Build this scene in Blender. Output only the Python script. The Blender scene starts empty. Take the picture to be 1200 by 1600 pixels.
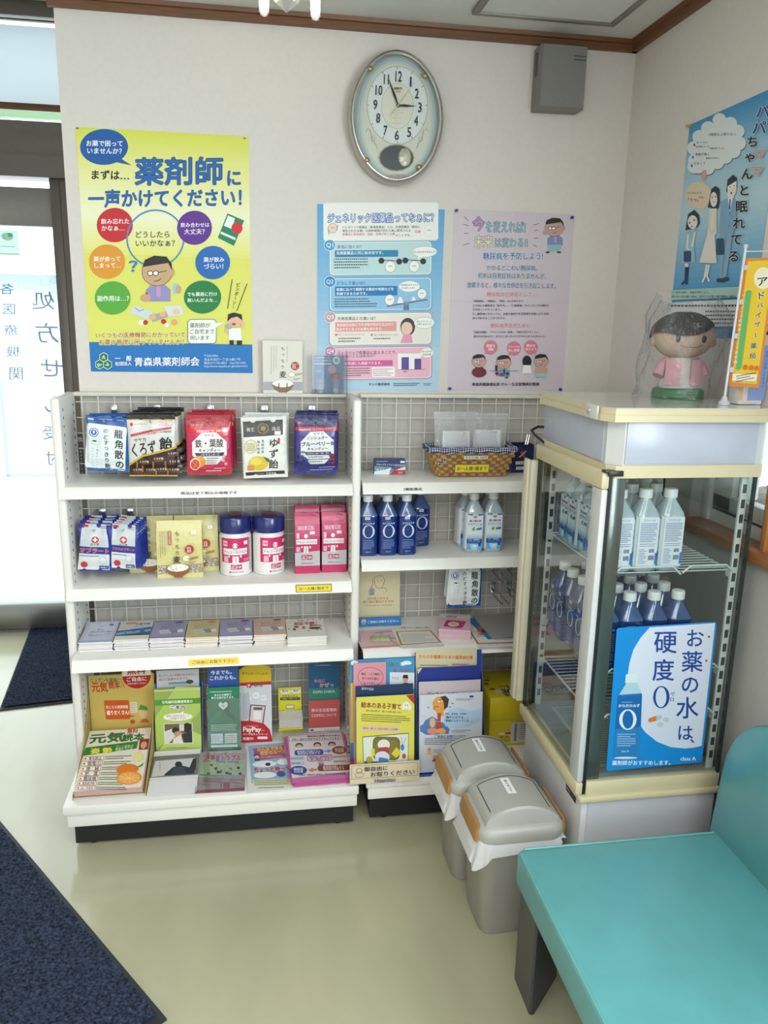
import bpy, bmesh, math, random
import numpy as np
from math import pi, sin, cos, radians as R
from mathutils import Vector, Matrix
from mathutils.geometry import tessellate_polygon
random.seed(7)
C = bpy.context.scene.collection
SC = bpy.context.scene

# ---------------------------------------------------------------- camera, light, exposure
cam_d = bpy.data.cameras.new('camera'); cam = bpy.data.objects.new('camera', cam_d); C.objects.link(cam)
cam_d.sensor_fit = 'VERTICAL'; cam_d.sensor_height = 32; cam_d.lens = 1239.28/1600*32; cam_d.clip_start = .05
def cam_matrix(loc, yaw, pitch, roll):
    y, p, r = R(yaw), R(pitch), R(roll)
    fw = Vector((sin(y)*cos(p), cos(y)*cos(p), -sin(p))); rt = Vector((cos(y), -sin(y), 0)); up = rt.cross(fw)
    rt, up = cos(r)*rt+sin(r)*up, -sin(r)*rt+cos(r)*up
    m = Matrix((rt, up, -fw)).transposed().to_4x4(); m.translation = loc
    return m
cam.matrix_world = cam_matrix((.7565, -2.7128, 1.61), 9.3382, 13.359, 1.1806)
SC.camera = cam
SC.view_settings.view_transform = 'Standard'; SC.view_settings.look = 'None'
SC.view_settings.exposure = -0.22; SC.view_settings.gamma = 1; SC.view_settings.use_curve_mapping = False
SC.cycles.use_denoising = True; SC.cycles.max_bounces = 10; SC.cycles.transparent_max_bounces = 24
SC.cycles.diffuse_bounces = 4; SC.cycles.glossy_bounces = 4; SC.cycles.caustics_reflective = False; SC.cycles.caustics_refractive = False
SC.cycles.sample_clamp_indirect = 6
W = bpy.data.worlds.new('overcast_sky'); SC.world = W; W.use_nodes = True
bg = W.node_tree.nodes['Background']; bg.inputs[0].default_value = (.86, .93, 1, 1); bg.inputs[1].default_value = 4.6
def area(name, loc, rot, sx, sy, power, col=(1, .98, .95)):
    l = bpy.data.lights.new(name, 'AREA'); l.shape = 'RECTANGLE'; l.size = sx; l.size_y = sy; l.energy = power; l.color = col
    o = bpy.data.objects.new(name, l); C.objects.link(o); o.location = loc; o.rotation_euler = rot
    return o
area('ceiling_panel_light', (.9, -3.6, 2.49), (0, 0, 0), 1.6, .9, 54)
area('ceiling_panel_light', (.1, -2.4, 2.49), (0, 0, 0), 1.2, .9, 24)
area('front_window_daylight', (-.2, -5.6, 1.5), (R(-90), 0, 0), 3.4, 1.9, 20, (.93, .97, 1))
area('side_window_daylight', (1.98, -2.8, 1.6), (0, R(90), 0),   .95, 1.5, 78, (.82, .95, 1))
area('doorway_daylight', (-1.0, 1.40, 1.15), (R(-90), 0, 0), 1.6, 1.9, 16, (.95, .98, 1))

# ---------------------------------------------------------------- materials
def lin(h):
    h = h.lstrip('#')
    if len(h) == 3: h = ''.join(c*2 for c in h)
    v = [int(h[i:i+2], 16)/255 for i in (0, 2, 4)]
    return tuple(((c+.055)/1.055)**2.4 if c > .04045 else c/12.92 for c in v)
MATS = {}
def mat(name, hexc, rough=.5, metal=0., var=.04, vs=30., bump=0., bs=200., spec=.5, coat=0., stretch=None, emit=0, sub=0):
    if name in MATS: return MATS[name]
    m = bpy.data.materials.new(name); MATS[name] = m; m.use_nodes = True
    nt = m.node_tree; N = nt.nodes; L = nt.links; b = N['Principled BSDF']
    c = lin(hexc)
    b.inputs['Roughness'].default_value = rough; b.inputs['Metallic'].default_value = metal
    b.inputs['Specular IOR Level'].default_value = spec; b.inputs['Coat Weight'].default_value = coat; b.inputs['Coat Roughness'].default_value = .08
    if sub: b.inputs['Subsurface Weight'].default_value = sub; b.inputs['Subsurface Scale'].default_value = .01
    tc = N.new('ShaderNodeTexCoord'); mp = N.new('ShaderNodeMapping'); L.new(tc.outputs['Object'], mp.inputs[0])
    if stretch: mp.inputs['Scale'].default_value = stretch
    nz = N.new('ShaderNodeTexNoise'); nz.inputs['Scale'].default_value = vs; nz.inputs['Detail'].default_value = 4; L.new(mp.outputs[0], nz.inputs['Vector'])
    rp = N.new('ShaderNodeValToRGB'); e = rp.color_ramp.elements
    e[0].position = .3; e[1].position = .7
    e[0].color = (*[x*(1-var) for x in c], 1); e[1].color = (*[min(1, x*(1+var)) for x in c], 1)
    L.new(nz.outputs['Fac'], rp.inputs[0]); L.new(rp.outputs[0], b.inputs['Base Color'])
    if bump:
        n2 = N.new('ShaderNodeTexNoise'); n2.inputs['Scale'].default_value = bs; n2.inputs['Detail'].default_value = 3; L.new(mp.outputs[0], n2.inputs['Vector'])
        bp = N.new('ShaderNodeBump'); bp.inputs['Strength'].default_value = bump; bp.inputs['Distance'].default_value = .002
        L.new(n2.outputs['Fac'], bp.inputs['Height']); L.new(bp.outputs[0], b.inputs['Normal'])
    if emit: b.inputs['Emission Color'].default_value = (*c, 1); b.inputs['Emission Strength'].default_value = emit
    return m
def glass(name, tint='f4f8f6', refl=1., milk=0., bump=0., rough=.0, ior=1.45):
    if name in MATS: return MATS[name]
    m = bpy.data.materials.new(name); MATS[name] = m; m.use_nodes = True
    nt = m.node_tree; N = nt.nodes; L = nt.links; N.clear()
    out = N.new('ShaderNodeOutputMaterial'); tr = N.new('ShaderNodeBsdfTransparent'); gl = N.new('ShaderNodeBsdfGlossy'); fr = N.new('ShaderNodeLayerWeight'); fr.inputs['Blend'].default_value = .5   # Schlick: .04 + .96 facing^5, same from both sides
    tr.inputs[0].default_value = (*lin(tint), 1); gl.inputs['Roughness'].default_value = rough; p5 = N.new('ShaderNodeMath'); p5.operation = 'POWER'; p5.inputs[1].default_value = 5; ma = N.new('ShaderNodeMath'); ma.operation = 'MULTIPLY_ADD'; ma.inputs[1].default_value = .96; ma.inputs[2].default_value = .04
    L.new(fr.outputs['Facing'], p5.inputs[0]); L.new(p5.outputs[0], ma.inputs[0])
    mx = N.new('ShaderNodeMixShader'); mu = N.new('ShaderNodeMath'); mu.operation = 'MULTIPLY'; mu.inputs[1].default_value = refl; mu.use_clamp = True
    L.new(ma.outputs[0], mu.inputs[0]); L.new(mu.outputs[0], mx.inputs[0]); L.new(gl.outputs[0], mx.inputs[2])
    if milk:
        df = N.new('ShaderNodeBsdfDiffuse'); df.inputs[0].default_value = (.9, .9, .92, 1); m2 = N.new('ShaderNodeMixShader'); m2.inputs[0].default_value = milk
        L.new(tr.outputs[0], m2.inputs[1]); L.new(df.outputs[0], m2.inputs[2]); L.new(m2.outputs[0], mx.inputs[1])
    else: L.new(tr.outputs[0], mx.inputs[1])
    if bump:
        tc = N.new('ShaderNodeTexCoord'); nz = N.new('ShaderNodeTexNoise'); nz.inputs['Scale'].default_value = 45; nz.inputs['Detail'].default_value = 3; nz.inputs['Distortion'].default_value = 1.5
        bp = N.new('ShaderNodeBump'); bp.inputs['Strength'].default_value = bump; bp.inputs['Distance'].default_value = .01
        L.new(tc.outputs['Object'], nz.inputs['Vector']); L.new(nz.outputs['Fac'], bp.inputs['Height']); L.new(bp.outputs[0], gl.inputs['Normal']); L.new(bp.outputs[0], fr.inputs['Normal'])
    L.new(mx.outputs[0], out.inputs[0])
    return m
def printmat(name, rough, coat=0., transl=0., bump=0.):
    m = bpy.data.materials.new(name); m.use_nodes = True; N = m.node_tree.nodes; L = m.node_tree.links; b = N['Principled BSDF']
    at = N.new('ShaderNodeAttribute'); at.attribute_name = 'Col'
    L.new(at.outputs['Color'], b.inputs['Base Color']); b.inputs['Roughness'].default_value = rough; b.inputs['Coat Weight'].default_value = coat; b.inputs['Coat Roughness'].default_value = .12
    if bump:
        tc = N.new('ShaderNodeTexCoord'); nz = N.new('ShaderNodeTexNoise'); nz.inputs['Scale'].default_value = 28; nz.inputs['Detail'].default_value = 3; nz.inputs['Distortion'].default_value = 1.2
        bp = N.new('ShaderNodeBump'); bp.inputs['Strength'].default_value = bump; bp.inputs['Distance'].default_value = .01
        L.new(tc.outputs['Object'], nz.inputs['Vector']); L.new(nz.outputs['Fac'], bp.inputs['Height']); L.new(bp.outputs[0], b.inputs['Normal'])
    if transl:
        t = N.new('ShaderNodeBsdfTranslucent'); L.new(at.outputs['Color'], t.inputs[0]); mx = N.new('ShaderNodeMixShader'); mx.inputs[0].default_value = transl
        L.new(b.outputs[0], mx.inputs[1]); L.new(t.outputs[0], mx.inputs[2]); L.new(mx.outputs[0], N['Material Output'].inputs[0])
    return m
PAPER = printmat('printed_paper', .55); GLOSS = printmat('printed_glossy_film', .28, .25, bump=.25); CARD = printmat('printed_coated_card', .38)
BACKLIT = printmat('printed_backlit_film', .6, 0, .85)

# ---------------------------------------------------------------- mesh builder
class G:
    def __init__(s): s.v = []; s.f = []; s.m = []; s.T = Matrix()
    def add(s, vs, fs, m=0):
        o = len(s.v); s.v += [tuple(s.T @ Vector(p)) for p in vs]; s.f += [[i+o for i in f] for f in fs]; s.m += [m]*len(fs); return s
    def box(s, x0, x1, y0, y1, z0, z1, m=0, b=0., seg=2):
        if not b:
            v = [(x, y, z) for z in (z0, z1) for y in (y0, y1) for x in (x0, x1)]
            return s.add(v, [(0, 2, 3, 1), (4, 5, 7, 6), (0, 1, 5, 4), (2, 6, 7, 3), (0, 4, 6, 2), (1, 3, 7, 5)], m)
        bm = bmesh.new(); bmesh.ops.create_cube(bm, size=1)
        for v in bm.verts: v.co = Vector(((x0+x1)/2+v.co.x*(x1-x0), (y0+y1)/2+v.co.y*(y1-y0), (z0+z1)/2+v.co.z*(z1-z0)))
        bmesh.ops.bevel(bm, geom=bm.edges[:], offset=b, segments=seg, profile=.5, affect='EDGES'); s.bm(bm, m); return s
    def bm(s, bm, m=0):
        bm.verts.index_update(); s.add([v.co[:] for v in bm.verts], [[v.index for v in f.verts] for f in bm.faces], m); bm.free()
    def lathe(s, prof, n=24, c=(0, 0, 0), axis='z', m=0, sx=1, sy=1, cap=True):
        vs = []
        for r, z in prof:
            for k in range(n):
                a = 2*pi*k/n; p = (r*cos(a)*sx, r*sin(a)*sy, z)
                if axis == 'y': p = (p[0], -p[2], p[1])
                if axis == 'x': p = (p[2], p[0], p[1])
                vs.append((c[0]+p[0], c[1]+p[1], c[2]+p[2]))
        fs = [(i*n+k, i*n+(k+1) % n, (i+1)*n+(k+1) % n, (i+1)*n+k) for i in range(len(prof)-1) for k in range(n)]
        if cap: fs += [list(range(n))[::-1], [(len(prof)-1)*n+k for k in range(n)]]
        return s.add(vs, fs, m)
    def loft(s, rings, m=0, cap=True, closed=True):
        n = len(rings[0]); vs = [p for r in rings for p in r]
        fs = [(i*n+k, i*n+(k+1) % n, (i+1)*n+(k+1) % n, (i+1)*n+k) for i in range(len(rings)-1) for k in range(n if closed else n-1)]
        if cap: fs += [list(range(n))[::-1], [(len(rings)-1)*n+k for k in range(n)]]
        return s.add(vs, fs, m)
    def tube(s, path, r, n=8, m=0, closed=False):
        P = [Vector(p) for p in path]; L = len(P); up = Vector((.123, .357, .926)); rings = []
        for i, p in enumerate(P):
            a = P[(i-1) % L] if closed or i else p; b = P[(i+1) % L] if closed or i < L-1 else p
            t = (b-a).normalized(); u = up-t*up.dot(t)
            if u.length < 1e-3: u = t.orthogonal()
            u.normalize(); w = t.cross(u); up = u
            rr = r[i] if isinstance(r, (list, tuple)) else r
            rings.append([p+rr*(cos(2*pi*k/n)*u+sin(2*pi*k/n)*w) for k in range(n)])
        if closed: rings.append(rings[0])
        return s.loft(rings, m, cap=not closed)
    def prism(s, poly, a0, a1, axis='y', m=0):
        def q(p, a): return {'y': (p[0], a, p[1]), 'x': (a, p[0], p[1]), 'z': (p[0], p[1], a)}[axis]
        n = len(poly); vs = [q(p, a0) for p in poly]+[q(p, a1) for p in poly]
        return s.add(vs, [list(range(n))[::-1], list(range(n, 2*n))]+[(k, (k+1) % n, n+(k+1) % n, n+k) for k in range(n)], m)
    def grid(s, fn, nu, nv, m=0, flip=False):
        vs = [fn(i/nu, j/nv) for j in range(nv+1) for i in range(nu+1)]
        fs = [(j*(nu+1)+i, j*(nu+1)+i+1, (j+1)*(nu+1)+i+1, (j+1)*(nu+1)+i) for j in range(nv) for i in range(nu)]
        return s.add(vs, [f[::-1] for f in fs] if flip else fs, m)
    def ball(s, c, r, m=0, n=16, k=10):
        rx, ry, rz = r if isinstance(r, tuple) else (r, r, r)
        return s.lathe([(max(1e-4, sin(pi*i/k)), -cos(pi*i/k)) for i in range(k+1)], n, m=m) if False else s.add(
            [(c[0]+rx*max(1e-4, sin(pi*i/k))*cos(2*pi*j/n), c[1]+ry*max(1e-4, sin(pi*i/k))*sin(2*pi*j/n), c[2]-rz*cos(pi*i/k)) for i in range(k+1) for j in range(n)],
            [(i*n+j, i*n+(j+1) % n, (i+1)*n+(j+1) % n, (i+1)*n+j) for i in range(k) for j in range(n)], m)
    def build(s, name, mats, parent=None, loc=None, rot=None, smooth=35, kind=None, fix=True):
        me = bpy.data.meshes.new(name); me.from_pydata(s.v, [], s.f)
        for k in (mats if isinstance(mats, (list, tuple)) else [mats]): me.materials.append(k)
        me.polygons.foreach_set('material_index', s.m)
        if fix:
            bm = bmesh.new(); bm.from_mesh(me); bmesh.ops.recalc_face_normals(bm, faces=bm.faces[:]); bm.to_mesh(me); bm.free()
        if smooth:
            me.polygons.foreach_set('use_smooth', [True]*len(me.polygons)); me.set_sharp_from_angle(angle=R(smooth))
        o = bpy.data.objects.new(name, me); C.objects.link(o)
        if parent: o.parent = parent
        if loc: o.location = loc
        if rot: o.rotation_euler = rot
        if kind: o['kind'] = kind
        return o
def rrect(w, d, r, z, n=4, cx=0, cy=0):
    r = min(r, w/2-1e-4, d/2-1e-4)
    return [(cx+sx*(w/2-r)+r*cos(a0+pi/2*k/n), cy+sy*(d/2-r)+r*sin(a0+pi/2*k/n), z) for sx, sy, a0 in ((1, 1, 0), (-1, 1, pi/2), (-1, -1, pi), (1, -1, 1.5*pi)) for k in range(n+1)]
def tag(o, label, cat, group=None):
    o['label'] = label; o['category'] = cat
    if group: o['group'] = group
    return o
def thing(name, label, cat, loc=(0, 0, 0), rz=0, group=None, rot=None):
    o = bpy.data.objects.new(name, None); C.objects.link(o); o.empty_display_size = .05
    o.location = loc; o.rotation_euler = rot or (0, 0, rz); return tag(o, label, cat, group)
def dup(root, loc, rz=None, label=None, group=None, rot=None):
    r = root.copy(); C.objects.link(r); r.location = loc
    if rz is not None: r.rotation_euler = (0, 0, rz)
    if rot is not None: r.rotation_euler = rot
    if label: r['label'] = label
    if group: r['group'] = group
    for ch in root.children:
        c = ch.copy(); C.objects.link(c); c.parent = r
        for g in ch.children:
            d = g.copy(); C.objects.link(d); d.parent = c
    return r
def struct(g, name, mats, **k):
    o = g.build(name, mats, **k); o['kind'] = 'structure'; return o

# ---------------------------------------------------------------- flat print (lettering and artwork on real surfaces)
_TX = {}
def glyphs(s):
    k = s
    if k not in _TX:
        c = bpy.data.curves.new('lettering', 'FONT'); c.body = s; c.size = 1; c.resolution_u = 2;
        o = bpy.data.objects.new('lettering', c); m = o.to_mesh()
        v = [(a.co.x, a.co.y) for a in m.vertices]; f = [tuple(p.vertices) for p in m.polygons]
        o.to_mesh_clear(); bpy.data.objects.remove(o); bpy.data.curves.remove(c)
        _TX[k] = (v, f)
    return _TX[k]
class Art:
    """2-D artwork on a W x H surface; pmap turns (u right, v down, h out) into a point of the thing"""
    def __init__(s, w, h, pmap=None, quad=None, sc=(0, 0, 1), fine=0, h0=.0004, dh=.00003):
        s.W = w; s.H = h; s.v = []; s.f = []; s.c = []; s.h = h0; s.dh = dh; s.fine = fine
        s.map = pmap or (lambda u, v, h: (u-w/2, -h, h*0+(s.H-v)))
        s.sc(*sc); s.Hm = None
        if quad:
            A = []; B = []
            for (x, y), (X, Y) in zip(quad, ((0, 0), (w, 0), (w, h), (0, h))):
                A += [[x, y, 1, 0, 0, 0, -X*x, -X*y], [0, 0, 0, x, y, 1, -Y*x, -Y*y]]; B += [X, Y]
            s.Hm = list(np.linalg.solve(np.array(A, float), np.array(B, float)))+[1.]
    def sc(s, ox, oy, k): s.S = (ox, oy, k); return s
    def uv(s, x, y):
        ox, oy, k = s.S; x = ox+x/k; y = oy+y/k
        if s.Hm is None: return x/1000, y/1000
        h = s.Hm; d = h[6]*x+h[7]*y+1
        return (h[0]*x+h[1]*y+h[2])/d, (h[3]*x+h[4]*y+h[5])/d
    def emit(s, uvs, faces, col):
        c = lin(col); s.h += s.dh
        if s.fine:
            out = []
            def split(t):
                a, b, d = t; L = [math.dist(a, b), math.dist(b, d), math.dist(d, a)]; k = L.index(max(L))
                if L[k] < s.fine: out.append(t); return
                p = [a, b, d]; p = p[k:]+p[:k]; m = ((p[0][0]+p[1][0])/2, (p[0][1]+p[1][1])/2)
                split((p[0], m, p[2])); split((m, p[1], p[2]))
            for f in faces:
                if len(f) == 3: split(tuple(uvs[i] for i in f))
                else:
                    for t in tessellate_polygon([[Vector((*uvs[i], 0)) for i in f]]): split(tuple(uvs[f[i]] for i in t))
            for t in out:
                o = len(s.v); s.v += [s.map(*p, s.h) for p in t]; s.f.append((o, o+1, o+2)); s.c.append(c)
        else:
            o = len(s.v); s.v += [s.map(*p, s.h) for p in uvs]; s.f += [tuple(i+o for i in f) for f in faces]; s.c += [c]*len(faces)
        return s
    def poly(s, pts, col): return s.emit([s.uv(*p) for p in pts], [list(range(len(pts)))], col)
    def rect(s, x0, y0, x1, y1, col): return s.poly([(x0, y0), (x0, y1), (x1, y1), (x1, y0)], col)
    def full(s, col): return s.emit([(0, 0), (0, s.H), (s.W, s.H), (s.W, 0)], [(0, 1, 2, 3)], col)
    def band(s, v0, v1, col, u0=0, u1=1): return s.emit([(u0*s.W, v0*s.H), (u0*s.W, v1*s.H), (u1*s.W, v1*s.H), (u1*s.W, v0*s.H)], [(0, 1, 2, 3)], col)
    def grad(s, v0, v1, a, b, n=12, u0=0, u1=1):
        A, B = [[int(x.lstrip('#')[i:i+2], 16) for i in (0, 2, 4)] for x in (a, b)]
        h = s.h
        for k in range(n):
            t = (k+.5)/n; s.h = h; s.band(v0+(v1-v0)*k/n, v0+(v1-v0)*(k+1)/n, '%02x%02x%02x' % tuple(int(p+(q-p)*t) for p, q in zip(A, B)), u0, u1)
        return s
    def rr(s, x0, y0, x1, y1, r, col, n=5):
        return s.poly([(cx+r*cos(a+pi/2*k/n), cy+r*sin(a+pi/2*k/n)) for cx, cy, a in ((x1-r, y1-r, 0), (x0+r, y1-r, pi/2), (x0+r, y0+r, pi), (x1-r, y0+r, 1.5*pi)) for k in range(n+1)], col)
    def ell(s, cx, cy, rx, ry=None, col='000', n=28, a0=0, a1=2*pi, rot=0):
        ry = ry or rx; full = abs(a1-a0-2*pi) < 1e-6
        p = [(rx*cos(a0+(a1-a0)*k/n), ry*sin(a0+(a1-a0)*k/n)) for k in range(n if full else n+1)]
        return s.poly([(cx+x*cos(rot)-y*sin(rot), cy+x*sin(rot)+y*cos(rot)) for x, y in p], col)
    def line(s, pts, w, col, closed=False):
        P = [np.array(p, float) for p in pts]; n = len(P); vs = []
        for i, p in enumerate(P):
            a = P[(i-1) % n] if closed or i else p; b = P[(i+1) % n] if closed or i < n-1 else p
            t = b-a; t = t/(np.linalg.norm(t)+1e-9); q = np.array([-t[1], t[0]])*w/2; vs += [tuple(p+q), tuple(p-q)]
        m = n if closed else n-1
        return s.emit([s.uv(*p) for p in vs], [(2*i, 2*i+1, (2*i+3) % (2*n), (2*i+2) % (2*n)) for i in range(m)], col)
    def ring(s, cx, cy, rx, ry, w, col, n=36, a0=0, a1=2*pi):
        full = abs(a1-a0-2*pi) < 1e-6
        return s.line([(cx+rx*cos(a0+(a1-a0)*k/n), cy+ry*sin(a0+(a1-a0)*k/n)) for k in range(n if full else n+1)], w, col, full)
    def txt(s, t, cx, cy, w, col, off=.012, h=None, oc=None, ow=.05, slant=0, rot=0, mir=False):
        v, f = glyphs(t)
        if not v: return s
        xs = [p[0] for p in v]; ys = [p[1] for p in v]; bw = max(xs)-min(xs)+2*off; bh = max(ys)-min(ys)+2*off; mx = (max(xs)+min(xs))/2; my = (max(ys)+min(ys))/2
        k = w/bw; ky = h/bh if h else k; mm = -1 if mir else 1
        for o, c, n in (([(ow, oc, 10)] if oc else [])+[(off, col, 1 if off < .004 else 4 if off < .025 else 8)]):
            for q in range(n):
                dx, dy = (o*cos(2*pi*(q+.5)/n), o*sin(2*pi*(q+.5)/n)) if n > 1 else (0, 0); pts = []
                for x, y in v:
                    X = (x-mx+dx)*k*mm; Y = -(y-my+dy)*ky; X -= Y*slant
                    pts.append(s.uv(cx+X*cos(rot)-Y*sin(rot), cy+X*sin(rot)+Y*cos(rot)))
                if q: s.h -= s.dh-.000012
                s.emit(pts, f, c)
        return s
    def vt(s, t, cx, y0, y1, col, w=None, off=.012, oc=None, ow=.05, dx=0, mir=False):
        n = len(t); p = (y1-y0)/n; w = w or p*.86
        for i, ch in enumerate(t):
            if ch in ' 　': continue
            v, _ = glyphs(ch); bw = max(q[0] for q in v)-min(q[0] for q in v)
            y = y0+p*(i+.5); rot = 0
            if ch in 'ー…': rot = pi/2
            s.txt(ch, cx+dx*(i+.5)/n, y, w*bw, col, off, oc=oc, ow=ow, rot=rot, mir=mir)
        return s
    def greek(s, x0, y0, x1, y1, rows, col, d=.42, seed=0):
        rnd = random.Random(seed+int(x0*7+y0)); vs = []; fs = []; p = (y1-y0)/rows
        for r in range(rows):
            x = x0; e = x1-(x1-x0)*(rnd.random()*.35 if r == rows-1 or rnd.random() < .3 else 0)
            while x < e:
                w = p*rnd.uniform(.35, .7); a = y0+p*(r+.5-d/2*rnd.uniform(.7, 1)); b = y0+p*(r+.5+d/2); o = len(vs)
                vs += [s.uv(x, a), s.uv(x, b), s.uv(min(x+w, e), b), s.uv(min(x+w, e), a)]; fs.append((o, o+1, o+2, o+3)); x += w+p*.16
        return s.emit(vs, fs, col)
    def cloudy(s, pts, r, col):
        for x, y in pts: s.ell(x, y, r, r, col, 14)
        return s
    def build(s, parent, mat_=None, name='print', loc=None, rot=None):
        me = bpy.data.meshes.new(name); me.from_pydata(s.v, [], s.f); me.materials.append(mat_ or PAPER)
        a = me.attributes.new('Col', 'FLOAT_COLOR', 'FACE'); a.data.foreach_set('color', [x for c in s.c for x in (*c, 1.)])
        if s.fine: me.polygons.foreach_set('use_smooth', [True]*len(me.polygons))
        o = bpy.data.objects.new(name, me); C.objects.link(o); o.parent = parent
        if loc: o.location = loc
        if rot: o.rotation_euler = rot
        return o
def flat_up(w, d): return lambda u, v, h: (u-w/2, d/2-v, h)
# ---------------------------------------------------------------- setting
wallm = mat('wallpaper', 'ddd6d0', .8, var=.02, vs=60, bump=.25, bs=420)
ceilm = mat('ceiling_board', 'd4d3cf', .85, var=.02, vs=40, bump=.2, bs=300)
vinyl = mat('vinyl_floor', 'a9a58a', .16, var=.07, vs=4.5, bump=.02, bs=30, spec=.5, stretch=(1, .35, 1))
wood = mat('stained_wood', '6b4222', .42, var=.22, vs=14, stretch=(1.2, 14, 14))
woody = mat('stained_wood_side', '6b4222', .42, var=.22, vs=14, stretch=(14, 1.2, 14))
oak = mat('oak_sill', '9c6238', .35, var=.18, vs=12, stretch=(14, 1.2, 14))
alu = mat('bronze_aluminium', '6f6861', .4, .35, var=.03)
steel = mat('brushed_steel', '8f8f8c', .3, .8, var=.06, vs=20, stretch=(1, 30, 30))
white = mat('white_enamel', 'e6e4de', .32, var=.015)
snow = mat('snow', 'f4f7fb', .9, var=.03, vs=4)
pane_m = glass('window_glass', 'f2f8f6', 1.)
XR = 2.007
g = G(); g.box(-3.2, 2.3, -6, 2.0, -.06, 0); struct(g, 'floor', vinyl)
dado = mat('grey_dado_paper', 'bbb7b0', .8, var=.05, vs=90, bump=.3, bs=300, stretch=(6, 6, .6)); ZD = 1.368
g = G(); g.box(.195, XR, 0, .12, ZD, 2.56); g.box(.195, XR, 0, .12, 0, ZD, 1); struct(g, 'wall_back', [wallm, dado])
g = G(); WY0, WY1, WZ0, WZ1 = -1.75, -.62, 1.075, 1.43
g.box(XR, XR+.13, -6, .12, 0, WZ0, 1); g.box(XR, XR+.13, -2.0, .12, WZ1, 2.56); g.box(XR, XR+.13, -3.6, -2.0, 2.1, 2.56); g.box(XR, XR+.13, -6, -3.6, WZ1, 2.56); g.box(XR, XR+.13, WY1, .12, WZ0, ZD, 1); g.box(XR, XR+.13, WY1, .12, ZD, WZ1); g.box(XR, XR+.13, -2.0, WY0, WZ0, WZ1); g.box(XR, XR+.13, -6, -3.6, WZ0, WZ1)
struct(g, 'wall_right', [wallm, dado])
g = G(); g.box(-3.2, XR+.1, -6.1, -6, 0, .9); g.box(-3.2, XR+.1, -6.1, -6, 2.2, 2.56); g.box(-3.2, -1.8, -6.1, -6, .9, 2.2); g.box(1.5, XR+.1, -6.1, -6, .9, 2.2); struct(g, 'wall_front', wallm)
g = G(); g.box(-3.3, -3.2, -6.1, 2.0, 0, 3.0); struct(g, 'wall_left', wallm)
g = G(); g.box(-3.2, XR+.1, -6, 0, 2.52, 2.62); struct(g, 'ceiling', ceilm)
g = G(); g.box(-3.2, .195, 0, 1.6, 2.98, 3.05); g.box(-3.2, .195, -.06, 0, 2.62, 3.05); struct(g, 'ceiling_vestibule', ceilm)
g = G(); g.box(.195, .3, .12, 1.6, 0, 3.05); struct(g, 'wall_vestibule', wallm)
prof = [(0, 2.487), (-.018, 2.487), (-.02, 2.506), (-.027, 2.508), (-.03, 2.52), (0, 2.52)]
g = G(); g.prism([(y, z) for y, z in prof], .18, XR, 'x'); struct(g, 'trim_1', wood)
g = G(); g.prism([(XR+y, z) for y, z in prof], -6, -.001, 'y'); struct(g, 'trim_2', woody)
g = G(); g.prism([(XR-.012, 0), (XR, 0), (XR, .06), (XR-.012, .06)], -6, 0, 'y'); struct(g, 'baseboard_right', mat('grey_baseboard', '8d8a84', .5))
# ceiling hatch: aluminium frame and board
h = struct(G().box(1.432, 1.843, -.574, -.164, 2.513, 2.522), 'ceiling_hatch', ceilm)
for x0, x1, y0, y1 in ((1.412, 1.863, -.164, -.144), (1.412, 1.863, -.594, -.574), (1.412, 1.432, -.574, -.164), (1.843, 1.863, -.574, -.164)):
    G().box(x0, x1, y0, y1, 2.508, 2.521, b=.002).build('hatch_frame', mat('hatch_aluminium', '86837d', .4, .4), h)
# entrance door and transom (vestibule front, y = 1.49)
DY = 1.49
d = struct(G().box(-3.2, -.172, DY-.03, DY+.03, .004, .144, b=.004), 'door_1', steel)
G().box(-3.2, -.172, DY-.025, DY+.025, 2.026, 2.197, b=.003).build('top_rail', mat('door_rail_grey', '8b8985', .45, .2), d)
G().box(-.176, -.130, DY-.05, DY+.05, 0, 2.236, b=.003).build('stile', alu, d)
G().box(-.128, .195, DY-.06, DY+.06, 0, 2.236, b=.003).build('jamb', alu, d)
G().box(-3.2, -.172, DY-.004, DY+.004, .14, 2.03).build('pane', pane_m, d)
g = G().box(-3.2, -.176, DY-.05, DY-.03, -.001, .004); g.build('floor_rail', steel, d)
g = G(); g.box(-3.2, .195, DY-.08, DY+.06, 2.236, 2.33); g.box(-3.2, .195, DY-.065, DY+.06, 2.33, 2.41); g.box(-3.2, .195, DY-.05, DY+.06, 2.41, 2.48)
wn = struct(g, 'window_2', alu)
G().box(-3.2, .195, DY+.0, DY+.008, 2.48, 2.9).build('pane', pane_m, wn)
G().box(-3.2, .195, DY-.04, DY+.05, 2.915, 2.985, b=.002).build('frame', alu, wn)
G().box(-3.2, .195, DY-.045, DY-.03, 2.895, 2.901, b=.001).build('frame_bead', mat('dark_bead', '3c3a38', .5), wn)
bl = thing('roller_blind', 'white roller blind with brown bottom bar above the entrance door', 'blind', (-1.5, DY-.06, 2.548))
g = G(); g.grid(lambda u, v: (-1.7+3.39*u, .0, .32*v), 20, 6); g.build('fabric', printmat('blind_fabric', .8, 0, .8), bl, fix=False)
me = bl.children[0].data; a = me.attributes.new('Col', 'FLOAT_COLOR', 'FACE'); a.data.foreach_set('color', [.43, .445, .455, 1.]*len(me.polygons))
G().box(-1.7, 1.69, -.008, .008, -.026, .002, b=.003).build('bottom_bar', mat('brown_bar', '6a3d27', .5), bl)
aw = G().box(-4, 1.6, 2.6, 2.64, 2.738, 2.80).build('awning', mat('awning_green', 'a3bd94', .7)); tag(aw, 'pale green awning board outside above the entrance, seen below the blind', 'awning')
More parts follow.
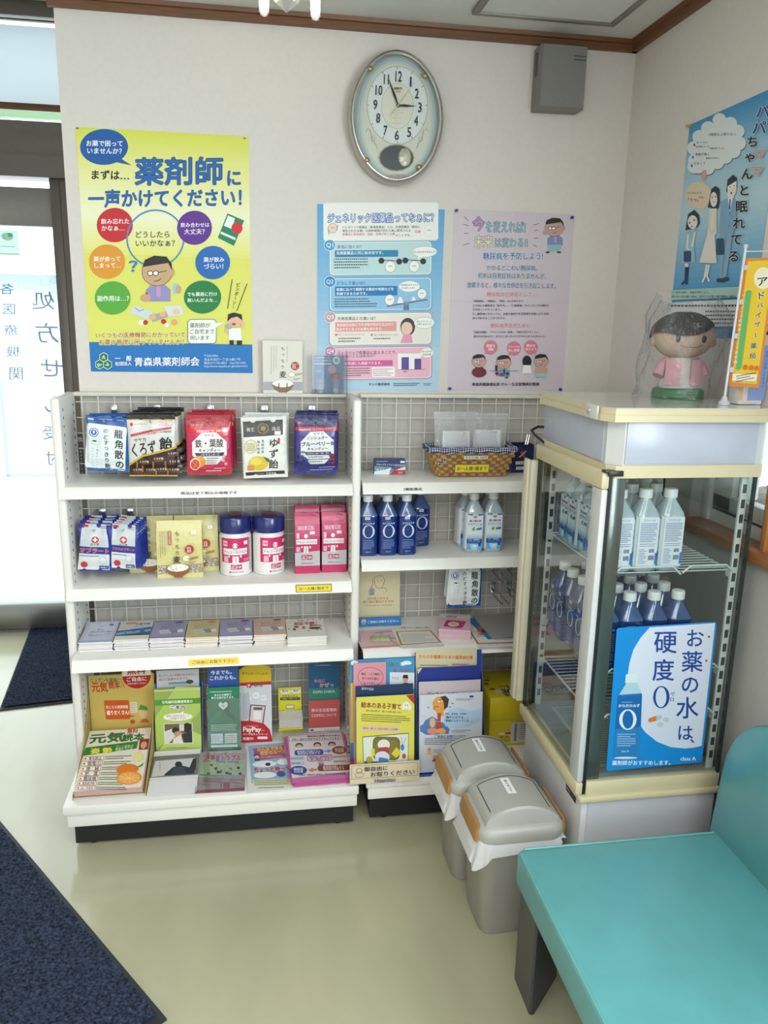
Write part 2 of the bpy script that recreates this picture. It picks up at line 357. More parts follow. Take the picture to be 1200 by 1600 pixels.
# outside: snow
g = G(); g.grid(lambda u, v: (-14+30*u, 2.0+26*v, -.06+.12*sin(9*u+5*v)*v), 24, 20); struct(g, 'ground_snow', snow)
g = G(); g.grid(lambda u, v: (XR+.14+9*u, -7+16*v, .83+.25*u+.03*sin(14*v+6*u)), 16, 20); struct(g, 'ground_snow_bank', snow)
stone = mat('grey_garden_stone', '8f8578', .85, var=.25, vs=9, bump=.5, bs=30)
rnd = random.Random(5)
for k in range(10):
    x = 2.66+.20*(k % 2); y = -.28+.105*k; r = .055+.012*rnd.random(); g = G(); g.ball((0, 0, 0), (r*1.2, r, r*.8), n=9, k=6)
    g.v = [tuple(c*(1+.18*rnd.uniform(-1, 1)) for c in p) for p in g.v]
    tag(g.build('garden_stone', stone, None, (x, y, .885+.05*(k % 2)), (0, 0, rnd.random()*3)), ('grey stone in the snow outside the right window, %s of the row' % ('first', 'second', 'third', 'fourth', 'fifth', 'sixth', 'seventh', 'eighth', 'ninth', 'tenth')[k]), 'stone', 'stones in the snow outside')
g = G(); g.box(XR+.13, XR+.55, -5, 3.0, 2.2, 2.26); struct(g, 'sky_blocker', mat('sky_blocker_white', 'c9c9c6', .7))  # unseen slab added above the right window to block sky light outside
g = G(); g.box(XR+3.2, XR+3.3, -7, 9, .4, 4.2); struct(g, 'wall_neighbour', mat('neighbour_wall', 'a9b6c2', .8))
# right window: frame, sash, sill
wfr = mat('white_window_frame', 'd9d8d4', .35)
fx = XR+.045
w1 = struct(G().box(fx, fx+.06, WY0, WY1, WZ0, WZ0+.035), 'window_1', wfr)
for n, (y0, y1, z0, z1, dx) in (('frame', (WY0, WY1, WZ1-.03, WZ1, 0)), ('frame', (WY1-.035, WY1, WZ0, WZ1, 0)), ('sash', (-1.16, WY1-.035, WZ0+.04, WZ0+.085, .012)), ('sash', (WY1-.125, WY1-.037, WZ0+.04, WZ1-.03, .012)),
                                ('sash', (-1.16, -1.1, WZ0+.04, WZ1-.03, .012)), ('sash', (WY0, -1.1, WZ0+.04, WZ0+.1, .035)), ('sash', (WY1-.16, WY1-.12, WZ0+.085, WZ1-.03, .03))):
    G().box(fx-.01+dx, fx+.03+dx, y0, y1, z0, z1, b=.004).build(n, wfr, w1)
G().box(fx+.02, fx+.026, WY0, WY1, WZ0+.035, WZ1-.03).build('pane', pane_m, w1)
G().box(fx+.004, fx+.012, WY0, WY1-.04, WZ0+.036, WZ0+.041).build('track', mat('black_rubber', '1c1c1e', .6), w1)
G().box(XR-.035, fx+.0, WY0, WY1+.02, WZ0-.028, WZ0+.002, b=.003).build('sill', oak, w1)
sh = thing('wooden_shelf_box', 'light brown wooden box shelf on the window sill beside the cooler', 'shelf', (XR-.012, -.975, WZ0-.03))
G().box(-.0, .10, -.02, 0, .0, .215, b=.002).build('side_board', mat('shelf_wood', 'a8703f', .4, var=.15, vs=12, stretch=(14, 14, 1.2)), sh)
G().box(-.0, .10, -.5, -.02, 0, .022, b=.002).build('bottom_board', oak, sh)
w3 = struct(G().box(fx, fx+.05, -3.6, -2.0, WZ0, WZ0+.04), 'window_3', wfr)
for y0, y1, z0, z1 in ((-3.6, -2.0, 2.06, 2.1), (-3.6, -3.56, WZ0, 2.1), (-2.04, -2.0, WZ0, 2.1), (-2.82, -2.78, WZ0, 2.1)): G().box(fx, fx+.05, y0, y1, z0, z1, b=.003).build('frame', wfr, w3)
G().box(fx+.02, fx+.026, -3.6, -2.0, WZ0+.03, 2.08).build('pane', pane_m, w3)
# floor mats
def floor_mat(corners, label):
    cx = sum(p[0] for p in corners)/4; cy = sum(p[1] for p in corners)/4
    t = thing('floor_mat', label, 'mat', (cx, cy, 0))
    P = [(x-cx, y-cy) for x, y in corners]
    G().prism(P, .0, .006, 'z').build('border', mat('mat_rubber', '23262e', .7), t)
    k = .97; Q = [np.array(p)*k for p in P]
    f = lambda u, v: Q[0]*(1-u)*(1-v)+Q[1]*u*(1-v)+Q[2]*u*v+Q[3]*(1-u)*v
    rn = random.Random(3); nu = 170; nv = 170
    g = G(); g.grid(lambda u, v: (*f(u, v), .010+.0045*rn.random()), nu, nv)
    g.build('pile', mat('mat_pile', '2d3445', .95, var=.85, vs=130, spec=.1, bump=.8, bs=260), t, smooth=0, fix=False)
e1 = np.array((.533+.09, -1.123+.262)); e1 /= np.linalg.norm(e1); n1 = np.array((-e1[1], e1[0]))*-1
A = np.array((-.09, -.262))-e1*.45
floor_mat([tuple(A+n1*.9), tuple(A+n1*.9+e1*1.5), tuple(A+e1*1.5), tuple(A)], 'large dark blue entrance mat on the floor in front of the shelves')
floor_mat([(-.323, .535), (.10, .60), (.0, 1.47), (-.437, 1.46)], 'small dark blue mat in the doorway before the entrance door')

# ---------------------------------------------------------------- gondola shelving
slot = mat('slot_shadow_grey', '3a3a3c', .6)
wire = mat('white_wire', 'e4e0d6', .35)
kickm = mat('black_kick_plate', '15171a', .4)
def gondola(x0, x1, zs, label, left_panel, right_panel, deck_z, deck_y, gname):
    t = thing('gondola_shelf', label, 'shelving', (x0, 0, 0))
    w = x1-x0; X = lambda a: a-x0
    for px in left_panel, right_panel:
        if px is None: continue
        a, b = px; g = G(); g.box(X(a), X(b), -.215, -.008, 0.0, 1.376, b=.004); g.box(X(a)-.001, X(b)+.001, -.23, -.205, .0, 1.376, b=.009, seg=3)
        pn = g.build('end_panel', white, t)
        g = G()
        for k in range(44):
            z = .22+k*.026
            for y in (-.185, -.045): g.box(X(b)-.001, X(b)+.0012, y-.002, y+.002, z-.004, z+.004); g.box(X(a)-.0012, X(a)+.001, y-.002, y+.002, z-.004, z+.004)
        g.build('bracket_slots', slot, pn, smooth=0, kind='stuff')
    G().box(0.02, w, -.03, -.004, 1.364, 1.377, b=.003).build('top_rail', mat('cream_enamel', 'd9d6c8', .4), t)
    g = G(); r = .0016
    xs = np.arange(.045, w-.01, .0505)
    for x in xs: g.tube([(x, -.024, .17), (x, -.024, 1.366)], r, 6)
    for k in range(24): z = 1.345-.0505*k; g.tube([(.025, -.0205, z), (w-.01, -.0205, z)], r, 6)
    g.build('wire_grid', wire, t, kind='stuff')
    for i, z in enumerate(zs):
        e = -.068 if i == 2 else 0; k = .7 if i == 2 and gname == 'R' else 1
        g = G(); p = [(-.02, z-.014), (-.02, z), (-.222+e, z), (-.231+e, z-.003), (-.249+e, z-.031*k), (-.25+e, z-.036*k), (-.243+e, z-.037*k), (-.222+e, z-.014)]
        g.prism(p, 0.004+(.016 if i == 2 and gname == 'L' else 0), w-.003, 'x'); g.build('shelf_board', white, t)
    g = G(); g.box(.0, w, deck_y, -.02, deck_z-.03, deck_z, b=.003); g.build('base_deck', white, t)
    G().box(.008, w-.004, deck_y+.012, deck_y+.03, deck_z-.078, deck_z-.03, b=.002).build('base_skirt', white, t)
    G().box(.02, w-.012, deck_y+.045, -.06, .012, deck_z-.06).build('kick_plate', kickm, t)
    for fx_ in (.07, w-.06): G().lathe([(.014, 0), (.014, .006), (.007, .008), (.007, .02)], 12, (fx_, deck_y+.07, 0)).build('levelling_foot', kickm, t)
    return t
LZ = (1.109, .783, .572); RZ = (1.112, .853, .565); DL = .168; DR = .178
gl_ = gondola(.160, 1.063, LZ, 'white metal shelving bay with candy bags, wipes and booklets', (.155, .181), (1.061, 1.087), DL, -.466, 'L')
gr_ = gondola(1.0885, 1.975, RZ, 'white metal shelving bay with blue water bottles, behind the drinks cooler', None, (1.955, 1.981), DR, -.452, 'R')
LZ = [z+.0005 for z in LZ]; RZ = [z+.0005 for z in RZ]; DL += .0005; DR += .0005   # resting height just above the boards
def shelf_strip(parent, x, y, z, w, h, bg, s, col, tilt=57):
    a = Art(w, h, quad=[(0, 0), (100, 0), (100, 100*h/w), (0, 100*h/w)])
    if bg: a.full(bg)
    a.txt(s, 50, 50*h/w, 86, col, .02, h=100*h/w*.55)
    a.build(parent, CARD, 'shelf_label', (x-parent.location.x, y, z), (R(tilt-90), 0, 0))
shelf_strip(gl_, .61, -.249, 1.079, .20, .018, None, '商品は全て税込み価格です', '333')
shelf_strip(gl_, .935, -.251, .753, .118, .026, '8c8658', 'お一人様1個まで', '222'); shelf_strip(gl_, .935, -.2518, .7555, .112, .020, 'f0d21e', 'お一人様1個まで', '222')
shelf_strip(gl_, .612, -.3185, .544, .155, .020, 'f2c81e', 'ご自由にお取り下さい', '222')
shelf_strip(gr_, 1.255, -.249, 1.083, .072, .017, None, '2類医薬品', '333')
# ---------------------------------------------------------------- sofa bench
teal = mat('teal_vinyl_leather', '5a9c9e', .32, var=.05, vs=14, bump=.12, bs=600, spec=.8)
so = thing('lobby_bench', 'teal vinyl waiting room bench with rounded backrest', 'bench', (1.36, -1.11, 0))
S0, SL = 0, 2.2
g = G()
def seat_ring(y, e):
    # rounded rectangle section in x-z with piping lip
    x0, x1, z0, z1 = e, .56-e, .292+e*.6, .385-e*.6; r = .014
    return [(cx+r*cos(a+pi/2*k/5), y, cz+r*sin(a+pi/2*k/5)) for cx, cz, a in ((x1-r, z1-r, 0), (x0+r, z1-r, pi/2), (x0+r, z0+r, pi), (x1-r, z0+r, 1.5*pi)) for k in range(6)]
g.loft([seat_ring(y, e) for y, e in ((0, .016), (-.004, .008), (-.012, .002), (-.022, 0), (-.5, 0), (-1.1, 0), (-SL, 0))]); seat = g.build('seat', teal, so)
g = G(); g.tube([(.0045, -.02-.1*k, .3805) for k in range(22)], .0026, 8); g.tube([(.02+.05*k, -.0045, .3805) for k in range(11)], .0035, 8); g.build('piping', mat('teal_piping', '5fa3a0', .3), seat)
g = G()
def back_ring(x):
    d, e = x; pts = []
    H = .345; r = .15
    for k in range(13): a = pi/2*k/12; pts.append((-r+r*sin(pi/2-a)*1.0, H-r+r*sin(a)))
    return pts
out = [(0., 0.)]+[(-.175+.175*cos(pi/2*k/12), .185+.175*sin(pi/2*k/12)) for k in range(13)]+[(-SL, .36), (-SL, 0)]
# outline in (y, z), extruded in x with softened edges
def brg(x, s): return [(x+.10*max(0, p[1]-.03)*1.0, (p[0]+SL/2)*(1-s*.012)-SL/2 if p[0] > -SL else p[0], .37+.0+(p[1]-.15)*(1-s*.04)+.15) for p in out]
g.loft([brg(x, s) for x, s in ((.516, 1), (.522, .3), (.534, 0), (.575, 0), (.585, .3), (.59, 1))]); g.build('backrest', teal, so, loc=(0, .025, 0))
def leg(y):
    g = G(); g.prism([(.021, y-.103), (.026, y-.108), (.034, y-.106), (.13, y-.004), (.13, y+.004), (.021, y+.004)], 0, .292, 'z'); return g.build('leg', mat('bench_leg_grey', '4c4d50', .35, .3), so)
for y in (-.0, -1.0, -2.05): leg(y)
for k, y in ((0, -.02),): G().box(.10, .46, y-.07, y-.02, .25, .292).build('frame_rail', mat('bench_frame_dark', '2b2c2e', .5), so)
G().box(.40, .50, -.105, 0, 0, .292, b=.006).build('leg', mat('bench_leg_grey', '55565a'), so)
# ---------------------------------------------------------------- waste bins
binm = mat('grey_bin_plastic', '9b9a93', .42, var=.02, bump=.05, bs=500); lidm = mat('grey_bin_lid', 'a9a9a3', .4, var=.02, bump=.05, bs=500); tan = mat('tan_handle', 'a87a45', .45)
bagm = glass('white_bin_liner', 'e8e8ea', .5, .62, .5, .3)
def make_bin(loc, rz, label, text):
    t = thing('waste_bin', label, 'bin', loc, rz, 'lidded waste bins beside the cooler')
    g = G(); w, d = .195, .165
    g.loft([rrect(w*.96, d*.96, .03, 0), rrect(w, d, .032, .006), rrect(w+.022, d+.022, .035, .29), rrect(w+.030, d+.03, .035, .305)]); g.build('body', binm, t)
    g = G(); g.loft([rrect(.244, .212, .04, z) if 0 else rrect(.236+a, .206+a, .04, z) for a, z in ((-.012, .292), (0, .294), (.004, .312), (0, .325), (-.012, .334), (-.028, .338))]); lid = g.build('lid_rim', lidm, t)
    # domed flap: arched across x
    def dome(u, v):
        x = (u-.5)*.205; y = (v-.5)*.178; e = max(abs(u-.5), 0)*2
        zt = .385-.035*(e**2)
        ex = min(1, (1-abs(2*u-1))/.10); ey = min(1, (1-abs(2*v-1))/.10); k = min(sin(pi/2*ex), sin(pi/2*ey))
        return (x, y, .334+(zt-.334)*(k**.6))
    g = G(); g.grid(dome, 32, 32); g.build('flap', lidm, t)
    ln = G()
    def top(u, v): p = dome(u, v); return (p[0], p[1], p[2]+.0005)
    path = [top(.10, .16+.7*k/12) for k in range(13)]+[top(.10+.8*k/16, .87) for k in range(1, 16)]+[top(.90, .86-.7*k/12) for k in range(13)]
    ln.tube(path, .0011, 6); ln.build('flap_seam', mat('seam_black', '1e1e1e', .6), t)
    for s in (-1, 1):
        g = G()
        sec = [(.002, 0), (.010, .004), (.012, .02), (.004, .05), (-.004, .052), (-.004, 0)]
        g.loft([[(s*(.117+a*k2), y, .286+b) for a, b in sec] for y, k2 in ((-.075, .7), (-.068, 1), (.068, 1), (.075, .7))]); g.build('handle', tan, t)
    a = Art(.024, .075, lambda u, v, h: (u-.012, .037-v, .3868+h-.002)); a.full('f2f2f0'); a.vt(text, 12, 8, 68, '222', 11, .02); a.build(t, CARD, 'sticker', (-.008, .02, 0))
    # liner bag hanging below the rim
    rnd = random.Random(len(text)); g = G()
    N = 40
    def lin_pt(u, v):
        k = u*N; a = 2*pi*u; base = rrect(.222, .192, .035, 0, 9)
        i = int(k) % len(base); p = base[i]
        n = Vector((p[0], p[1], 0)).normalized()
        drop = .020+.010*sin(3*a+1)+.06*max(0, cos(a-pi*1.12))**3; fl = .006+.010*v+.02*v*max(0, cos(a-pi*1.12))**2+.006*sin(9*a)*v
        return (p[0]+n.x*fl, p[1]+n.y*fl, .298-drop*v)
    g.grid(lin_pt, N, 6); g.build('bin_liner', bagm, t, fix=False)
    return t
make_bin((1.431, -.872, 0), R(1), 'front grey lidded bin with white liner, nearest the teal bench', '燃えるゴミ')
make_bin((1.410, -.652, 0), R(1), 'rear grey lidded bin with white liner, nearest the shelving', '燃えないゴミ')
# ---------------------------------------------------------------- posters on the walls
pin_blue = mat('blue_pin', '1c2f86', .35)
def poster(name, label, w, h, loc, rz=0, paper='ffffff', cat='poster', tilt=0):
    t = thing(name, label, cat, loc, rot=(0, tilt, rz))
    G().box(-w/2, w/2, -.0003, .0003, 0, h).build('sheet', mat('poster_paper_'+paper, paper, .6, var=.01), t)
    return t
def pushpin(x, y, z, rx, label, m=pin_blue, rz=0):
    g = G(); g.lathe([(.0045, 0), (.0045, .002), (.0028, .003), (.0028, .007), (.005, .008), (.005, .0105), (.001, .011)], 12, axis='y')
    o = g.build('pushpin', m, None, (x, y, z), (0, 0, rz)); tag(o, label, 'pushpin', 'pushpins of the posters'); return o
def man(a, cx, cy, r, skin='dcb394', body='8f9fd0', tie='c98fb5', pants=None):
    """simple cartoon man: round head with dark fringe and glasses over a shirt"""
    a.poly([(cx-.75*r, cy+1.9*r), (cx-.72*r, cy+1.15*r), (cx-.3*r, cy+.75*r), (cx+.4*r, cy+.75*r), (cx+.85*r, cy+1.15*r), (cx+.85*r, cy+1.9*r)], body)
    if pants: a.rect(cx-.6*r, cy+1.8*r, cx+.7*r, cy+2.25*r, pants)
    a.poly([(cx-.05*r, cy+.9*r), (cx+.2*r, cy+.9*r), (cx+.22*r, cy+1.5*r), (cx+.08*r, cy+1.65*r), (cx-.06*r, cy+1.5*r)], tie)
    a.ell(cx, cy, r, .92*r, '333'); a.ell(cx, cy, .97*r, .89*r, skin); a.ell(cx+.98*r, cy+.05*r, .14*r, .25*r, skin)
    a.poly([(cx-.95*r, cy-.3*r), (cx-.8*r, cy-.75*r), (cx-.2*r, cy-1.02*r), (cx+.6*r, cy-.95*r), (cx+.93*r, cy-.5*r), (cx+.95*r, cy-.05*r), (cx+.7*r, cy-.55*r)], '1c1c24')
    for dx in (-.45, -.1): a.ring(cx+dx*r, cy+.1*r, .17*r, .15*r, .05*r, '333', 16); a.ell(cx+dx*r, cy+.1*r, .14*r, .12*r, 'fff', 14)
    a.line([(cx+.05*r, cy+.05*r), (cx+.6*r, cy-.05*r)], .05*r, '333'); a.ring(cx-.1*r, cy+.35*r, .35*r, .25*r, .05*r, '333', 12, .3, 1.9)

# yellow pharmacist poster (B2)
YW, YH = .515, .728
t = poster('wall_poster', 'large yellow poster with blue headline and coloured circles, left on the back wall', YW, YH, (.2348+YW/2, -.0012, 2.1689-YH), paper='e9e36a')
a = Art(YW, YH, quad=[(116.8, 196.8), (389.3, 214.7), (396.5, 584), (140.8, 579.5)])
a.full('dfe06a'); a.grad(0, .11, 'd6db52', 'e3e48a', 10); a.grad(.11, .34, 'e3e48a', 'f1f1cf', 12); a.grad(.34, .5, 'f1f1cf', 'e4e37c', 10); a.band(.872, 1, '1173bd')
a.sc(100, 180, 3.75)
a.ell(233, 183, 142, 105, '0f57a5', 40); a.poly([(330, 250), (396, 292), (290, 270)], '0f57a5')
a.txt('お薬で困って', 236, 162, 215, 'f4f6fa', .02, rot=.02); a.txt('いませんか？', 236, 206, 205, 'f4f6fa', .02, rot=.02)
a.txt('まずは…', 270, 347, 222, '1d1d1b', .03, rot=.03)
a.txt('薬剤師', 675, 328, 520, '0c63b4', .018, h=165, oc='0a2b5a', ow=.033); a.txt('に', 1000, 372, 78, '0c63b4', .02, h=85, oc='0a2b5a', ow=.04)
a.txt('一声かけてください！', 592, 485, 905, '0c63b4', .018, h=105, oc='0a2b5a', ow=.035)
a.ell(296, 640, 107, 101, 'c5202c'); a.txt('飲み忘れた', 298, 618, 168, 'f6e9e9', .02); a.txt('かなぁ…', 285, 658, 135, 'f6e9e9', .02)
a.ring(536, 720, 168, 165, 9, '3a87c4', 48); a.txt('どうしたら', 520, 697, 200, '2a2a3a', .012); a.txt('いいかなぁ？', 535, 748, 232, '2a2a3a', .012)
a.ell(767, 660, 103, 100, '5d2a91'); a.txt('飲み合わせは', 770, 643, 170, 'efe9f6', .02); a.txt('大丈夫？', 767, 682, 122, 'efe9f6', .02)
a.poly([(962, 578), (1060, 620), (1000, 768), (905, 720)], '12825c'); a.poly([(965, 590), (1005, 607), (990, 670), (940, 650)], 'eef2ee'); a.ell(1018, 664, 33, 35, 'd22a35'); a.poly([(925, 683), (1012, 722), (1007, 735), (920, 696)], 'e6efe6')
a.sc(100, 380, 3.75)
a.ell(250, 104, 107, 101, 'e0972a'); a.txt('薬が余って', 250, 88, 160, 'fbf3e2', .02); a.txt('しまって…', 254, 126, 158, 'fbf3e2', .02)
a.txt('？', 404, 132, 55, '2b7fc0', .03, h=68)
a.ell(283, 317, 106, 98, '54a838'); a.txt('副作用は…？', 286, 320, 188, 'eef7ea', .02)
a.ell(875, 115, 103, 98, '1067b5'); a.txt('薬が飲み', 882, 97, 122, 'eef', .02); a.txt('づらい！', 880, 136, 115, 'eef', .02)
a.ell(815, 316, 110, 97, '0d7c3c'); a.txt('でも薬局に行け', 813, 299, 178, 'eef7ea', .02); a.txt('無いんだよな…', 813, 334, 176, 'eef7ea', .02)
man(a, 547, 165, 92, 'c9a47c', '938fc0', 'c895c0'); a.rect(642, 235, 672, 295, '9fc4e6'); a.ell(672, 270, 17, 24, 'c9a47c'); a.ell(478, 318, 32, 24, 'c9a47c'); a.ell(484, 292, 8, 5, 'c0202c')
a.poly([(415, 362), (525, 400), (490, 445), (380, 405)], 'cfd9df'); a.line([(415, 375), (440, 395), (470, 385)], 4, '667'); a.poly([(500, 420), (600, 402), (612, 430), (520, 460)], 'a9a8ad'); a.ell(522, 432, 18, 15, 'e8b28a'); a.ell(580, 416, 18, 15, 'e8b28a')
a.poly([(583, 365), (690, 363), (705, 420), (615, 430)], 'd9dedd'); a.ell(660, 402, 22, 17, 'e9c1a5'); a.ell(452, 463, 18, 15, 'f0eeea'); a.ell(478, 462, 14, 14, 'c3262e'); a.ell(585, 458, 16, 14, 'c3262e'); a.ell(602, 480, 14, 14, 'f0eeea'); a.ell(648, 462, 19, 17, 'e8a878')
a.txt('いくつもの医療機関にかかっていて、', 455, 535, 545, '9a4420', .016, oc='f1efb0', ow=.09); a.txt('お薬の管理に困っていませんか？', 455, 577, 505, '9a4420', .016, oc='f1efb0', ow=.09)
a.line([(990, 215), (963, 385)], 4, '2b2b22'); a.line([(1078, 240), (1018, 398)], 4, '2b2b22'); a.vt('ピンポーン!', 1030, 232, 390, '2b2b22', 26, .01, dx=-35)
a.rr(727, 446, 897, 590, 22, '555'); a.rr(730, 449, 894, 587, 20, 'f2f2ee'); a.poly([(885, 470), (944, 464), (888, 500)], 'f2f2ee')
a.txt('薬剤師が', 800, 482, 120, '2b2b2b', .008); a.txt('ご自宅まで', 812, 518, 145, '2b2b2b', .008); a.txt('伺います', 798, 555, 116, '2b2b2b', .008)
a.poly([(972, 500), (1040, 500), (1048, 572), (968, 570)], 'f4f4f2'); a.rect(975, 570, 1000, 598, '1a1a1a'); a.rect(1018, 572, 1048, 600, '1a1a1a'); a.ell(1005, 458, 42, 36, 'e7b79c'); a.poly([(962, 460), (966, 418), (1000, 408), (1046, 420), (1050, 455), (1020, 432), (985, 440)], '191919'); a.ell(1000, 476, 12, 8, 'b0403c', 12); a.ell(1052, 478, 10, 22, 'e7b79c'); a.rect(950, 476, 985, 505, '9fb3aa'); a.ell(958, 515, 14, 12, 'e7b79c')
for cx, cy, r0 in ((230, 664, 0), (207, 706, 0), (253, 708, 0)):
    a.poly([(cx+30*sin(pi/3*k), cy-30*cos(pi/3*k)) for k in range(6)], 'dfe9df'); a.poly([(cx+26*sin(pi/3*k), cy-26*cos(pi/3*k)) for k in range(6)], '0c7a4e')
a.txt('A', 230, 664, 22, 'eef', .01); a.txt('P', 205, 706, 18, 'eef', .01, rot=-2.1); a.txt('A', 253, 708, 22, 'eef', .01, rot=2.1)
a.txt('一　般', 346, 672, 98, 'eef2fa', .025); a.txt('社団法人', 347, 703, 98, 'eef2fa', .025); a.txt('青森県薬剤師会', 604, 693, 385, 'f4f6fc', .02)
a.txt('〒030-0961', 865, 661, 82, 'dfeaf6', .0); a.txt('青森市浪打一丁目16番17号', 932, 683, 215, 'dfeaf6', .0); a.txt('電話:017-742-8821　Fax:743-4452', 948, 703, 248, 'dfeaf6', .0); a.txt('http://www.aoyaku.or.jp/index.html', 952, 724, 255, 'dfeaf6', .0)
a.build(t)
for x, z, n in ((.2348+.006, 2.1689-.004, 'left'), (.2348+YW-.012, 2.1689-.006, 'right')): G().box(-.004, .004, -.0015, .0005, -.002, .002).build('staple', mat('staple_grey', '77766a', .5, .5), t, (x-.2348-YW/2, 0, z-2.1689+YH))

# blue generics poster (A2)
t = poster('wall_poster', 'blue question and answer poster with white title, middle of the back wall', .42, .594, (.9644+.21, -.0012, 1.98-.594), paper='9fc6e6')
a = Art(.42, .594, quad=[(82, 42), (1104, 92), (1057, 1555), (75, 1530)])
a.full('9ec6e4'); a.grad(0, .75, '5aa5d8', 'a9cde6', 16); a.band(.75, 1, 'b3d2e6')
a.rr(130, 30, 1053, 338, 22, 'e2e8ea'); a.rr(130, 40, 1050, 332, 20, 'f1f1ec'); a.rect(130, 44, 1053, 90, 'f1f1ec')
a.txt('ジェネリック医薬品ってなぁに？', 590, 155, 850, 'f6f6f4', .0, h=72, oc='1f66b4', ow=.085)
a.txt('ジェネリック医薬品（後発医薬品）とは、先発医薬品（最初に', 593, 228, 625, '2a2a2a', .01); a.txt('発売されたお薬）の特許期間が切れた後に販売される', 555, 257, 550, '2a2a2a', .01); a.txt('先発', 885, 267, 50, 'd5688c', .02); a.txt('医薬品と有効成分、効能・効果が同じお薬', 492, 284, 420, 'd5688c', .02); a.txt('のことです。', 770, 296, 120, '2a2a2a', .01)
def egg(cx, cy, r, col='f6f4f0', oc='777'):
    a.ell(cx, cy, r+3, r*1.1+3, oc, 22); a.ell(cx, cy, r, r*1.1, col, 22); a.line([(cx-r*.35, cy-r*.2), (cx-r*.3, cy-r*.1), (cx+r*.3, cy-r*.1), (cx+r*.35, cy-r*.2)], 4, '444')
egg(203, 235, 34, 'f2d8c8'); a.line([(168, 240), (175, 285)], 5, '666'); a.line([(243, 210), (235, 255)], 5, '666'); egg(980, 260, 40, 'f4f2ec', 'e6e4de')
def panel(y0, y1, bg, oc, q, qc, title, tc): a.rr(172, y0-3, 1003, y1+3, 34, oc); a.rr(180, y0+4, 995, y1-4, 30, 'fff'); a.rr(185, y0+8, 990, y1-8, 28, bg); a.ell(180, y0+28, 47, 46, 'e6f0f6'); a.ell(180, y0+28, 43, 42, qc); a.txt(q, 180, y0+30, 56, 'f4f8fb', .01); a.txt(title, 238+len(title)*14, y0+42, len(title)*28, tc, .014)
panel(342, 612, 'bfdcdf', '7fb4cc', 'Q1', '4a9fd0', '本当に効くの？', '22508a'); a.rr(220, 412, 728, 466, 6, '1f84b4'); a.txt('先発医薬品と同じ効き目です。', 420, 433, 375, 'f3f6f8', .022); a.greek(215, 470, 485, 560, 4, '333'); 
for cx in (665, 858):
    egg(cx, 545, 40); a.line([(cx-75, 490), (cx+75, 500)], 6, '444'); a.ell(cx-72, 497, 24, 24, '1c1c1c'); a.ell(cx+72, 505, 24, 24, '1c1c1c')
a.ell(942, 428, 102, 45, '9ab'); a.ell(942, 428, 99, 42, 'f6f6f2'); a.txt('同じ効き目があるんだ!!', 942, 430, 182, '222', .005); a.poly([(890, 462), (925, 466), (888, 490)], 'f6f6f2')
panel(632, 896, '8fc3e4', '6fa6cc', 'Q2', '2f8ac4', 'どうして安いの？', '22406a'); a.rr(220, 700, 722, 776, 6, '0f78b8'); a.txt('新薬に比べて開発する費用や時間などを', 462, 724, 460, 'f3f6f8', .022); a.txt('削減できるためです。', 355, 757, 245, 'f3f6f8', .022); a.greek(215, 790, 560, 870, 4, '2f3a48')
a.line([(640, 862), (965, 812)], 12, '66719a'); a.poly([(770, 892), (818, 892), (812, 830), (776, 830)], '66719a'); a.ell(794, 842, 16, 16, '8791b6'); egg(660, 812, 38); egg(920, 765, 36); a.poly([(720, 840), (735, 790), (755, 790), (772, 838)], 'f4f4f2'); a.poly([(835, 820), (845, 788), (858, 788), (872, 815)], 'f4f4f2')
a.ell(818, 705, 84, 42, 'f6f6f2'); a.txt('開発費を抑えられる', 820, 693, 140, '222', .004); a.txt('から安いんだ!!', 808, 717, 110, '222', .004)
panel(915, 1172, 'ebe7dc', 'b9b4a8', 'Q3', 'c99aa6', '先発医薬品との違いは？', '22406a'); a.rr(220, 985, 714, 1062, 6, 'e59c9a'); a.txt('有効成分は同じですが味や形が工夫されて', 462, 1008, 455, 'fbf1ee', .022); a.txt('飲みやすくなったお薬もあります。', 415, 1042, 372, 'fbf1ee', .022)
a.ell(228, 1086, 10, 10, 'e0728a', 12); a.txt('同じでなければいけない点', 350, 1086, 212, 'd98a8a', .012); a.ell(515, 1090, 10, 10, 'e0728a', 12); a.txt('違いが認められている点', 630, 1092, 190, 'd98a8a', .012); a.greek(245, 1105, 425, 1150, 2, '444'); a.greek(530, 1110, 670, 1132, 1, '444')
a.ell(805, 1030, 60, 72, '3a3340'); a.ell(798, 1042, 46, 52, 'eec4b4'); a.rect(775, 1090, 830, 1160, 'e79ab8'); a.poly([(745, 1160), (770, 1095), (835, 1095), (848, 1160)], 'e79ab8'); a.ell(940, 1000, 84, 48, '9a9'); a.ell(940, 1000, 81, 45, 'f6f6f2'); a.txt('飲みやすくなった', 940, 988, 125, '222', .004); a.txt('お薬もあるんだ!!', 940, 1010, 125, '222', .004)
panel(1190, 1448, 'eeb6c8', 'c98aa6', 'Q4', 'c486ae', 'ジェネリック医薬品に変えることで、', '22406a'); a.txt('何か良いことはあるの？', 390, 1258, 300, '22406a', .014); a.rr(200, 1296, 684, 1342, 6, 'cf5c98'); a.txt('医療費削減にも貢献できます。', 420, 1318, 350, 'fdf', .022); a.greek(215, 1350, 500, 1425, 4, '444')
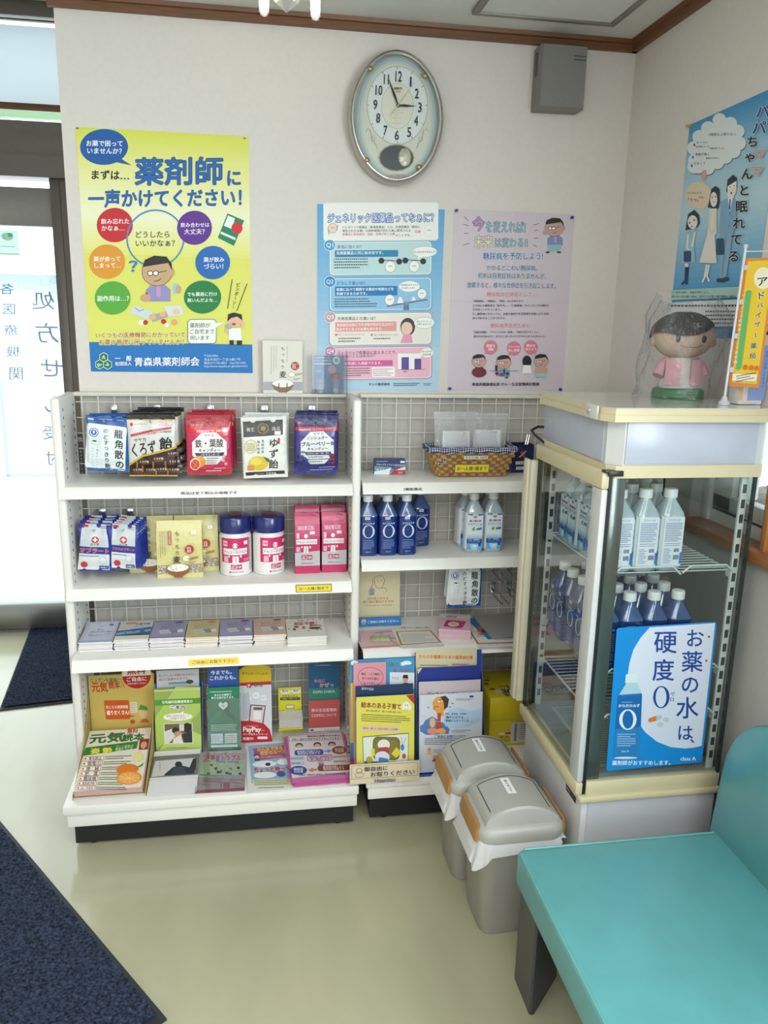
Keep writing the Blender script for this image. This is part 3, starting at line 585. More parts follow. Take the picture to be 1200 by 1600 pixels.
a.rect(725, 1245, 915, 1375, 'f6f2f2'); a.rect(755, 1275, 815, 1375, '5a4796'); a.rect(860, 1288, 915, 1375, '5a4796'); a.rr(517, 1352, 702, 1432, 6, 'f8f4f2'); a.greek(525, 1360, 690, 1425, 4, 'b06a86'); a.ell(962, 1242, 52, 38, 'f6f6f2'); a.txt('約1.6兆円の', 962, 1232, 86, '222', .004); a.txt('削減効果', 962, 1256, 70, '222', .004); a.line([(725, 1375), (945, 1375)], 3, '444'); a.txt('現在', 786, 1390, 30, '333', .0)
a.txt('サンド株式会社', 575, 1490, 172, '222', .022); a.greek(690, 1480, 900, 1510, 2, '333'); a.greek(935, 1485, 1005, 1510, 2, '666')
a.build(t)

# pink diabetes poster (A2)
PX, PZ = 1.4166, 1.9834
t = poster('wall_poster', 'pale pink creased health poster with blue handwritten lines, right on the back wall', .42, .594, (PX+.21, -.0012, PZ-.594), paper='d9cbd4')
a = Art(.42, .594, quad=[(50, 88), (1018, 132), (910, 1550), (5, 1540)])
a.full('d3c6d0'); a.line([(545, 110), (515, 830), (480, 1540)], 3, 'c6b8c4'); a.line([(25, 835), (960, 850)], 3, 'c4b6c2'); a.poly([(548, 110), (1015, 132), (963, 848), (518, 832)], 'd0c4ce')
a.txt('今', 245, 210, 100, 'b98fc4', .02, h=120, oc='333', ow=.045); a.txt('を変えれば!', 462, 235, 320, '8fc6d8', .01, h=95, oc='333', ow=.04, rot=.02)
a.txt('未来', 285, 352, 150, 'e6e2c4', .02, h=105, oc='333', ow=.045); a.txt('は変わる!!', 508, 362, 262, '8fc6d8', .01, h=80, oc='333', ow=.04)
for p in (((128, 150), (163, 185)), ((124, 212), (164, 226)), ((128, 288), (164, 287)), ((124, 382), (172, 368)), ((685, 222), (728, 207)), ((688, 268), (720, 262)), ((690, 328), (720, 328)), ((680, 382), (712, 397))): a.line(p, 4, '333')
man(a, 852, 240, 78, 'c39a90', '7f8db6', 'b39cc0', '8fbcc4'); a.ell(775, 282, 20, 18, 'c39a90'); a.ell(797, 442, 18, 8, '333', 12); a.ell(887, 442, 18, 8, '333', 12); a.rect(795, 395, 890, 432, '8fbcc4')
a.txt('糖尿病を予防しよう!', 520, 472, 480, '2a62a4', .02, h=62, oc='eef0f2', ow=.06)
for s, x, y, w in (('かかるとこわい糖尿病。', 512, 568, 405), ('初めは自覚症状はありませんが、', 512, 632, 545), ('放置すると、様々な合併症を引き起こします。', 508, 708, 705)): a.txt(s, x, y, w, '2d5e8c', .02, h=48, oc='e9eef2', ow=.06, rot=.015)
a.txt('糖尿病の合併症として…', 508, 780, 395, 'c9647e', .02, h=38, oc='efe8ea', ow=.06)
for s, x, y, w in (('「神経障害」「網膜症」「腎症」などがあります。', 405, 834, 405), ('その他にも糖尿病は「脳卒中」、「心筋梗塞」などいろいろな病気を', 502, 870, 605), ('引き起こしやすくします。', 312, 902, 222), ('もし糖尿病にかかっても、治療の継続や生活習慣の改善により合併', 500, 937, 605), ('症を予防することができます。', 330, 970, 262)): a.txt(s, x, y, w, '33303a', .008)
a.txt('糖尿病予防のために', 498, 1030, 318, 'c9647e', .02, h=38, oc='efe8ea', ow=.06)
a.txt('「適度な運動」「バランスの良い食事」「健診を受ける」など、', 468, 1082, 520, '33303a', .008); a.txt('毎日の生活の中で、あなたにあったやり方ではじめてみませんか。', 492, 1116, 570, '33303a', .008)
for x, y, s1, s2, tx in ((343, 1203, '適度な', '運動', 290), (527, 1212, 'バランスの', '良い食事', 480), (660, 1203, '健診を', '受けよう', 706)):
    a.ell(x, y, 54, 56, 'd77a92'); a.poly([(x-28, y+42), (x+28, y+42), (tx, y+54)], 'd77a92'); a.txt(s1, x, y-13, min(92, 24*len(s1)), 'f8eef0', .014); a.txt(s2, x, y+15, 22*len(s2), 'f8eef0', .014)
man(a, 250, 1312, 55, 'c9a092', '6d1f35', '6d1f35'); a.ell(252, 1400, 58, 40, '6d1f35'); man(a, 445, 1322, 58, 'c9a092', '8aa2c8', '333'); a.line([(335, 1390), (558, 1390)], 3, '333'); a.rect(378, 1345, 396, 1392, '223'); a.rect(410, 1405, 455, 1430, '5a5a78'); a.ell(392, 1410, 14, 14, '7a2236', 12); a.ell(474, 1412, 16, 14, '445', 12); a.ell(468, 1440, 15, 11, '667', 12)
man(a, 740, 1312, 55, 'c9a092', '8fa6c8', 'c9a092'); a.ell(738, 1395, 50, 40, 'c9a092'); a.rect(692, 1410, 785, 1440, '9cc4c8'); a.ell(628, 1315, 36, 46, '17151c'); a.poly([(590, 1410), (600, 1345), (655, 1345), (665, 1410)], 'efeeee')
a.txt('青森県健康福祉部 がん・生活習慣病対策課', 460, 1494, 530, '22202a', .022)
a.build(t)
for x, z, n in ((.006, -.006, 'upper left'), (.408, -.012, 'upper right'), (.007, -.588, 'lower left'), (.41, -.588, 'lower right')):
    pushpin(PX+x, -.0022, PZ+z, 0, 'blue pushpin in the %s corner of the pale pink poster' % n)

# sleep poster on the right wall (A2)
t = poster('wall_poster', 'blue poster with three drawn standing figures and thought cloud, on the right wall', .42, .594, (XR-.0012, -.61, 1.590), -pi/2, '8fbcd6')
a = Art(.42, .594, quad=[(160, 275), (855, -30), (612, 1838), (20, 1818)])
a.full('7fb4d4'); a.grad(0, .2, '3f8fc4', '9cc4da', 10); a.grad(.2, .42, '9cc4da', 'b9d4de', 8); a.grad(.42, .8, 'b9d4de', '4f9acb', 14); a.band(.8, 1, '4a96c8')
cl = [(195, 450), (205, 540), (235, 365), (300, 300), (385, 240), (465, 270), (520, 330), (530, 420), (490, 480), (430, 520), (370, 560), (300, 600), (235, 590), (200, 590)]
a.cloudy([(x+4, y+8) for x, y in cl], 52, '5c7f98'); a.cloudy(cl, 52, 'dfe6e6'); a.poly([(200, 400), (385, 230), (520, 330), (480, 500), (280, 620), (190, 580)], 'dfe6e6')
for x, y, s1, w1, s2, w2 in ((200, 425, '疲れているのに', 85, '2週間以上眠れない', 205), (190, 518, '食欲が無く', 105, '体重が減っている', 105), (182, 582, 'だるくて', 85, '意欲がわかない', 100)):
    a.rect(x-6, y-8, x+6, y+10, '1d4c86')
    b1 = x == 200
    a.txt(s1, x+16+w1/2, y-w1*.19, w1, '222' if b1 else '1d4c86', .01); a.txt(s2, x+20+w1+w2/2, y-w1*.4-w2*.2, w2, '1d4c86' if b1 else '222', .01)
a.txt('日が続いている', 262, 440, 100, '222', .008)
a.poly([(260, 622), (290, 615), (290, 655), (300, 660), (270, 695), (252, 662), (262, 660)], 'dca58c')
a.ell(232, 800, 98, 100, 'e0cdb0'); a.poly([(240, 880), (300, 870), (262, 920)], 'e0cdb0'); a.txt('もしかしたら', 205, 785, 105, '222', .01); a.txt('「うつ」', 195, 838, 75, '1d3c7a', .025); a.txt('かも…', 265, 818, 55, '222', .01)
def lady(cx, cy, s, dress, hair='23262e', leg='e6ddd6'):
    pass
ink = '2a2d36'
a.poly([(140, 1060), (160, 940), (205, 910), (240, 950), (246, 1010), (225, 1040)], ink); a.ell(193, 1000, 36, 50, 'e9e2da'); a.ell(172, 1005, 5, 9, ink, 10); a.ell(205, 985, 5, 9, ink, 10); a.ell(188, 1032, 4, 8, ink, 10)
a.poly([(160, 1065), (215, 1060), (205, 1170), (215, 1290), (112, 1300), (150, 1170)], '9fc0d0'); a.line([(162, 1090), (152, 1190), (170, 1200)], 14, 'e9e2da'); a.line([(213, 1070), (190, 1180)], 14, 'e9e2da'); a.rr(130, 1210, 185, 1290, 10, '27466a'); a.poly([(140, 1325), (168, 1325), (160, 1430), (120, 1455), (112, 1445), (138, 1420)], '1d3558'); a.poly([(150, 1325), (168, 1325), (150, 1420), (165, 1445), (150, 1455), (138, 1430)], '1d3558'); a.rect(138, 1300, 165, 1326, 'e9e2da')
a.poly([(305, 895), (330, 760), (360, 735), (390, 760), (392, 850), (382, 905)], ink); a.ell(348, 835, 26, 55, 'e9e2da'); a.ell(337, 820, 4, 8, ink, 10); a.ell(362, 815, 4, 8, ink, 10); a.ell(348, 855, 4, 6, ink, 10)
a.poly([(318, 905), (370, 900), (372, 1080), (355, 1100), (372, 1300), (245, 1295), (305, 1080)], 'e4ddd4'); a.line([(320, 930), (315, 1040), (338, 1090)], 14, 'd8d0c8'); a.line([(366, 930), (362, 1030), (340, 1090)], 14, 'd8d0c8'); a.line([(300, 1310), (285, 1400), (268, 1435)], 14, 'e9e2da'); a.line([(318, 1310), (300, 1390), (318, 1430)], 14, 'e9e2da')
a.poly([(440, 780), (450, 690), (490, 655), (518, 680), (515, 760), (500, 810)], ink); a.poly([(450, 740), (515, 700), (515, 780), (488, 830), (450, 815)], 'e9e2da'); a.ell(467, 745, 8, 14, 'fff', 12); a.ell(500, 735, 8, 14, 'fff', 12); a.ell(468, 746, 4, 7, ink, 10); a.ell(500, 736, 4, 7, ink, 10); a.ell(478, 790, 6, 9, ink, 10)
a.poly([(400, 850), (450, 825), (490, 825), (512, 850), (515, 1010), (490, 1100), (395, 1090), (390, 1070)], '7fa6c4'); a.poly([(452, 825), (490, 825), (468, 925)], 'eef'); a.line([(470, 835), (466, 910)], 10, '36557f'); a.poly([(395, 1090), (488, 1098), (440, 1410), (395, 1405)], '86acc6'); a.line([(440, 1100), (412, 1400)], 4, '3f5f7f'); a.rr(370, 1120, 428, 1240, 12, '1f4a66'); a.ell(405, 1422, 36, 16, '27405c'); a.ell(440, 1412, 22, 14, '27405c'); a.ell(462, 1030, 5, 5, '2c4868', 8); a.ell(468, 940, 5, 5, '2c4868', 8)
a.vt('ちゃんと眠れてる', 645, 350, 1312, '171717', 98, .03, oc='dfe9ee', ow=.06, dx=-155)
a.vt('パパ', 735, 120, 365, '1b4a8c', 118, .03, oc='e6eef2', ow=.06, dx=-55); a.vt('ママ', 705, 450, 700, 'c79a8c', 112, .03, oc='e6eef2', ow=.05, dx=-40)
a.poly([(52, 1492), (660, 1462), (650, 1540), (46, 1562)], 'a9ccc4'); a.txt('うつ病を治療し、自殺を予防しよう。', 192, 1508, 270, '222', .014); a.txt('眠れない日が続く時は、かかりつけ医や専門機関に相談を', 290, 1538, 470, '222', .014)
a.poly([(42, 1580), (640, 1555), (612, 1745), (30, 1760)], 'dfe4e6'); a.greek(50, 1585, 600, 1620, 1, '222'); a.greek(300, 1630, 560, 1740, 4, '222')
a.build(t)
pushpin(XR-.0022, -.404, 2.180, 0, 'yellow pushpin in the upper corner of the blue right wall poster', mat('yellow_pin', 'b9a21e', .35), -pi/2)

# ---------------------------------------------------------------- wall clock
CW, CH = .305, .392
ck = thing('wall_clock', 'oval silver wall clock with cream dial above the blue poster', 'clock', (1.2095, -.0005, 2.238))
silver = mat('satin_silver', 'b9b2ac', .28, .75, var=.02); silver2 = mat('bright_silver', 'd2cfcb', .16, .9, var=.02); gold = mat('pale_gold', 'a8966e', .3, .7)
def oval(rx, rz, y, n=64, p=1.0): return [(rx*cos(2*pi*k/n)*(1-.05*max(0, sin(2*pi*k/n))**2), y, rz*sin(2*pi*k/n)) for k in range(n)]
g = G(); g.loft([oval(CW/2*s, CH/2*s, y) for s, y in ((.93, 0), (.985, -.012), (1., -.03), (.985, -.046), (.955, -.052), (.925, -.049), (.915, -.038))], cap=False); fr_ = g.build('case', silver, ck)
g = G(); g.loft([oval(CW/2*s, CH/2*s, y) for s, y in ((.92, -.036), (.5, -.0361))], cap=True); g.build('dial_plate', mat('dial_cream', 'e6e2d0', .45), ck)
g = G(); g.tube(oval(CW/2*.915, CH/2*.93, -.054), .0042, 10, closed=True); rim = g.build('rim_rail', silver2, ck)
for sx, sz in ((-.62, .71), (.60, .66), (-.66, -.69), (.52, -.76)):
    g = G(); g.ball((0, 0, 0), (.009, .006, .008), n=12, k=8); g.build('rim_clip', gold, ck, (sx*CW/2*.93, -.056, sz*CH/2*.95))
a = Art(CW, CH, quad=[(156, 47), (1076, 117), (1031, 1387), (144, 1343)], h0=.0372)
a.map = lambda u, v, h: (u-CW/2, -h, CH/2-v)
a.ell(608, 735, 395, 600, '9fb0b4', 56); a.ell(608, 735, 370, 572, 'b4c1c2', 56); a.ell(609, 737, 345, 548, 'ccd1ca', 56); a.ell(610, 740, 322, 525, 'dddccd', 56)
a.ell(617, 610, 290, 372, 'b9a184', 56); a.ell(617, 610, 284, 366, 'e9ecec', 56); a.ring(617, 617, 150, 214, 4, 'b9a58c', 48); a.ell(617, 617, 147, 211, 'ece7d4', 48)
for k in range(60):
    th = 2*pi*k/60; x = 617+272*sin(th); y = 610-352*cos(th)
    if k % 5: a.ell(x, y, 2.5, 2.5, '666', 6)
    else: a.line([(617+266*sin(th), 610-342*cos(th)), (617+282*sin(th), 610-364*cos(th))], 6, '23242e')
for s, x, y, w, h in (('12', 628, 338, 62, 104), ('1', 742, 388, 18, 96), ('2', 800, 500, 40, 96), ('3', 828, 632, 38, 96), ('4', 793, 758, 38, 98), ('5', 727, 866, 40, 96), ('6', 610, 895, 42, 94), ('7', 502, 850, 36, 94), ('8', 435, 732, 40, 94), ('9', 408, 605, 40, 94), ('10', 442, 470, 66, 98), ('11', 512, 365, 48, 98)):
    a.txt(s, x, y, w, '23242e', .02, h=h, rot=.04)
a.txt('SEIKO', 622, 452, 80, '23242e', .03); a.rect(600, 474, 645, 480, 'b08a6a'); a.rect(598, 486, 648, 490, 'b08a6a')
for k, (x, w) in enumerate(((605, 90), (612, 125), (615, 40), (622, 130), (612, 40), (610, 130))): a.greek(x-w/2, 655+k*24, x+w/2, 667+k*24, 1, 'c9c0ae')
for s in (1, -1):
    cx = 374 if s == 1 else 848; pts = [(cx-s*58, 862), (cx-s*40, 830), (cx-s*15, 850), (cx-s*5, 900), (cx+s*5, 945), (cx+s*35, 970), (cx+s*52, 1020)]
    a.line(pts, 5, 'b3a38c'); a.ring(cx+s*12, 930, 18, 18, 4, 'b3a38c', 16)
a.ell(606, 1108, 170, 130, 'b0a68e', 16); a.ell(606, 1108, 160, 120, '2b3138', 16)
a.ell(610, 1290, 175, 30, 'c9c0bc', 30); a.ell(610, 1288, 110, 24, 'b4aba8', 24)
a.build(ck)
def at(x, y, yy):
    u, v = a.sc(0, 0, 1).uv(x, y); return Vector((u-CW/2, yy, CH/2-v))
hand = mat('hand_black', '16181f', .4)
def hand_(x, y, w, name, m, yy, back=0.0):
    p0 = at(620, 615, yy); p1 = at(x, y, yy); d = (p1-p0); n = Vector((-d.z, 0, d.x)).normalized(); g = G()
    q = [p0-d*back+n*w*.5, p0+d*.35+n*w, p1, p0+d*.35-n*w, p0-d*back-n*w*.5]
    vs = [tuple(v) for v in q]+[tuple(v-Vector((0, .0012, 0))) for v in q]
    g.add(vs, [(0, 1, 2, 3, 4), (9, 8, 7, 6, 5)]+[(k, (k+1) % 5, 5+(k+1) % 5, 5+k) for k in range(5)]); g.build(name, m, ck)
hand_(800, 622, .004, 'hour_hand', hand, -.0415, .08); hand_(520, 335, .0036, 'minute_hand', hand, -.044, .08); hand_(778, 395, .0007, 'second_hand', gold, -.0465, .5)
p = at(620, 615, -.04); G().lathe([(.004, 0), (.004, .008), (.002, .009)], 12, tuple(p), 'y').build('hub', gold, ck)
p = at(685, 1105, -.041); g = G(); g.ball((0, 0, 0), (.021, .006, .028), n=10, k=6); g.build('pendulum_crystal', mat('crystal_pearl', 'cdc9b8', .12, .3, var=.3, vs=60), ck, tuple(p), smooth=0)
p = at(610, 1290, -.043); G().lathe([(.004, 0), (.004, .004), (.001, .005)], 12, tuple(p), 'y').build('key_knob', gold, ck)
g = G(); g.loft([oval(CW/2*.9, CH/2*.915, -.0505), oval(CW/2*.4, CH/2*.4, -.0515)], cap=True); g.build('cover_glass', glass('clock_glass', 'fbfcfc', .5), ck)

# ---------------------------------------------------------------- wall speaker box, chandelier, open sign
sp = thing('wall_chime_box', 'grey plastic wall box under the ceiling trim in the corner', 'speaker', (1.736, -.0005, 2.288))
g = G(); g.loft([[(x*.076*s+.0, y, .0925+z*.0925*s2) for x, z in ((-1, -1), (1, -.98), (1, 1), (-1, 1))] for y, s, s2 in ((0, .99, .99), (-.068, 1, 1), (-.08, .95, .96))]); g.build('housing', mat('grey_abs', '7d7c78', .5, var=.02), sp)
g = G()
for k in range(2):
    for q in range(5): g.box(.03+q*.008, .0365+q*.008, -.0808, -.079, .152-k*.011, .1545-k*.011)
for q in range(12): g.box(-.0768, -.0755, -.045, -.02, .10+q*.006, .1025+q*.006)
g.build('vent_slots', mat('slot_black', '26262a', .6), sp, smooth=0, kind='stuff')
a = Art(.03, .008); a.map = lambda u, v, h: (u-.015+.0, -.0800-h, .026-v); a.rect(4, 1, 24, 6, '3a3a3c'); a.txt('IDEN', 14, 3.5, 16, 'aaa', .02); a.build(sp, CARD)
ch = thing('ceiling_chandelier', 'crystal ceiling lamp with two lit frosted bulbs at the picture top', 'lamp', (.87, -.30, 2.52))
G().lathe([(.17, -.012), (.17, 0)], 32).build('ceiling_plate', silver2, ch)
bulb = mat('lit_bulb', 'fff6e6', .4, emit=14)
for x, y in ((-.072, -.0), (.066, -.0)):
    s = G().lathe([(.012, -.012), (.014, -.045), (.012, -.05)], 16, (x, y, 0)).build('socket', silver2, ch)
    G().lathe([(.011, -.05), (.013, -.055), (.013, -.085), (.010, -.095), (.003, -.099)], 16, (x, y, 0)).build('bulb', bulb, ch)
    G().lathe([(.014, -.09), (.0135, -.099), (.009, -.108), (.002, -.111)], 16, (x, y, 0)).build('glass_tip', glass('crystal_tip', 'f2f2ee', .8, .15), ch)
for x in (-.012,):
    g = G(); g.lathe([(.052, -.012), (.05, -.045), (.03, -.075), (.001, -.098)], 6, (x, 0, 0)); g.build('crystal', glass('crystal_glass', 'e9eae6', 1., .25), ch, smooth=0)
osg = thing('door_sign', 'small black notice with white lettering on the door jamb behind the shelving', 'sign', (-.118, DY-.0625, .78))
g = G(); g.box(-.03, .03, -.002, .002, 0, .27, b=.001); g.build('plate', mat('sign_black', '1d1d1f', .4), osg)
a = Art(.06, .27, h0=.0023); a.txt('PUSH', 30, 30, 40, 'ccc', .01); a.txt('TO OPEN', 30, 42, 44, 'ccc', .01); a.vt('手をふれてください', 34, 70, 230, 'ccc', 11, .01); a.build(osg, CARD)
# prescription poster seen through the back of the door glass, and the green sticker
t = thing('door_poster', 'white prescription notice on the entrance glass, lettering reversed from inside', 'poster', (-.336, DY+.006, .812))
a = Art(.325, .995, lambda u, v, h: (u-.1625, -h+.001, .995-v), quad=[(-58, 408), (290, 413), (300, 1425), (37, 1428)])
a.full('f3f6fb'); a.grad(0, .12, 'b9c6dc', 'e6ecf5', 10); a.band(.985, 1, 'c9d1e0'); a.poly([(2, 1000), (18, 1000), (52, 1425), (37, 1425)], 'c9d2e4')
for p in (((70, 500), (95, 480), (85, 440)), ((95, 480), (120, 500), (160, 490), (200, 470), (195, 430)), ((200, 470), (240, 475), (270, 460), (285, 465)), ((240, 475), (248, 440))): a.line(p, 5, 'eef2fa')
ik = 'd0d7dd'
for ch_, x, y, w in (('処', 208, 568, 110), ('方', 220, 750, 108), ('せ', 236, 935, 100), ('ん', 240, 1110, 90), ('受', 216, 1240, 60), ('付', 225, 1348, 60)): a.txt(ch_, x, y, w, ik, .010, mir=True)
for ch_, x, y, w in (('各', 35, 502, 68), ('医', 45, 620, 62), ('療', 56, 738, 62), ('機', 66, 850, 62), ('関', 78, 965, 60)): a.txt(ch_, x, y, w, ik, .010, mir=True)
a.build(t, BACKLIT)
t = thing('door_sticker', 'small green and white sticker high on the entrance glass', 'sticker', (-.40, DY+.006, 1.862))
a = Art(.11, .145, lambda u, v, h: (u-.055, -h+.001, .145-v)); a.full('d3dcd6'); a.band(.0, .7, 'd8e0da'); a.ell(60, 30, 26, 18, 'b4ccb8'); a.ell(74, 22, 12, 10, 'b4ccb8'); a.greek(30, 70, 95, 80, 1, '8fae94'); a.band(.72, .78, '9cc2a0'); a.build(t, BACKLIT)
# ---------------------------------------------------------------- goods: bags, packs, boxes
chrome = mat('chrome_hook', 'b9bcc0', .15, .9, var=.02)
def hook(x, z, ln, label, double=False):
    t = thing('display_hook', label, 'hook', (x, -.0262, z), 0, 'display hooks on the wire grid')
    G().box(-.011, .011, -.003, .0, -.032, .006, b=.001).build('back_plate', chrome, t)
    for dx in ((-.009, .016) if double else (0,)):
        g = G(); g.tube([(dx, -.002, -.026), (dx, -ln*.5, -.026-.004), (dx, -ln*.92, -.03), (dx, -ln, -.022)], .0025, 8); g.build('prong', chrome, t)
    return t
def bag_surface(w, h, t, seed, seal=.055, wr=.0005):
    rn = random.Random(seed); ph = [rn.uniform(0, 6.28) for _ in range(6)]
    def dep(u, v):
        a = max(0., 1-(2*u-1)**4); k = max(0, min(1, (v-seal)/.30)); q = max(0, min(1, (1-seal*.7-v)/.22)); q = q*q*(3-2*q)
        e = (a**.55)*(k*k*(3-2*k))*(q)
        return t/2*e+wr*e*(sin(9*u+ph[0]+5*v)*.6+sin(13*v+ph[1]+3*u)+.5*sin(15*u+9*v+ph[2]))+.0009*sin(14*u+ph[3])
    return dep
def make_bag(name, label, cat, w, h, t, hexc, seed, artfn, quad, loc, rz=0, group=None, seal=.055, m=None, ry=0, rough=.3, fine=.007, pm=None):
    T = thing(name, label, cat, loc, rot=(0, ry, rz), group=group); dep = bag_surface(w, h, t, seed, seal)
    f = m or mat('film_'+hexc, hexc, rough, var=.03, coat=.3, bump=.25, bs=60)
    g = G(); nu, nv = 20, 26
    g.grid(lambda u, v: ((u-.5)*w, -dep(u, 1-v)-.0002, v*h), nu, nv); g.grid(lambda u, v: ((u-.5)*w, dep(u, 1-v)*.9+.0002, v*h), nu, nv, flip=True)
    g.build('pouch', f, T, smooth=60, fix=False)
    a = Art(w, h, lambda u, v, hh: (u-w/2, -dep(min(1, max(0, u/w)), min(1, max(0, v/h)))-hh, h-v), quad=quad, fine=fine, h0=.0006, dh=.0001)
    artfn(a); a.build(T, pm or GLOSS); return T
def art_A(a):
    a.full('17549c'); a.rr(296, 345, 628, 722, 20, 'dfe8ea'); a.greek(300, 298, 385, 318, 1, 'e8eef4', .7); a.line([(390, 300), (600, 290)], 3, 'dfe6ee')
    a.ell(357, 418, 40, 38, '17549c'); a.ell(357, 418, 33, 31, 'dfe8ea'); a.ell(357, 418, 25, 24, '17549c'); a.ell(357, 415, 9, 14, 'dfe8ea')
    a.vt('龍角散の', 560, 365, 715, '141414', 82, .02, dx=25); a.vt('のどすっきり飴', 455, 370, 715, '141414', 46, .012, dx=30)
    a.rr(345, 485, 410, 518, 10, '9ab'); a.rr(348, 488, 408, 515, 8, 'e8eeee'); a.ell(368, 490, 18, 8, '2a6a3a'); a.vt('十種類のハーブ', 395, 525, 705, '667', 14, 0); a.vt('のどにすっきり', 360, 540, 710, '667', 14, 0)
def art_B(a):
    a.full('d3d2ce'); a.band(0, .075, '15130f'); a.band(.075, .09, 'c9a43c')
    a.ell(678, 350, 14, 16, 'c22'); a.txt('サンプラネット', 752, 352, 105, '222', .015); a.rect(905, 335, 1008, 370, 'c94a48'); a.rect(907, 338, 1006, 367, 'e6dfda'); a.greek(912, 342, 1000, 364, 2, 'b33')
    a.poly([(668, 432), (840, 400), (1002, 383), (1002, 402), (840, 418), (668, 450)], 'b32a2a'); a.txt('まろやかでコクのある黒酢', 780, 436, 215, 'b33', .015, rot=-.12); a.txt('もろみ黒酢使用', 945, 420, 110, '222', .01); a.txt('サヤカ', 745, 480, 100, '222', .01, rot=-.1)
    a.txt('くろず', 775, 555, 205, '14110f', .02, h=120, rot=-.12); a.txt('飴', 955, 515, 105, '14110f', .03)
    a.poly([(645, 680), (760, 605), (900, 575), (1040, 540), (1040, 790), (640, 790)], 'c9a83a'); a.poly([(645, 700), (765, 622), (905, 590), (1040, 556), (1040, 780), (640, 780)], '2a1a14')
    for x, y in ((775, 665), (895, 640), (1010, 600), (715, 735), (825, 735), (920, 730), (1015, 735), (1020, 665)):
        a.rr(x-48, y-24, x+48, y+26, 8, '3a241c'); a.txt('くろず飴', x, y-2, 76, 'e6ded2', .02); a.line([(x-36, y+18), (x+36, y+16)], 4, 'b03a34')
    for x, y in ((715, 690), (760, 725), (850, 690), (950, 690), (870, 755), (965, 750)): a.poly([(x-8, y-30), (x+8, y-30), (x+4, y+30), (x-10, y+25)], '8a6a34')
def art_C(a):
    a.full('c3325c'); a.band(0, .2, 'ab2130'); a.band(.2, .3, 'd81f2e'); a.band(.9, 1, 'b02038'); a.txt('サヤカ', 115, 150, 90, 'e9a7b0', .0, slant=.3); a.txt('栄養機能食品（鉄・葉酸）', 200, 186, 175, 'f6dfe0', .01); a.rr(292, 170, 332, 195, 4, 'eadfdd')
    hexa = [(200+130*1.02*cos(k*pi/4+pi/8), 305+118*sin(k*pi/4+pi/8)) for k in range(8)]; a.poly(hexa, 'ece7e6')
    a.txt('サヤカ', 200, 215, 66, '333', .01); a.txt('鉄・葉酸', 200, 268, 200, '38302e', .02, h=58); a.txt('キャンディー', 202, 315, 155, '2c2628', .03); a.poly([(95, 332), (308, 332), (296, 356), (108, 356)], '1f2a66'); a.txt('+ビタミンE・C', 205, 344, 130, 'efe8d2', .015)
    a.greek(175, 362, 285, 410, 3, '555'); a.ell(126, 392, 46, 42, 'e79a32'); a.ell(95, 410, 38, 45, 'efd9c2', rot=.3); a.ell(95, 412, 31, 38, 'd4543f', rot=.3); a.line([(72, 388), (118, 436)], 3, 'efb59a'); a.line([(112, 385), (80, 440)], 3, 'efb59a'); a.ell(60, 365, 12, 6, '3a7a32')
    for x, y in ((302, 362), (298, 388), (316, 412)): a.ell(x, y, 13, 13, 'e88a98', 14); a.ell(x-3, y-3, 6, 5, 'f4c4ca', 10)
    a.greek(232, 436, 335, 450, 1, 'f0d6da'); a.greek(170, 452, 335, 468, 1, 'f0d6da')
def art_D(a):
    a.full('dcdcd8'); a.poly([(425, 118), (692, 110), (708, 488), (455, 498)], 'e6e6e0'); a.poly([(425, 118), (692, 110), (696, 214), (432, 226)], '2d2b27'); a.poly([(450, 472), (712, 462), (714, 486), (452, 496)], '2d2b27')
    a.ell(562, 168, 38, 36, '8a7a3c', 24); a.ell(562, 168, 32, 30, '2d2b27', 24); a.txt('寿', 562, 168, 36, 'a8954c', .02); a.txt('養生', 478, 173, 56, 'cfcabf', .0); a.txt('逸品', 648, 170, 56, 'cfcabf', .0); a.rect(640, 188, 680, 212, 'efe6e4')
    a.vt('ゆず飴', 636, 232, 452, '1a1a18', 70, .02); a.vt('馬路村産', 562, 240, 340, '33332e', 20, .0); a.vt('柚子使用', 533, 245, 345, '33332e', 20, .0); a.rect(662, 235, 676, 275, 'c0332c')
    a.ell(482, 290, 42, 48, 'b9a96a', 24); a.ell(482, 290, 38, 44, 'e0d9b8', 24); a.greek(455, 265, 510, 320, 4, '7a6f46'); a.ell(535, 408, 66, 50, 'd9bf3a', 24); a.ell(520, 395, 40, 28, 'e6d052', 18); a.poly([(565, 360), (605, 375), (618, 405), (590, 395)], '4a6a3a'); a.rect(462, 420, 508, 458, 'd98a5a'); a.txt('日堂本舗', 622, 480, 66, 'd8d4c8', .01); a.greek(515, 474, 580, 486, 1, '9a968c')
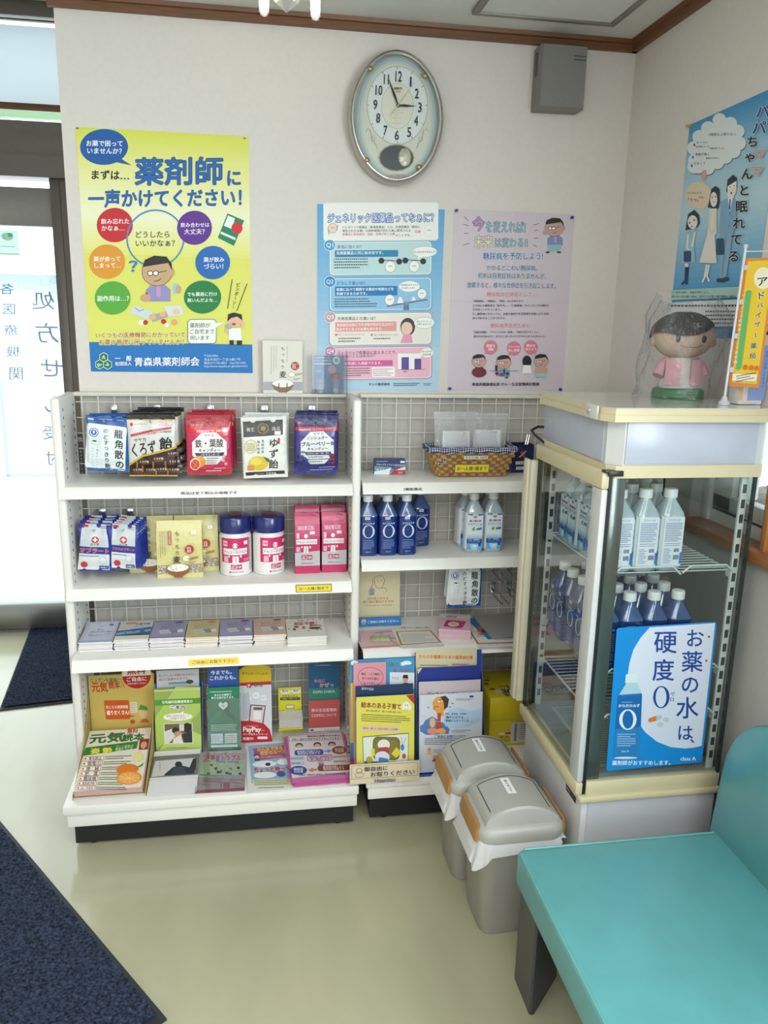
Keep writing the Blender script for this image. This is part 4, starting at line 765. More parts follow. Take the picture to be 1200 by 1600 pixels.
def art_E(a):
    a.full('2c2a78'); a.band(.25, .8, '4a3a86', .05, .95); a.band(0, .22, '26245e'); a.poly([(768, 158), (1055, 175), (1053, 197), (768, 182)], 'cf2338'); a.txt('栄養機能食品（ナイアシン・ビオチン）', 910, 178, 240, 'f4dfe2', .004); a.ell(793, 130, 11, 11, 'd2364c'); a.txt('サンプラネット', 855, 142, 95, '9a98c4', 0)
    a.poly([(910+118*cos(k*pi/4+pi/8), 305+118*sin(k*pi/4+pi/8)) for k in range(8)], 'e2e2e4'); a.txt('サヤカ', 920, 211, 68, '333', .01); a.txt('ノンシュガー', 912, 238, 140, '26262e', .03); a.txt('ブルーベリーB', 912, 278, 215, '26262e', .035); a.txt('キャンディー', 912, 312, 135, '26262e', .03); a.poly([(825, 330), (1000, 335), (994, 356), (835, 352)], '1f2468'); a.txt('+ビタミンB1・B6・B12', 912, 342, 150, 'e8e6da', .01); a.greek(850, 358, 980, 404, 3, '445')
    rn = random.Random(2)
    for k in range(20): a.ell(805+rn.uniform(-38, 38), 382+rn.uniform(-34, 34), 11, 11, rn.choice(['26346a', '324686', '1c2450']), 10)
    a.ell(815, 330, 18, 8, '4a8a4a')
    for x, y in ((1000, 360), (996, 388), (1010, 414), (1018, 366)): a.ell(x, y, 14, 14, '6a1230', 12); a.ell(x-4, y-4, 4, 4, 'c0607a', 8)
    a.greek(920, 432, 1030, 442, 1, 'cfcfe0'); a.greek(862, 448, 1025, 458, 1, 'cfcfe0')
def stack(proto_args, n, x, z0, y0, dy, labels, hook_l, hz, jitter=.004, seed=0):
    """a row of alike bags hung one behind another on one hook"""
    rn = random.Random(seed); T = make_bag(**proto_args, loc=(x, y0, z0))
    T['label'] = labels[0]
    NTH = ('', 'second', 'third', 'fourth', 'rearmost')
    for k in range(1, n): dup(T, (x+rn.uniform(-jitter, jitter)+.0035*k, y0+dy*k, z0+rn.uniform(-.002, .003)+.002*k), rn.uniform(-.04, .04), labels[1]+', '+(NTH[k] if k < n-1 or n == 2 else 'rearmost'), rot=(0, rn.uniform(-.015, .015), rn.uniform(-.04, .04)))
    hook(x, hz, hook_l, 'chrome hook holding the '+labels[2]); return T
for fn, nm, n, w, h, t, col, quad, x, z, ry, lab, sd in (
    (art_A, 'blue', 3, .122, .168, .024, '17549c', [(288, 290), (638, 264), (655, 728), (318, 750)], .302, 1.147, .05, ('front blue and white throat candy bag with brush lettering, top left shelf', 'blue throat candy bag behind the front one, top left shelf', 'blue throat candy bags at the far left of the top shelf'), 1),
    (art_B, 'black', 5, .145, .192, .022, '1a1712', [(635, 268), (1032, 290), (1038, 786), (640, 792)], .438, 1.131, .0, ('front black vinegar candy bag, white with black and gold bottom', 'black vinegar candy bag hanging behind the front white and black one', 'black topped white candy bags'), 2),
    (art_C, 'red', 4, .138, .19, .024, 'a8202e', [(35, 76), (352, 86), (356, 492), (33, 488)], .610, 1.133, .0, ('front red iron candy bag with oranges on it', 'red candy bag hanging behind the front red one', 'red iron candy bags'), 3),
    (art_D, 'white', 3, .140, .195, .014, 'dededa', [(410, 88), (710, 88), (735, 508), (438, 515)], .786, 1.122, -.03, ('front white yuzu candy bag with yellow citrus on it', 'white yuzu candy bag hanging behind the front one', 'white yuzu candy bags'), 4),
    (art_E, 'purple', 4, .138, .192, .026, '26245e', [(762, 70), (1058, 92), (1032, 492), (756, 478)], .944, 1.131, .02, ('front purple blueberry candy bag, rightmost on the top left shelf', 'purple blueberry candy bag hanging behind the front purple one', 'purple blueberry candy bags'), 5)):
    stack(dict(name='candy_bag', label=lab[0], cat='candy bag', w=w, h=h, t=t, hexc=col, seed=sd, artfn=fn, quad=quad, group=nm+' candy bags on the top shelf', ry=ry), n, x, z, -.185, .030, lab, .185, 1.33, seed=sd)
# wafer sheet packs, second shelf
def pk(title, x0):
    def f(a):
        a.full('1d2f8c'); a.rect(x0[0], x0[1], x0[2], x0[3], 'c9ced2'); a.rect(x0[0], x0[4], x0[2], x0[5], 'd9dde0'); cx = (x0[0]+x0[2])/2; cy = (x0[1]+x0[3])/2+35; r = 26
        a.ell(cx, cy, r, r, 'b8252c'); a.rect(cx-5, cy-17, cx+5, cy+17, 'eee'); a.rect(cx-17, cy-5, cx+17, cy+5, 'eee'); a.txt('白十字', cx, cy+36, 58, '223', .02); a.rr(x0[0]+6, x0[1]+10, x0[0]+48, x0[1]+28, 7, 'b8353a'); a.greek(cx+25, x0[1]+12, x0[2]-8, x0[1]+38, 2, '667')
        a.txt(title, cx, (x0[3]+x0[4])/2, (x0[2]-x0[0])*.95, 'd0342e', .03, oc='e8e4e4', ow=.05); a.greek(x0[0]+10, x0[4]+8, x0[2]-15, x0[4]+22, 1, '223'); a.ell(x0[0]+42, x0[5]-38, 24, 24, 'c8343a'); a.ell(x0[2]-45, x0[5]-75, 25, 26, '8893a6'); a.ell(x0[2]-45, x0[5]-75, 23, 24, 'dfe3e6'); a.rect(x0[2]-70, x0[5]-32, x0[2]-6, x0[5]-6, '1d2f8c'); a.txt('200枚入' if x0[0] < 200 else '50枚入', x0[2]-38, x0[5]-19, 52, 'eee', .01)
    return f
stack(dict(name='wafer_pack', label='', cat='wafer pack', w=.108, h=.158, t=.02, hexc='1d2f8c', seed=11, artfn=pk('オブラート', (72, 190, 285, 372, 425, 545)), quad=[(42, 192), (305, 180), (322, 552), (88, 558)], group='wafer packs on the left hook', ry=.03), 4, .247, .818, -.165, .027,
      ('front blue and white wafer paper pack on the left hook, second shelf', 'wafer paper pack behind the front one on the left hook', 'left blue wafer packs'), .17, .985, seed=6)
stack(dict(name='wafer_pack', label='', cat='wafer pack', w=.100, h=.145, t=.018, hexc='1d2f8c', seed=12, artfn=pk('フクロオブラート', (345, 215, 520, 368, 418, 535)), quad=[(298, 236), (545, 205), (568, 520), (332, 548)], group='wafer packs on the right hook', ry=-.02), 5, .336, .826, -.17, .018,
      ('front bag type wafer pack on the right hook beside the rice bags', 'wafer pack behind the front one on the right hook', 'right blue wafer packs'), .175, .985, seed=7)
stack(dict(name='candy_bag', label='', cat='candy bag', w=.118, h=.165, t=.02, hexc='17549c', seed=8, artfn=art_A, quad=[(288, 290), (638, 264), (655, 728), (318, 750)], group='blue throat candy bags on the right bay hook', ry=-.02), 4, 1.472, .645, -.15, .024,
      ('front blue throat candy bag hanging under the bottle shelf, right bay', 'blue throat candy bag behind the front one, right bay', 'blue throat candy bags in the right bay'), .15, .815, seed=9)
k = 0
for z in (.765, .685):
    for x in (1.612, 1.672, 1.732): k += 1; hook(x, z, .15, ('empty double hook under the bottle shelf, upper row, %s', 'empty double hook above the grey papers, lower row, %s')[z < .7] % ('left', 'middle', 'right')[(k-1) % 3], True)
# barley bags
barley = mat('barley_bag_yellow', 'd3cb80', .4, var=.03, bump=.2, bs=60)
def art_R(a):
    a.full('d8d08c'); a.rect(715, 530, 1070, 606, 'a89a88'); rn = random.Random(4)
    for k in range(150): x = rn.uniform(720, 1062); y = rn.uniform(534, 602); a.ell(x, y, 7, 5, rn.choice(['d6cbbb', 'c5b6a6', 'e2dacd', '8f8272']), 6)
    a.vt('もっちり', 876, 250, 450, '26241e', 40, .006, dx=0); a.txt('麦', 868, 480, 58, '26241e', .02); a.rect(806, 252, 830, 358, 'b03a30'); a.vt('国産もち麦使用', 818, 258, 352, 'e8dcc0', 14, 0)
    for x, y in ((780, 440), (762, 430), (745, 455)): a.greek(x-5, 250, x+5, y, 16, '6a6348')
    a.ell(968, 400, 35, 36, 'b5242c'); a.txt('22', 965, 402, 34, 'f3e9e0', .02); a.greek(945, 378, 990, 388, 1, 'f3e9e0'); a.greek(945, 416, 992, 426, 1, 'f3e9e0'); a.rect(982, 262, 1020, 285, 'eee'); a.txt('580', 1001, 274, 24, '955', 0)
    a.ell(942, 472, 27, 22, 'efe9da'); a.line([(950, 478), (1034, 462)], 6, '9a5a34'); a.line([(960, 488), (1034, 470)], 6, '9a5a34'); a.greek(965, 500, 1015, 520, 2, '444')
    a.ell(875, 560, 90, 42, '443', 24); a.ell(875, 560, 87, 39, 'f0ede4', 24); a.poly([(782, 556), (970, 556), (955, 595), (915, 618), (910, 630), (846, 630), (842, 618), (800, 595)], '8a5426'); a.ell(875, 548, 82, 32, 'f0ede4', 24); rn = random.Random(8)
    for k in range(14): a.ell(875+rn.uniform(-65, 65), 548+rn.uniform(-20, 20), 5, 3, '776', 6)
def barley_bag(x, y, label, first=[None]):
    if first[0]: return dup(first[0], (x, y, LZ[1]), 0, label)
    T = thing('barley_bag', label, 'barley bag', (x, y, LZ[1]), 0, 'yellow barley bags on the second shelf'); w, h, t = .146, .188, .055
    g = G(); rings = []
    for s in range(9):
        v = s/8; d = t*(1-max(0, (v-.55)/.45)**1.6*.93); rings.append(rrect(w*(1-.02*v), d, .008, h*v))
    g.loft(rings); g.build('pouch', barley, T)
    a = Art(w, h, lambda u, v, hh: ((u-w/2)*(1-.02*(1-v/h)), -t/2*(1-max(0, ((1-v/h)-.55)/.45)**1.6*.93)-hh-.001, h-v), quad=[(716, 180), (1060, 194), (1070, 648), (706, 640)], fine=.02, dh=.00007); art_R(a); a.build(T, GLOSS); first[0] = T; return T
barley_bag(.504, -.122, 'front yellow barley bag with rice bowl picture, nearest the shelf edge'); barley_bag(.406, -.056, 'yellow barley bag at the left behind the front one'); barley_bag(.553, -.056, 'yellow barley bag at the right, beside the wipes canister')
# rice-barley box and vial display on the top rail
T = thing('barley_box', 'white barley box with rice bowl and red seal on the shelf top rail', 'box', (.848, -.019, 1.377)); bw, bh = .130, .172
G().box(-bw/2, bw/2, -.014, .014, 0, bh, b=.001).build('carton', mat('white_carton', 'e2dfd4', .45), T)
a = Art(bw, bh, lambda u, v, h: (u-bw/2, -.0142-h, bh-v), quad=[(130, 92), (565, 96), (580, 678), (140, 680)]); a.full('dedbd0'); a.band(.78, .94, 'b0b2b8'); a.greek(150, 545, 240, 640, 14, '9698a2'); a.greek(470, 545, 575, 640, 14, '9698a2')
a.vt('もっちり', 355, 148, 415, '26241e', 44, .006); a.txt('麦', 358, 465, 76, '26241e', .02)
for x, y0, y1 in ((402, 150, 330), (285, 150, 390), (258, 150, 430), (228, 150, 470)): a.greek(x-6, y0, x+6, y1, 22, '8a877c')
a.ell(490, 370, 47, 47, 'b23038'); a.txt('25', 478, 372, 40, 'f0e4da', .02); a.greek(455, 342, 525, 354, 1, 'f0e4da'); a.greek(460, 390, 520, 402, 1, 'f0e4da'); a.ell(455, 465, 40, 28, '443'); a.ell(455, 465, 37, 25, 'f3f0e8'); a.line([(490, 462), (575, 445)], 6, 'b06a4a'); a.line([(490, 476), (575, 458)], 6, 'b06a4a'); a.greek(475, 500, 545, 530, 2, '555')
a.ell(358, 575, 124, 55, '443', 28); a.ell(358, 575, 121, 52, 'f3f1ea', 28); a.poly([(238, 578), (480, 578), (455, 630), (402, 668), (322, 668), (262, 630)], '86674c'); a.ell(358, 565, 112, 44, 'f3f1ea', 28); a.rect(310, 562, 320, 618, '2a2622'); a.rect(400, 560, 410, 616, '2a2622'); a.build(T, CARD)
T = thing('vial_display', 'clear plastic box with a blue card, tablets and a red cap on the top rail', 'display', (1.003, -.021, 1.377))
dw, dh_ = .118, .136; clr = glass('clear_plastic', 'eef3f6', 1.6, .06)
G().box(-.05, .050, .010, .012, .002, .125).build('blue_card', mat('card_blue', '1d6fa6', .5), T)
g = G(); g.box(-dw/2, dw/2, -.018, -.0172, 0, dh_-.008); g.box(-dw/2, -dw/2+.0008, -.018, .014, 0, dh_-.008); g.box(dw/2-.0008, dw/2, -.018, .014, 0, dh_-.008); g.box(-dw/2, dw/2, -.018, .014, 0, .001); g.build('clear_case', clr, T)
for x, c in ((-.03, '2e6fd0'), (.022, 'c23a3e')):
    v = G().lathe([(.013, .002), (.013, .045), (.011, .05), (.011, .055)], 16, (x, -.004, 0)).build('vial', glass('vial_plastic', 'dce8f2', 1., .2), T)
    G().lathe([(.0135, .05), (.0135, .066), (.012, .068)], 16, (x, -.004, 0)).build('vial_cap', mat('cap_'+c, c, .4), T); g = G(); g.ball((x, -.004, .010), (.0115, .0115, .010), n=10, k=6); g.build('tablets', mat('white_tablets', 'eeeae6', .5, var=.2, vs=200), T)
a = Art(dw, .125, lambda u, v, h: (u-dw/2, .0098-h, .127-v), quad=[(690, 240), (1090, 240), (1090, 675), (690, 675)]); a.txt('お口の渇きが気になる', 800, 272, 200, 'e8eef2', .02); a.txt('あなたへの保湿ケア', 810, 305, 215, 'e8eef2', .02); a.rect(705, 335, 920, 348, 'dfe8ee'); a.txt('6ヶ月分', 770, 425, 75, 'dfe8ee', .01); a.ell(975, 300, 40, 45, 'd8dcdf'); a.ell(975, 300, 22, 24, '7a8790'); a.ell(925, 410, 48, 50, 'c98a98'); a.build(T, CARD)
# wipes canisters and refill pouches
navy = mat('navy_cap', '1f2a6e', .25, var=.02, coat=.3); canw = mat('canister_white', 'e8e6e4', .3)
def art_W(a, ox):
    X = lambda x: x+ox
    a.rect(X(75), 320, X(332), 525, 'cf2f6a'); a.ell(X(203), 380, 21, 21, 'efe8ea'); a.rect(X(98), 405, X(308), 458, 'efeaea'); a.rect(X(180), 470, X(230), 525, 'efe8ea'); a.rect(X(203), 480, X(208), 525, 'cf2f6a'); a.txt('アルコールクロス', X(204), 434, 200, '3a3236', .012); a.txt('消毒用', X(203), 414, 40, 'c03a66', .01)
    a.rr(X(98), 342, X(140), 388, 4, 'e6c2d0'); a.txt('消毒', X(119), 365, 34, 'c02a62', .02); a.rr(X(275), 345, X(312), 375, 4, 'efe4e8'); a.rect(X(105), 470, X(145), 520, 'e0b6c8'); a.rect(X(148), 462, X(158), 478, 'efe'); a.rect(X(240), 462, X(256), 480, 'efe8ea'); a.greek(X(270), 490, X(325), 515, 2, 'ecc6d2')
    a.rect(X(165), 540, X(205), 580, 'c3295f'); a.rect(X(210), 540, X(255), 580, 'c3295f'); a.txt('広', X(185), 560, 30, 'f4e8ee', .02); a.txt('100', X(232), 560, 36, 'f4e8ee', .02); a.ell(X(160), 603, 9, 7, 'c3295f', 10); a.txt('MEDIPAL GROUP', X(222), 603, 95, '4a4448', .01)
can = None
for x, lab, rz in ((.683, 'left wipes canister with dark blue lid and pink label', 0), (.793, 'right wipes canister with dark blue lid, beside the pink pouches', .42)):
    if can: can = dup(can, (x, -.106, LZ[1]), rz, lab); continue
    r = .0525; can = thing('wipes_canister', lab, 'canister', (x, -.106, LZ[1]), rz, 'wipes canisters on the second shelf')
    G().lathe([(r-.004, 0), (r, .004), (r, .132), (r-.003, .137), (r-.003, .15)], 40).build('canister_body', canw, can)
    lid = G().lathe([(r+.001, .146), (r+.0015, .150), (r+.0015, .192), (r-.002, .198), (r-.008, .2)], 40).build('lid', navy, can)
    G().lathe([(.022, .2), (.024, .2015), (.01, .203)], 20, (0, -.005, 0)).build('lid_flap', mat('lid_red', '7d2a36', .4), lid)
    a = Art(2*r*1.6, .147, lambda u, v, h: ((r+h)*sin((u-r*1.6)/r), -(r+h)*cos((u-r*1.6)/r), .147-v), quad=[(-5, 280), (412, 280), (412, 640), (-5, 640)], fine=.009, dh=.00006); art_W(a, 0); a.rect(336, 325, 345, 600, '8d8a92'); a.build(can, GLOSS)
def art_P(a):
    a.full('c22a62'); a.rect(676, 445, 892, 560, 'b8b8bc'); a.poly([(676, 445), (892, 430), (892, 560), (676, 560)], 'bcbcc0')
    a.rect(698, 218, 842, 250, 'e8c2d2'); a.rect(701, 221, 839, 247, 'b52a60'); a.txt('詰め替え用', 770, 234, 128, 'f0dbe4', .01); a.ell(772, 302, 17, 18, 'e6dfe2'); a.rect(688, 328, 868, 372, 'e6e0e2'); a.txt('アルコールクロス', 778, 352, 170, '3a3236', .012); a.rr(690, 275, 715, 322, 4, 'e0b6c8'); a.rr(805, 262, 848, 288, 4, 'e6dade'); a.rect(752, 388, 792, 450, 'e0dadc'); a.rect(770, 395, 774, 450, 'c22a62'); a.rect(688, 392, 720, 436, 'd9aabd'); a.rect(730, 388, 742, 402, 'e6dade'); a.rect(800, 388, 815, 405, 'e6dade')
    a.rect(732, 466, 772, 506, 'b3265a'); a.rect(778, 466, 826, 506, 'b3265a'); a.txt('広', 752, 486, 28, 'eee', .02); a.txt('100', 802, 486, 36, 'eee', .02); a.txt('MEDIPAL GROUP', 780, 538, 100, '4a4448', .01)
pchd = None
for x, y, lab in ((.921, -.116, 'left front magenta and silver refill pouch beside the canisters'), (1.012, -.113, 'right front magenta and silver refill pouch against the shelf post'), (.925, -.057, 'magenta refill pouch standing behind the left one'), (1.014, -.056, 'magenta refill pouch standing behind the right one')):
    h = .205 if y < -.08 else .218
    if pchd: dup(pchd, (x, y, LZ[1]), 0, lab).scale = (1, .92, h/.205); continue
    pchd = thing('refill_pouch', lab, 'pouch', (x, y, LZ[1]), 0, 'wipe refill pouches on the second shelf'); w, t = .086, .056
    dd = lambda v: t*(1-max(0, (v-.5)/.5)**1.8*.9)
    g = G(); g.loft([rrect(w*(1+.02*sin(7*s)), dd(s/10), .012, .205*s/10) for s in range(11)]); g.build('pouch', mat('magenta_film', 'b3265c', .25, var=.03, coat=.4, bump=.35, bs=50), pchd)
    a = Art(w, .205, lambda u, v, h: ((u-w/2)*.97, -dd(1-v/.205)/2-h-.001, .205-v), quad=[(676, 112), (892, 112), (892, 628), (676, 628)], fine=.014, dh=.00007); art_P(a); a.build(pchd, GLOSS)
# ---------------------------------------------------------------- booklets on the third shelf
def booklet_stack(x, yf, z, w, d, n, th, cover, artfn, name, lab_top, lab_rest, grp, rz=0, page='e4dfd8', quad=None, curl=0., jit=.003, seed=0):
    rn = random.Random(seed); pm_ = mat('page_edges_'+page, page, .7, var=.06, vs=300); cm = mat('cover_'+cover, cover, .4)
    base = None
    for k in range(n):
        loc = (x+rn.uniform(-jit, jit)*(k < n-1), yf+d/2+rn.uniform(-jit, jit)*.7*(k < n-1), z+th*k)
        if base is None:
            base = thing(name, lab_rest % ('second', 'third', 'fourth', 'fifth', 'sixth', 'seventh', 'eighth', 'ninth', 'tenth')[n-2] if n > 1 else lab_top, 'booklet', loc, rz, grp)
            G().box(-w/2, w/2, -d/2, d/2, .0003, th*.84).build('pages', pm_, base); G().box(-w/2, w/2, -d/2, d/2, th*.84, th*.93).build('cover', cm, base)
            if n > 1: continue
            T = base
        elif k < n-1: dup(base, loc, rz+rn.uniform(-.02, .02), lab_rest % ('tenth', 'ninth', 'eighth', 'seventh', 'sixth', 'fifth', 'fourth', 'third', 'second')[k-(n-1)+9]); continue
        else:
            T = thing(name, lab_top, 'booklet', loc, rz, grp); G().box(-w/2, w/2, -d/2, d/2, .0003, th*.84).build('pages', pm_, T)
        cv = lambda u, v: curl*max(0, (v-.35)/.65)**2
        g = G(); g.grid(lambda u, v: ((u-.5)*w, (v-.5)*d*(1-curl*.6), th*.86+.0003+cv(u, v)), 2, 8); g.build('cover', cm, T, fix=False)
        a = Art(w, d, lambda u, v, h: (u-w/2, (d/2-v)*(1-curl*.6), th*.86+.0003+h+cv(0, 1-v/d)), quad=quad, fine=.03 if curl else 0); artfn(a); a.build(T, CARD)
def art_note(bg, top, oval, ic='8f93a4'):
    def f(a):
        a.full(bg); a.band(.92, 1, top); a.ell(76, 14, 14, 6, oval); a.txt('おくすりを正しく安全に', 52, 30, 66, '3a3a4a', .01); a.txt('飲んでいますか', 54, 42, 60, '3a3a4a', .01); a.greek(20, 52, 80, 60, 1, '667'); a.poly([(22, 70), (55, 66), (62, 92), (28, 96)], 'd8dade'); a.poly([(50, 68), (82, 64), (92, 90), (62, 96)], ic); a.greek(28, 74, 56, 90, 4, '8a8a92'); a.poly([(75, 70), (92, 68), (95, 88), (80, 92)], 'eceae6')
    return f
def art_b1(a): a.full('b9bcd2'); a.band(0, 1, 'c9ccdc', .12, .94); a.band(.9, 1, 'a8b2e0'); a.txt('市民の皆さまへ', 45, 42, 40, '334', .01); a.txt('年金生活者支援のお知らせ', 55, 54, 70, '223', .02); a.greek(20, 72, 70, 80, 1, '667'); a.ell(80, 18, 8, 4, '4a5a9a')
def art_b2(a): a.full('cfcac6'); a.poly([(0, 62), (100, 40), (100, 88), (0, 100)], '2a6fae'); a.poly([(0, 75), (100, 58), (100, 72), (0, 92)], '8fb6d0'); a.poly([(0, 98), (100, 78), (100, 112), (0, 112)], '55584c'); a.band(.8, 1, 'e4e2dc'); a.rr(15, 8, 50, 18, 4, 'c9963a'); a.txt('お薬手帳', 70, 20, 44, '333', .02); a.greek(40, 30, 80, 36, 1, '556')
def art_b7(a):
    a.full('e2dfd6'); a.txt('血圧手帳', 48, 34, 56, '9a2a2a', .03, h=22); rn = random.Random(6)
    for k in range(26): x, y = rn.uniform(5, 95), rn.uniform(5, 92); a.ell(x, y, 3.4, 2.4, rn.choice(['2f5a3a', 'b03a3a', '2a2a2a', '2f5a3a', 'b03a3a']), 8)
    for x, y in ((28, 56), (45, 62), (20, 72)): a.ell(x, y, 5, 4, 'c8413c', 10); a.line([(x, y+3), (x-4, y+12)], 2, '333'); a.line([(x, y+3), (x+4, y+12)], 2, '333')
    a.ell(74, 72, 16, 8, '3a4a3a'); a.rr(62, 48, 84, 56, 3, 'c94a48')
q1 = [(0, 0), (100, 0), (100, 125), (0, 125)]
for i, (x, bg, fn, w, th, n, d, yf, lt) in enumerate((
    (.240, 'b4b8d0', art_b1, .104, .0042, 8, .148, -.243, 'pale silver booklet with blue edge, on the leftmost stack of the third shelf'), (.352, '9fb0c0', art_b2, .106, .0040, 10, .148, -.246, 'booklet with blue sky photograph cover, second stack of the third shelf'),
    (.462, '9a94ba', art_note('a39fc0', '8f88b4', '4a4684'), .108, .0040, 10, .150, -.247, 'lilac booklet with dark oval mark, third stack of the third shelf'), (.571, 'c9b46e', art_note('d2c48e', 'd8c070', 'c47a34'), .103, .0040, 9, .148, -.243, 'pale yellow booklet on the fourth stack of the third shelf'),
    (.681, '8f88b4', art_note('a59fc0', '9a90bc', '6a3a5a'), .107, .0040, 9, .149, -.245, 'mauve booklet with plum oval mark on the fifth stack of the third shelf'), (.791, 'd0a890', art_note('d2b09c', 'd8b6a2', '8a4a5a'), .105, .0040, 9, .148, -.246, 'salmon booklet on the sixth stack of the third shelf'),
    (.911, 'dcd9d0', art_b7, .128, .0038, 9, .160, -.270, 'white blood pressure booklet with red and green drawings, rightmost stack'))):
    booklet_stack(x, yf, LZ[2]+.0005, w, d, n, th, bg, fn, 'booklet', lt, 'booklet, %s from the top of the '+('leftmost', 'second', 'third', 'fourth', 'fifth', 'sixth', 'rightmost')[i]+' stack, left bay third shelf', 'stacked booklets on the third shelf', quad=q1, curl=.012 if i == 0 else .004 if i in (1,) else 0, seed=i, page='e6e0dc')
# ---------------------------------------------------------------- water bottles
capm = mat('bottle_cap_white', 'e6e8e8', .35); clrb = glass('bottle_clear', 'dfe8ee', 1.5, .12); bluew = mat('blue_water_label', '142c72', .2, var=.06, coat=.4); whl = mat('white_bottle_label', 'dfe6ea', .25, coat=.4)
BR = .0318
def ring_b(r, z, sq): return rrect(2*r, 2*r, max(.004, r*(1-sq)), z, 4)
def side_map(w, h, z0):  # front and right faces of a square bottle
    return (lambda u, v, hh: (u-w/2, -BR-hh, z0+h-v)), (lambda u, v, hh: (BR+hh, u-w/2, z0+h-v))
def make_bottle(kind, label, group, loc, rz=0):
    t = thing('water_bottle', label, 'bottle', loc, rz, group)
    if kind == 'zero':
        g = G(); g.loft([ring_b(BR-.003, .0, .55), ring_b(BR, .004, .55), ring_b(BR, .125, .55), ring_b(BR, .135, .55)]); g.build('body', bluew, t)
        g = G(); g.loft([ring_b(BR, .135, .55), ring_b(BR*.97, .140, .5), ring_b(.0145, .172, .0), ring_b(.0125, .184, .0)]); g.build('shoulder', mat('blue_shoulder', '43598c', .12, var=.05, coat=.6, spec=.8), t)
    else:
        g = G(); g.loft([ring_b(BR-.003, .0, .5), ring_b(BR, .005, .5), ring_b(BR, .012, .5)]); g.build('bottle_base', mat('clear_bottle_plastic', 'aebbc4', .1, var=.05, coat=.6, spec=.8), t); g = G(); g.loft([ring_b(BR, .138, .5), ring_b(BR*.97, .145, .45), ring_b(.0145, .176, .0), ring_b(.0125, .184, .0)]); g.build('shoulder', mat('clear_bottle_plastic', 'aebbc4', .1, var=.05, coat=.6, spec=.8), t)
        g = G(); g.loft([ring_b(BR, .012, .5), ring_b(BR+.0004, .014, .5), ring_b(BR+.0004, .136, .5), ring_b(BR, .138, .5)]); g.build('body', whl, t)
    G().lathe([(.0145, .181), (.0165, .182), (.0165, .199), (.0155, .203), (.010, .2045)], 24).build('cap', capm, t)
    w = .045; fm, rm = side_map(w, .13, .006)
    if kind == 'zero':
        a = Art(w, .13, fm, h0=.0005, sc=(0, 0, 1)); a.rect(10, 2, 27, 11, 'd8dade'); a.greek(11, 3, 26, 10, 1, '777'); a.greek(12, 15, 34, 18, 1, '9fb2dc'); a.txt('からだのみず', 22.5, 24, 40, 'd9e2f2', .02)
        a.ell(22.5, 51, 20, 22.5, 'ccd6ea', 36); a.ell(22.5, 51, 14, 20.5, '142c72', 36); a.greek(4, 80, 42, 84, 1, '9fb2dc'); a.greek(4, 86, 42, 112, 7, '7f98d0'); a.txt('class A', 22.5, 121, 18, 'b9c8e8', .01); a.build(t, GLOSS)
        a = Art(w, .13, rm, h0=.0005); a.greek(6, 12, 40, 16, 1, '8fa6d8'); a.txt('からだのみず', 22.5, 22, 36, 'b9c8e8', .01); a.greek(4, 30, 42, 120, 18, '6f8ac8'); a.build(t, GLOSS)
    else:
        a = Art(w+.008, .125, lambda u, v, h: (u-.0265, -BR-.0004-h, .137-v)); a.full('e3e9ee'); a.poly([(0, 0), (53, 0), (53, 6), (26, 9), (0, 4)], '3f86b4'); a.rect(18, 2, 36, 16, 'eae6e4'); a.ell(27, 11, 8, 5, 'd9a0a4', 14); a.txt('My', 27, 12, 10, 'c03a44', .03)
        a.txt('経口補水液', 27, 25, 40, '26408c', .03); a.txt('アクアソリタ', 26, 38, 46, '2c5a8c', .02, h=11); a.ell(22, 54, 5.5, 5.5, '6fae3a', 16); a.ell(25, 48, 3, 1.5, '4a8a2a', 10); a.poly([(32, 50), (50, 47), (50, 56), (32, 58)], '3a7fc4')
        for k, c in enumerate(('cfe0ea', 'b4d2e4', '9cc6e0', '86bcdc')): a.band(.58+k*.04, .62+k*.04, c)
        a.band(.70, .83, '2450a0'); a.txt('水分・電解質を', 26, 91, 40, 'dfe8f4', .01); a.txt('すばやくおいしく補給', 26, 98, 40, 'c3d4ec', .0); a.band(.83, 1, '5fb0dc'); a.poly([(10, 106), (44, 106), (36, 125), (18, 125)], 'a9d6ee'); a.ell(45, 108, 5, 6, '2450a0', 14); a.rect(22, 110, 34, 116, 'e4eef4'); a.build(t, GLOSS)
        a = Art(w+.008, .125, lambda u, v, h: (BR+.0004+h, u-.0265, .137-v)); a.full('e3e7f0'); a.txt('アクアソリタ', 26, 7, 30, '39508c', .02); a.greek(5, 13, 48, 62, 11, '5a6ca6', .5); a.rect(30, 78, 46, 90, 'f0f2f6'); a.greek(6, 64, 48, 74, 2, '6f7fb2')
        for k in range(8): a.rect(31+k*1.9, 79, 31.9+k*1.9+(k % 3)*.4, 89, '39427a')
        for k in range(8): a.rect(31+k*1.9, 96, 31.9+k*1.9+(k % 2)*.5, 108, '39427a')
        a.greek(5, 78, 26, 118, 9, '6f7fb2'); a.poly([(48, 90), (53, 88), (53, 118), (48, 120)], '2f7fc4'); a.build(t, GLOSS)
    return t
PROTO = {}
def bottle(kind, loc, rz, label, group):
    if kind in PROTO: return dup(PROTO[kind], loc, rz, label, group)
    PROTO[kind] = make_bottle(kind, label, group, loc, rz); return PROTO[kind]
col3 = ('left', 'middle', 'right')
for i, x in enumerate((1.121, 1.187, 1.252)):
    for j, y in enumerate((-.165, -.098)): bottle('zero', (x, y, RZ[1]), R((-2, 1, 3)[i]), ('front %s blue water bottle with big white 0, second shelf of the right bay' if j == 0 else 'blue water bottle in second row behind the front %s one, right bay') % col3[i], 'blue water bottles on the right bay shelf')
bottle('zero', (1.318, -.062, RZ[1]), R(8), 'single blue water bottle set back to the right of the front three', 'blue water bottles on the right bay shelf')
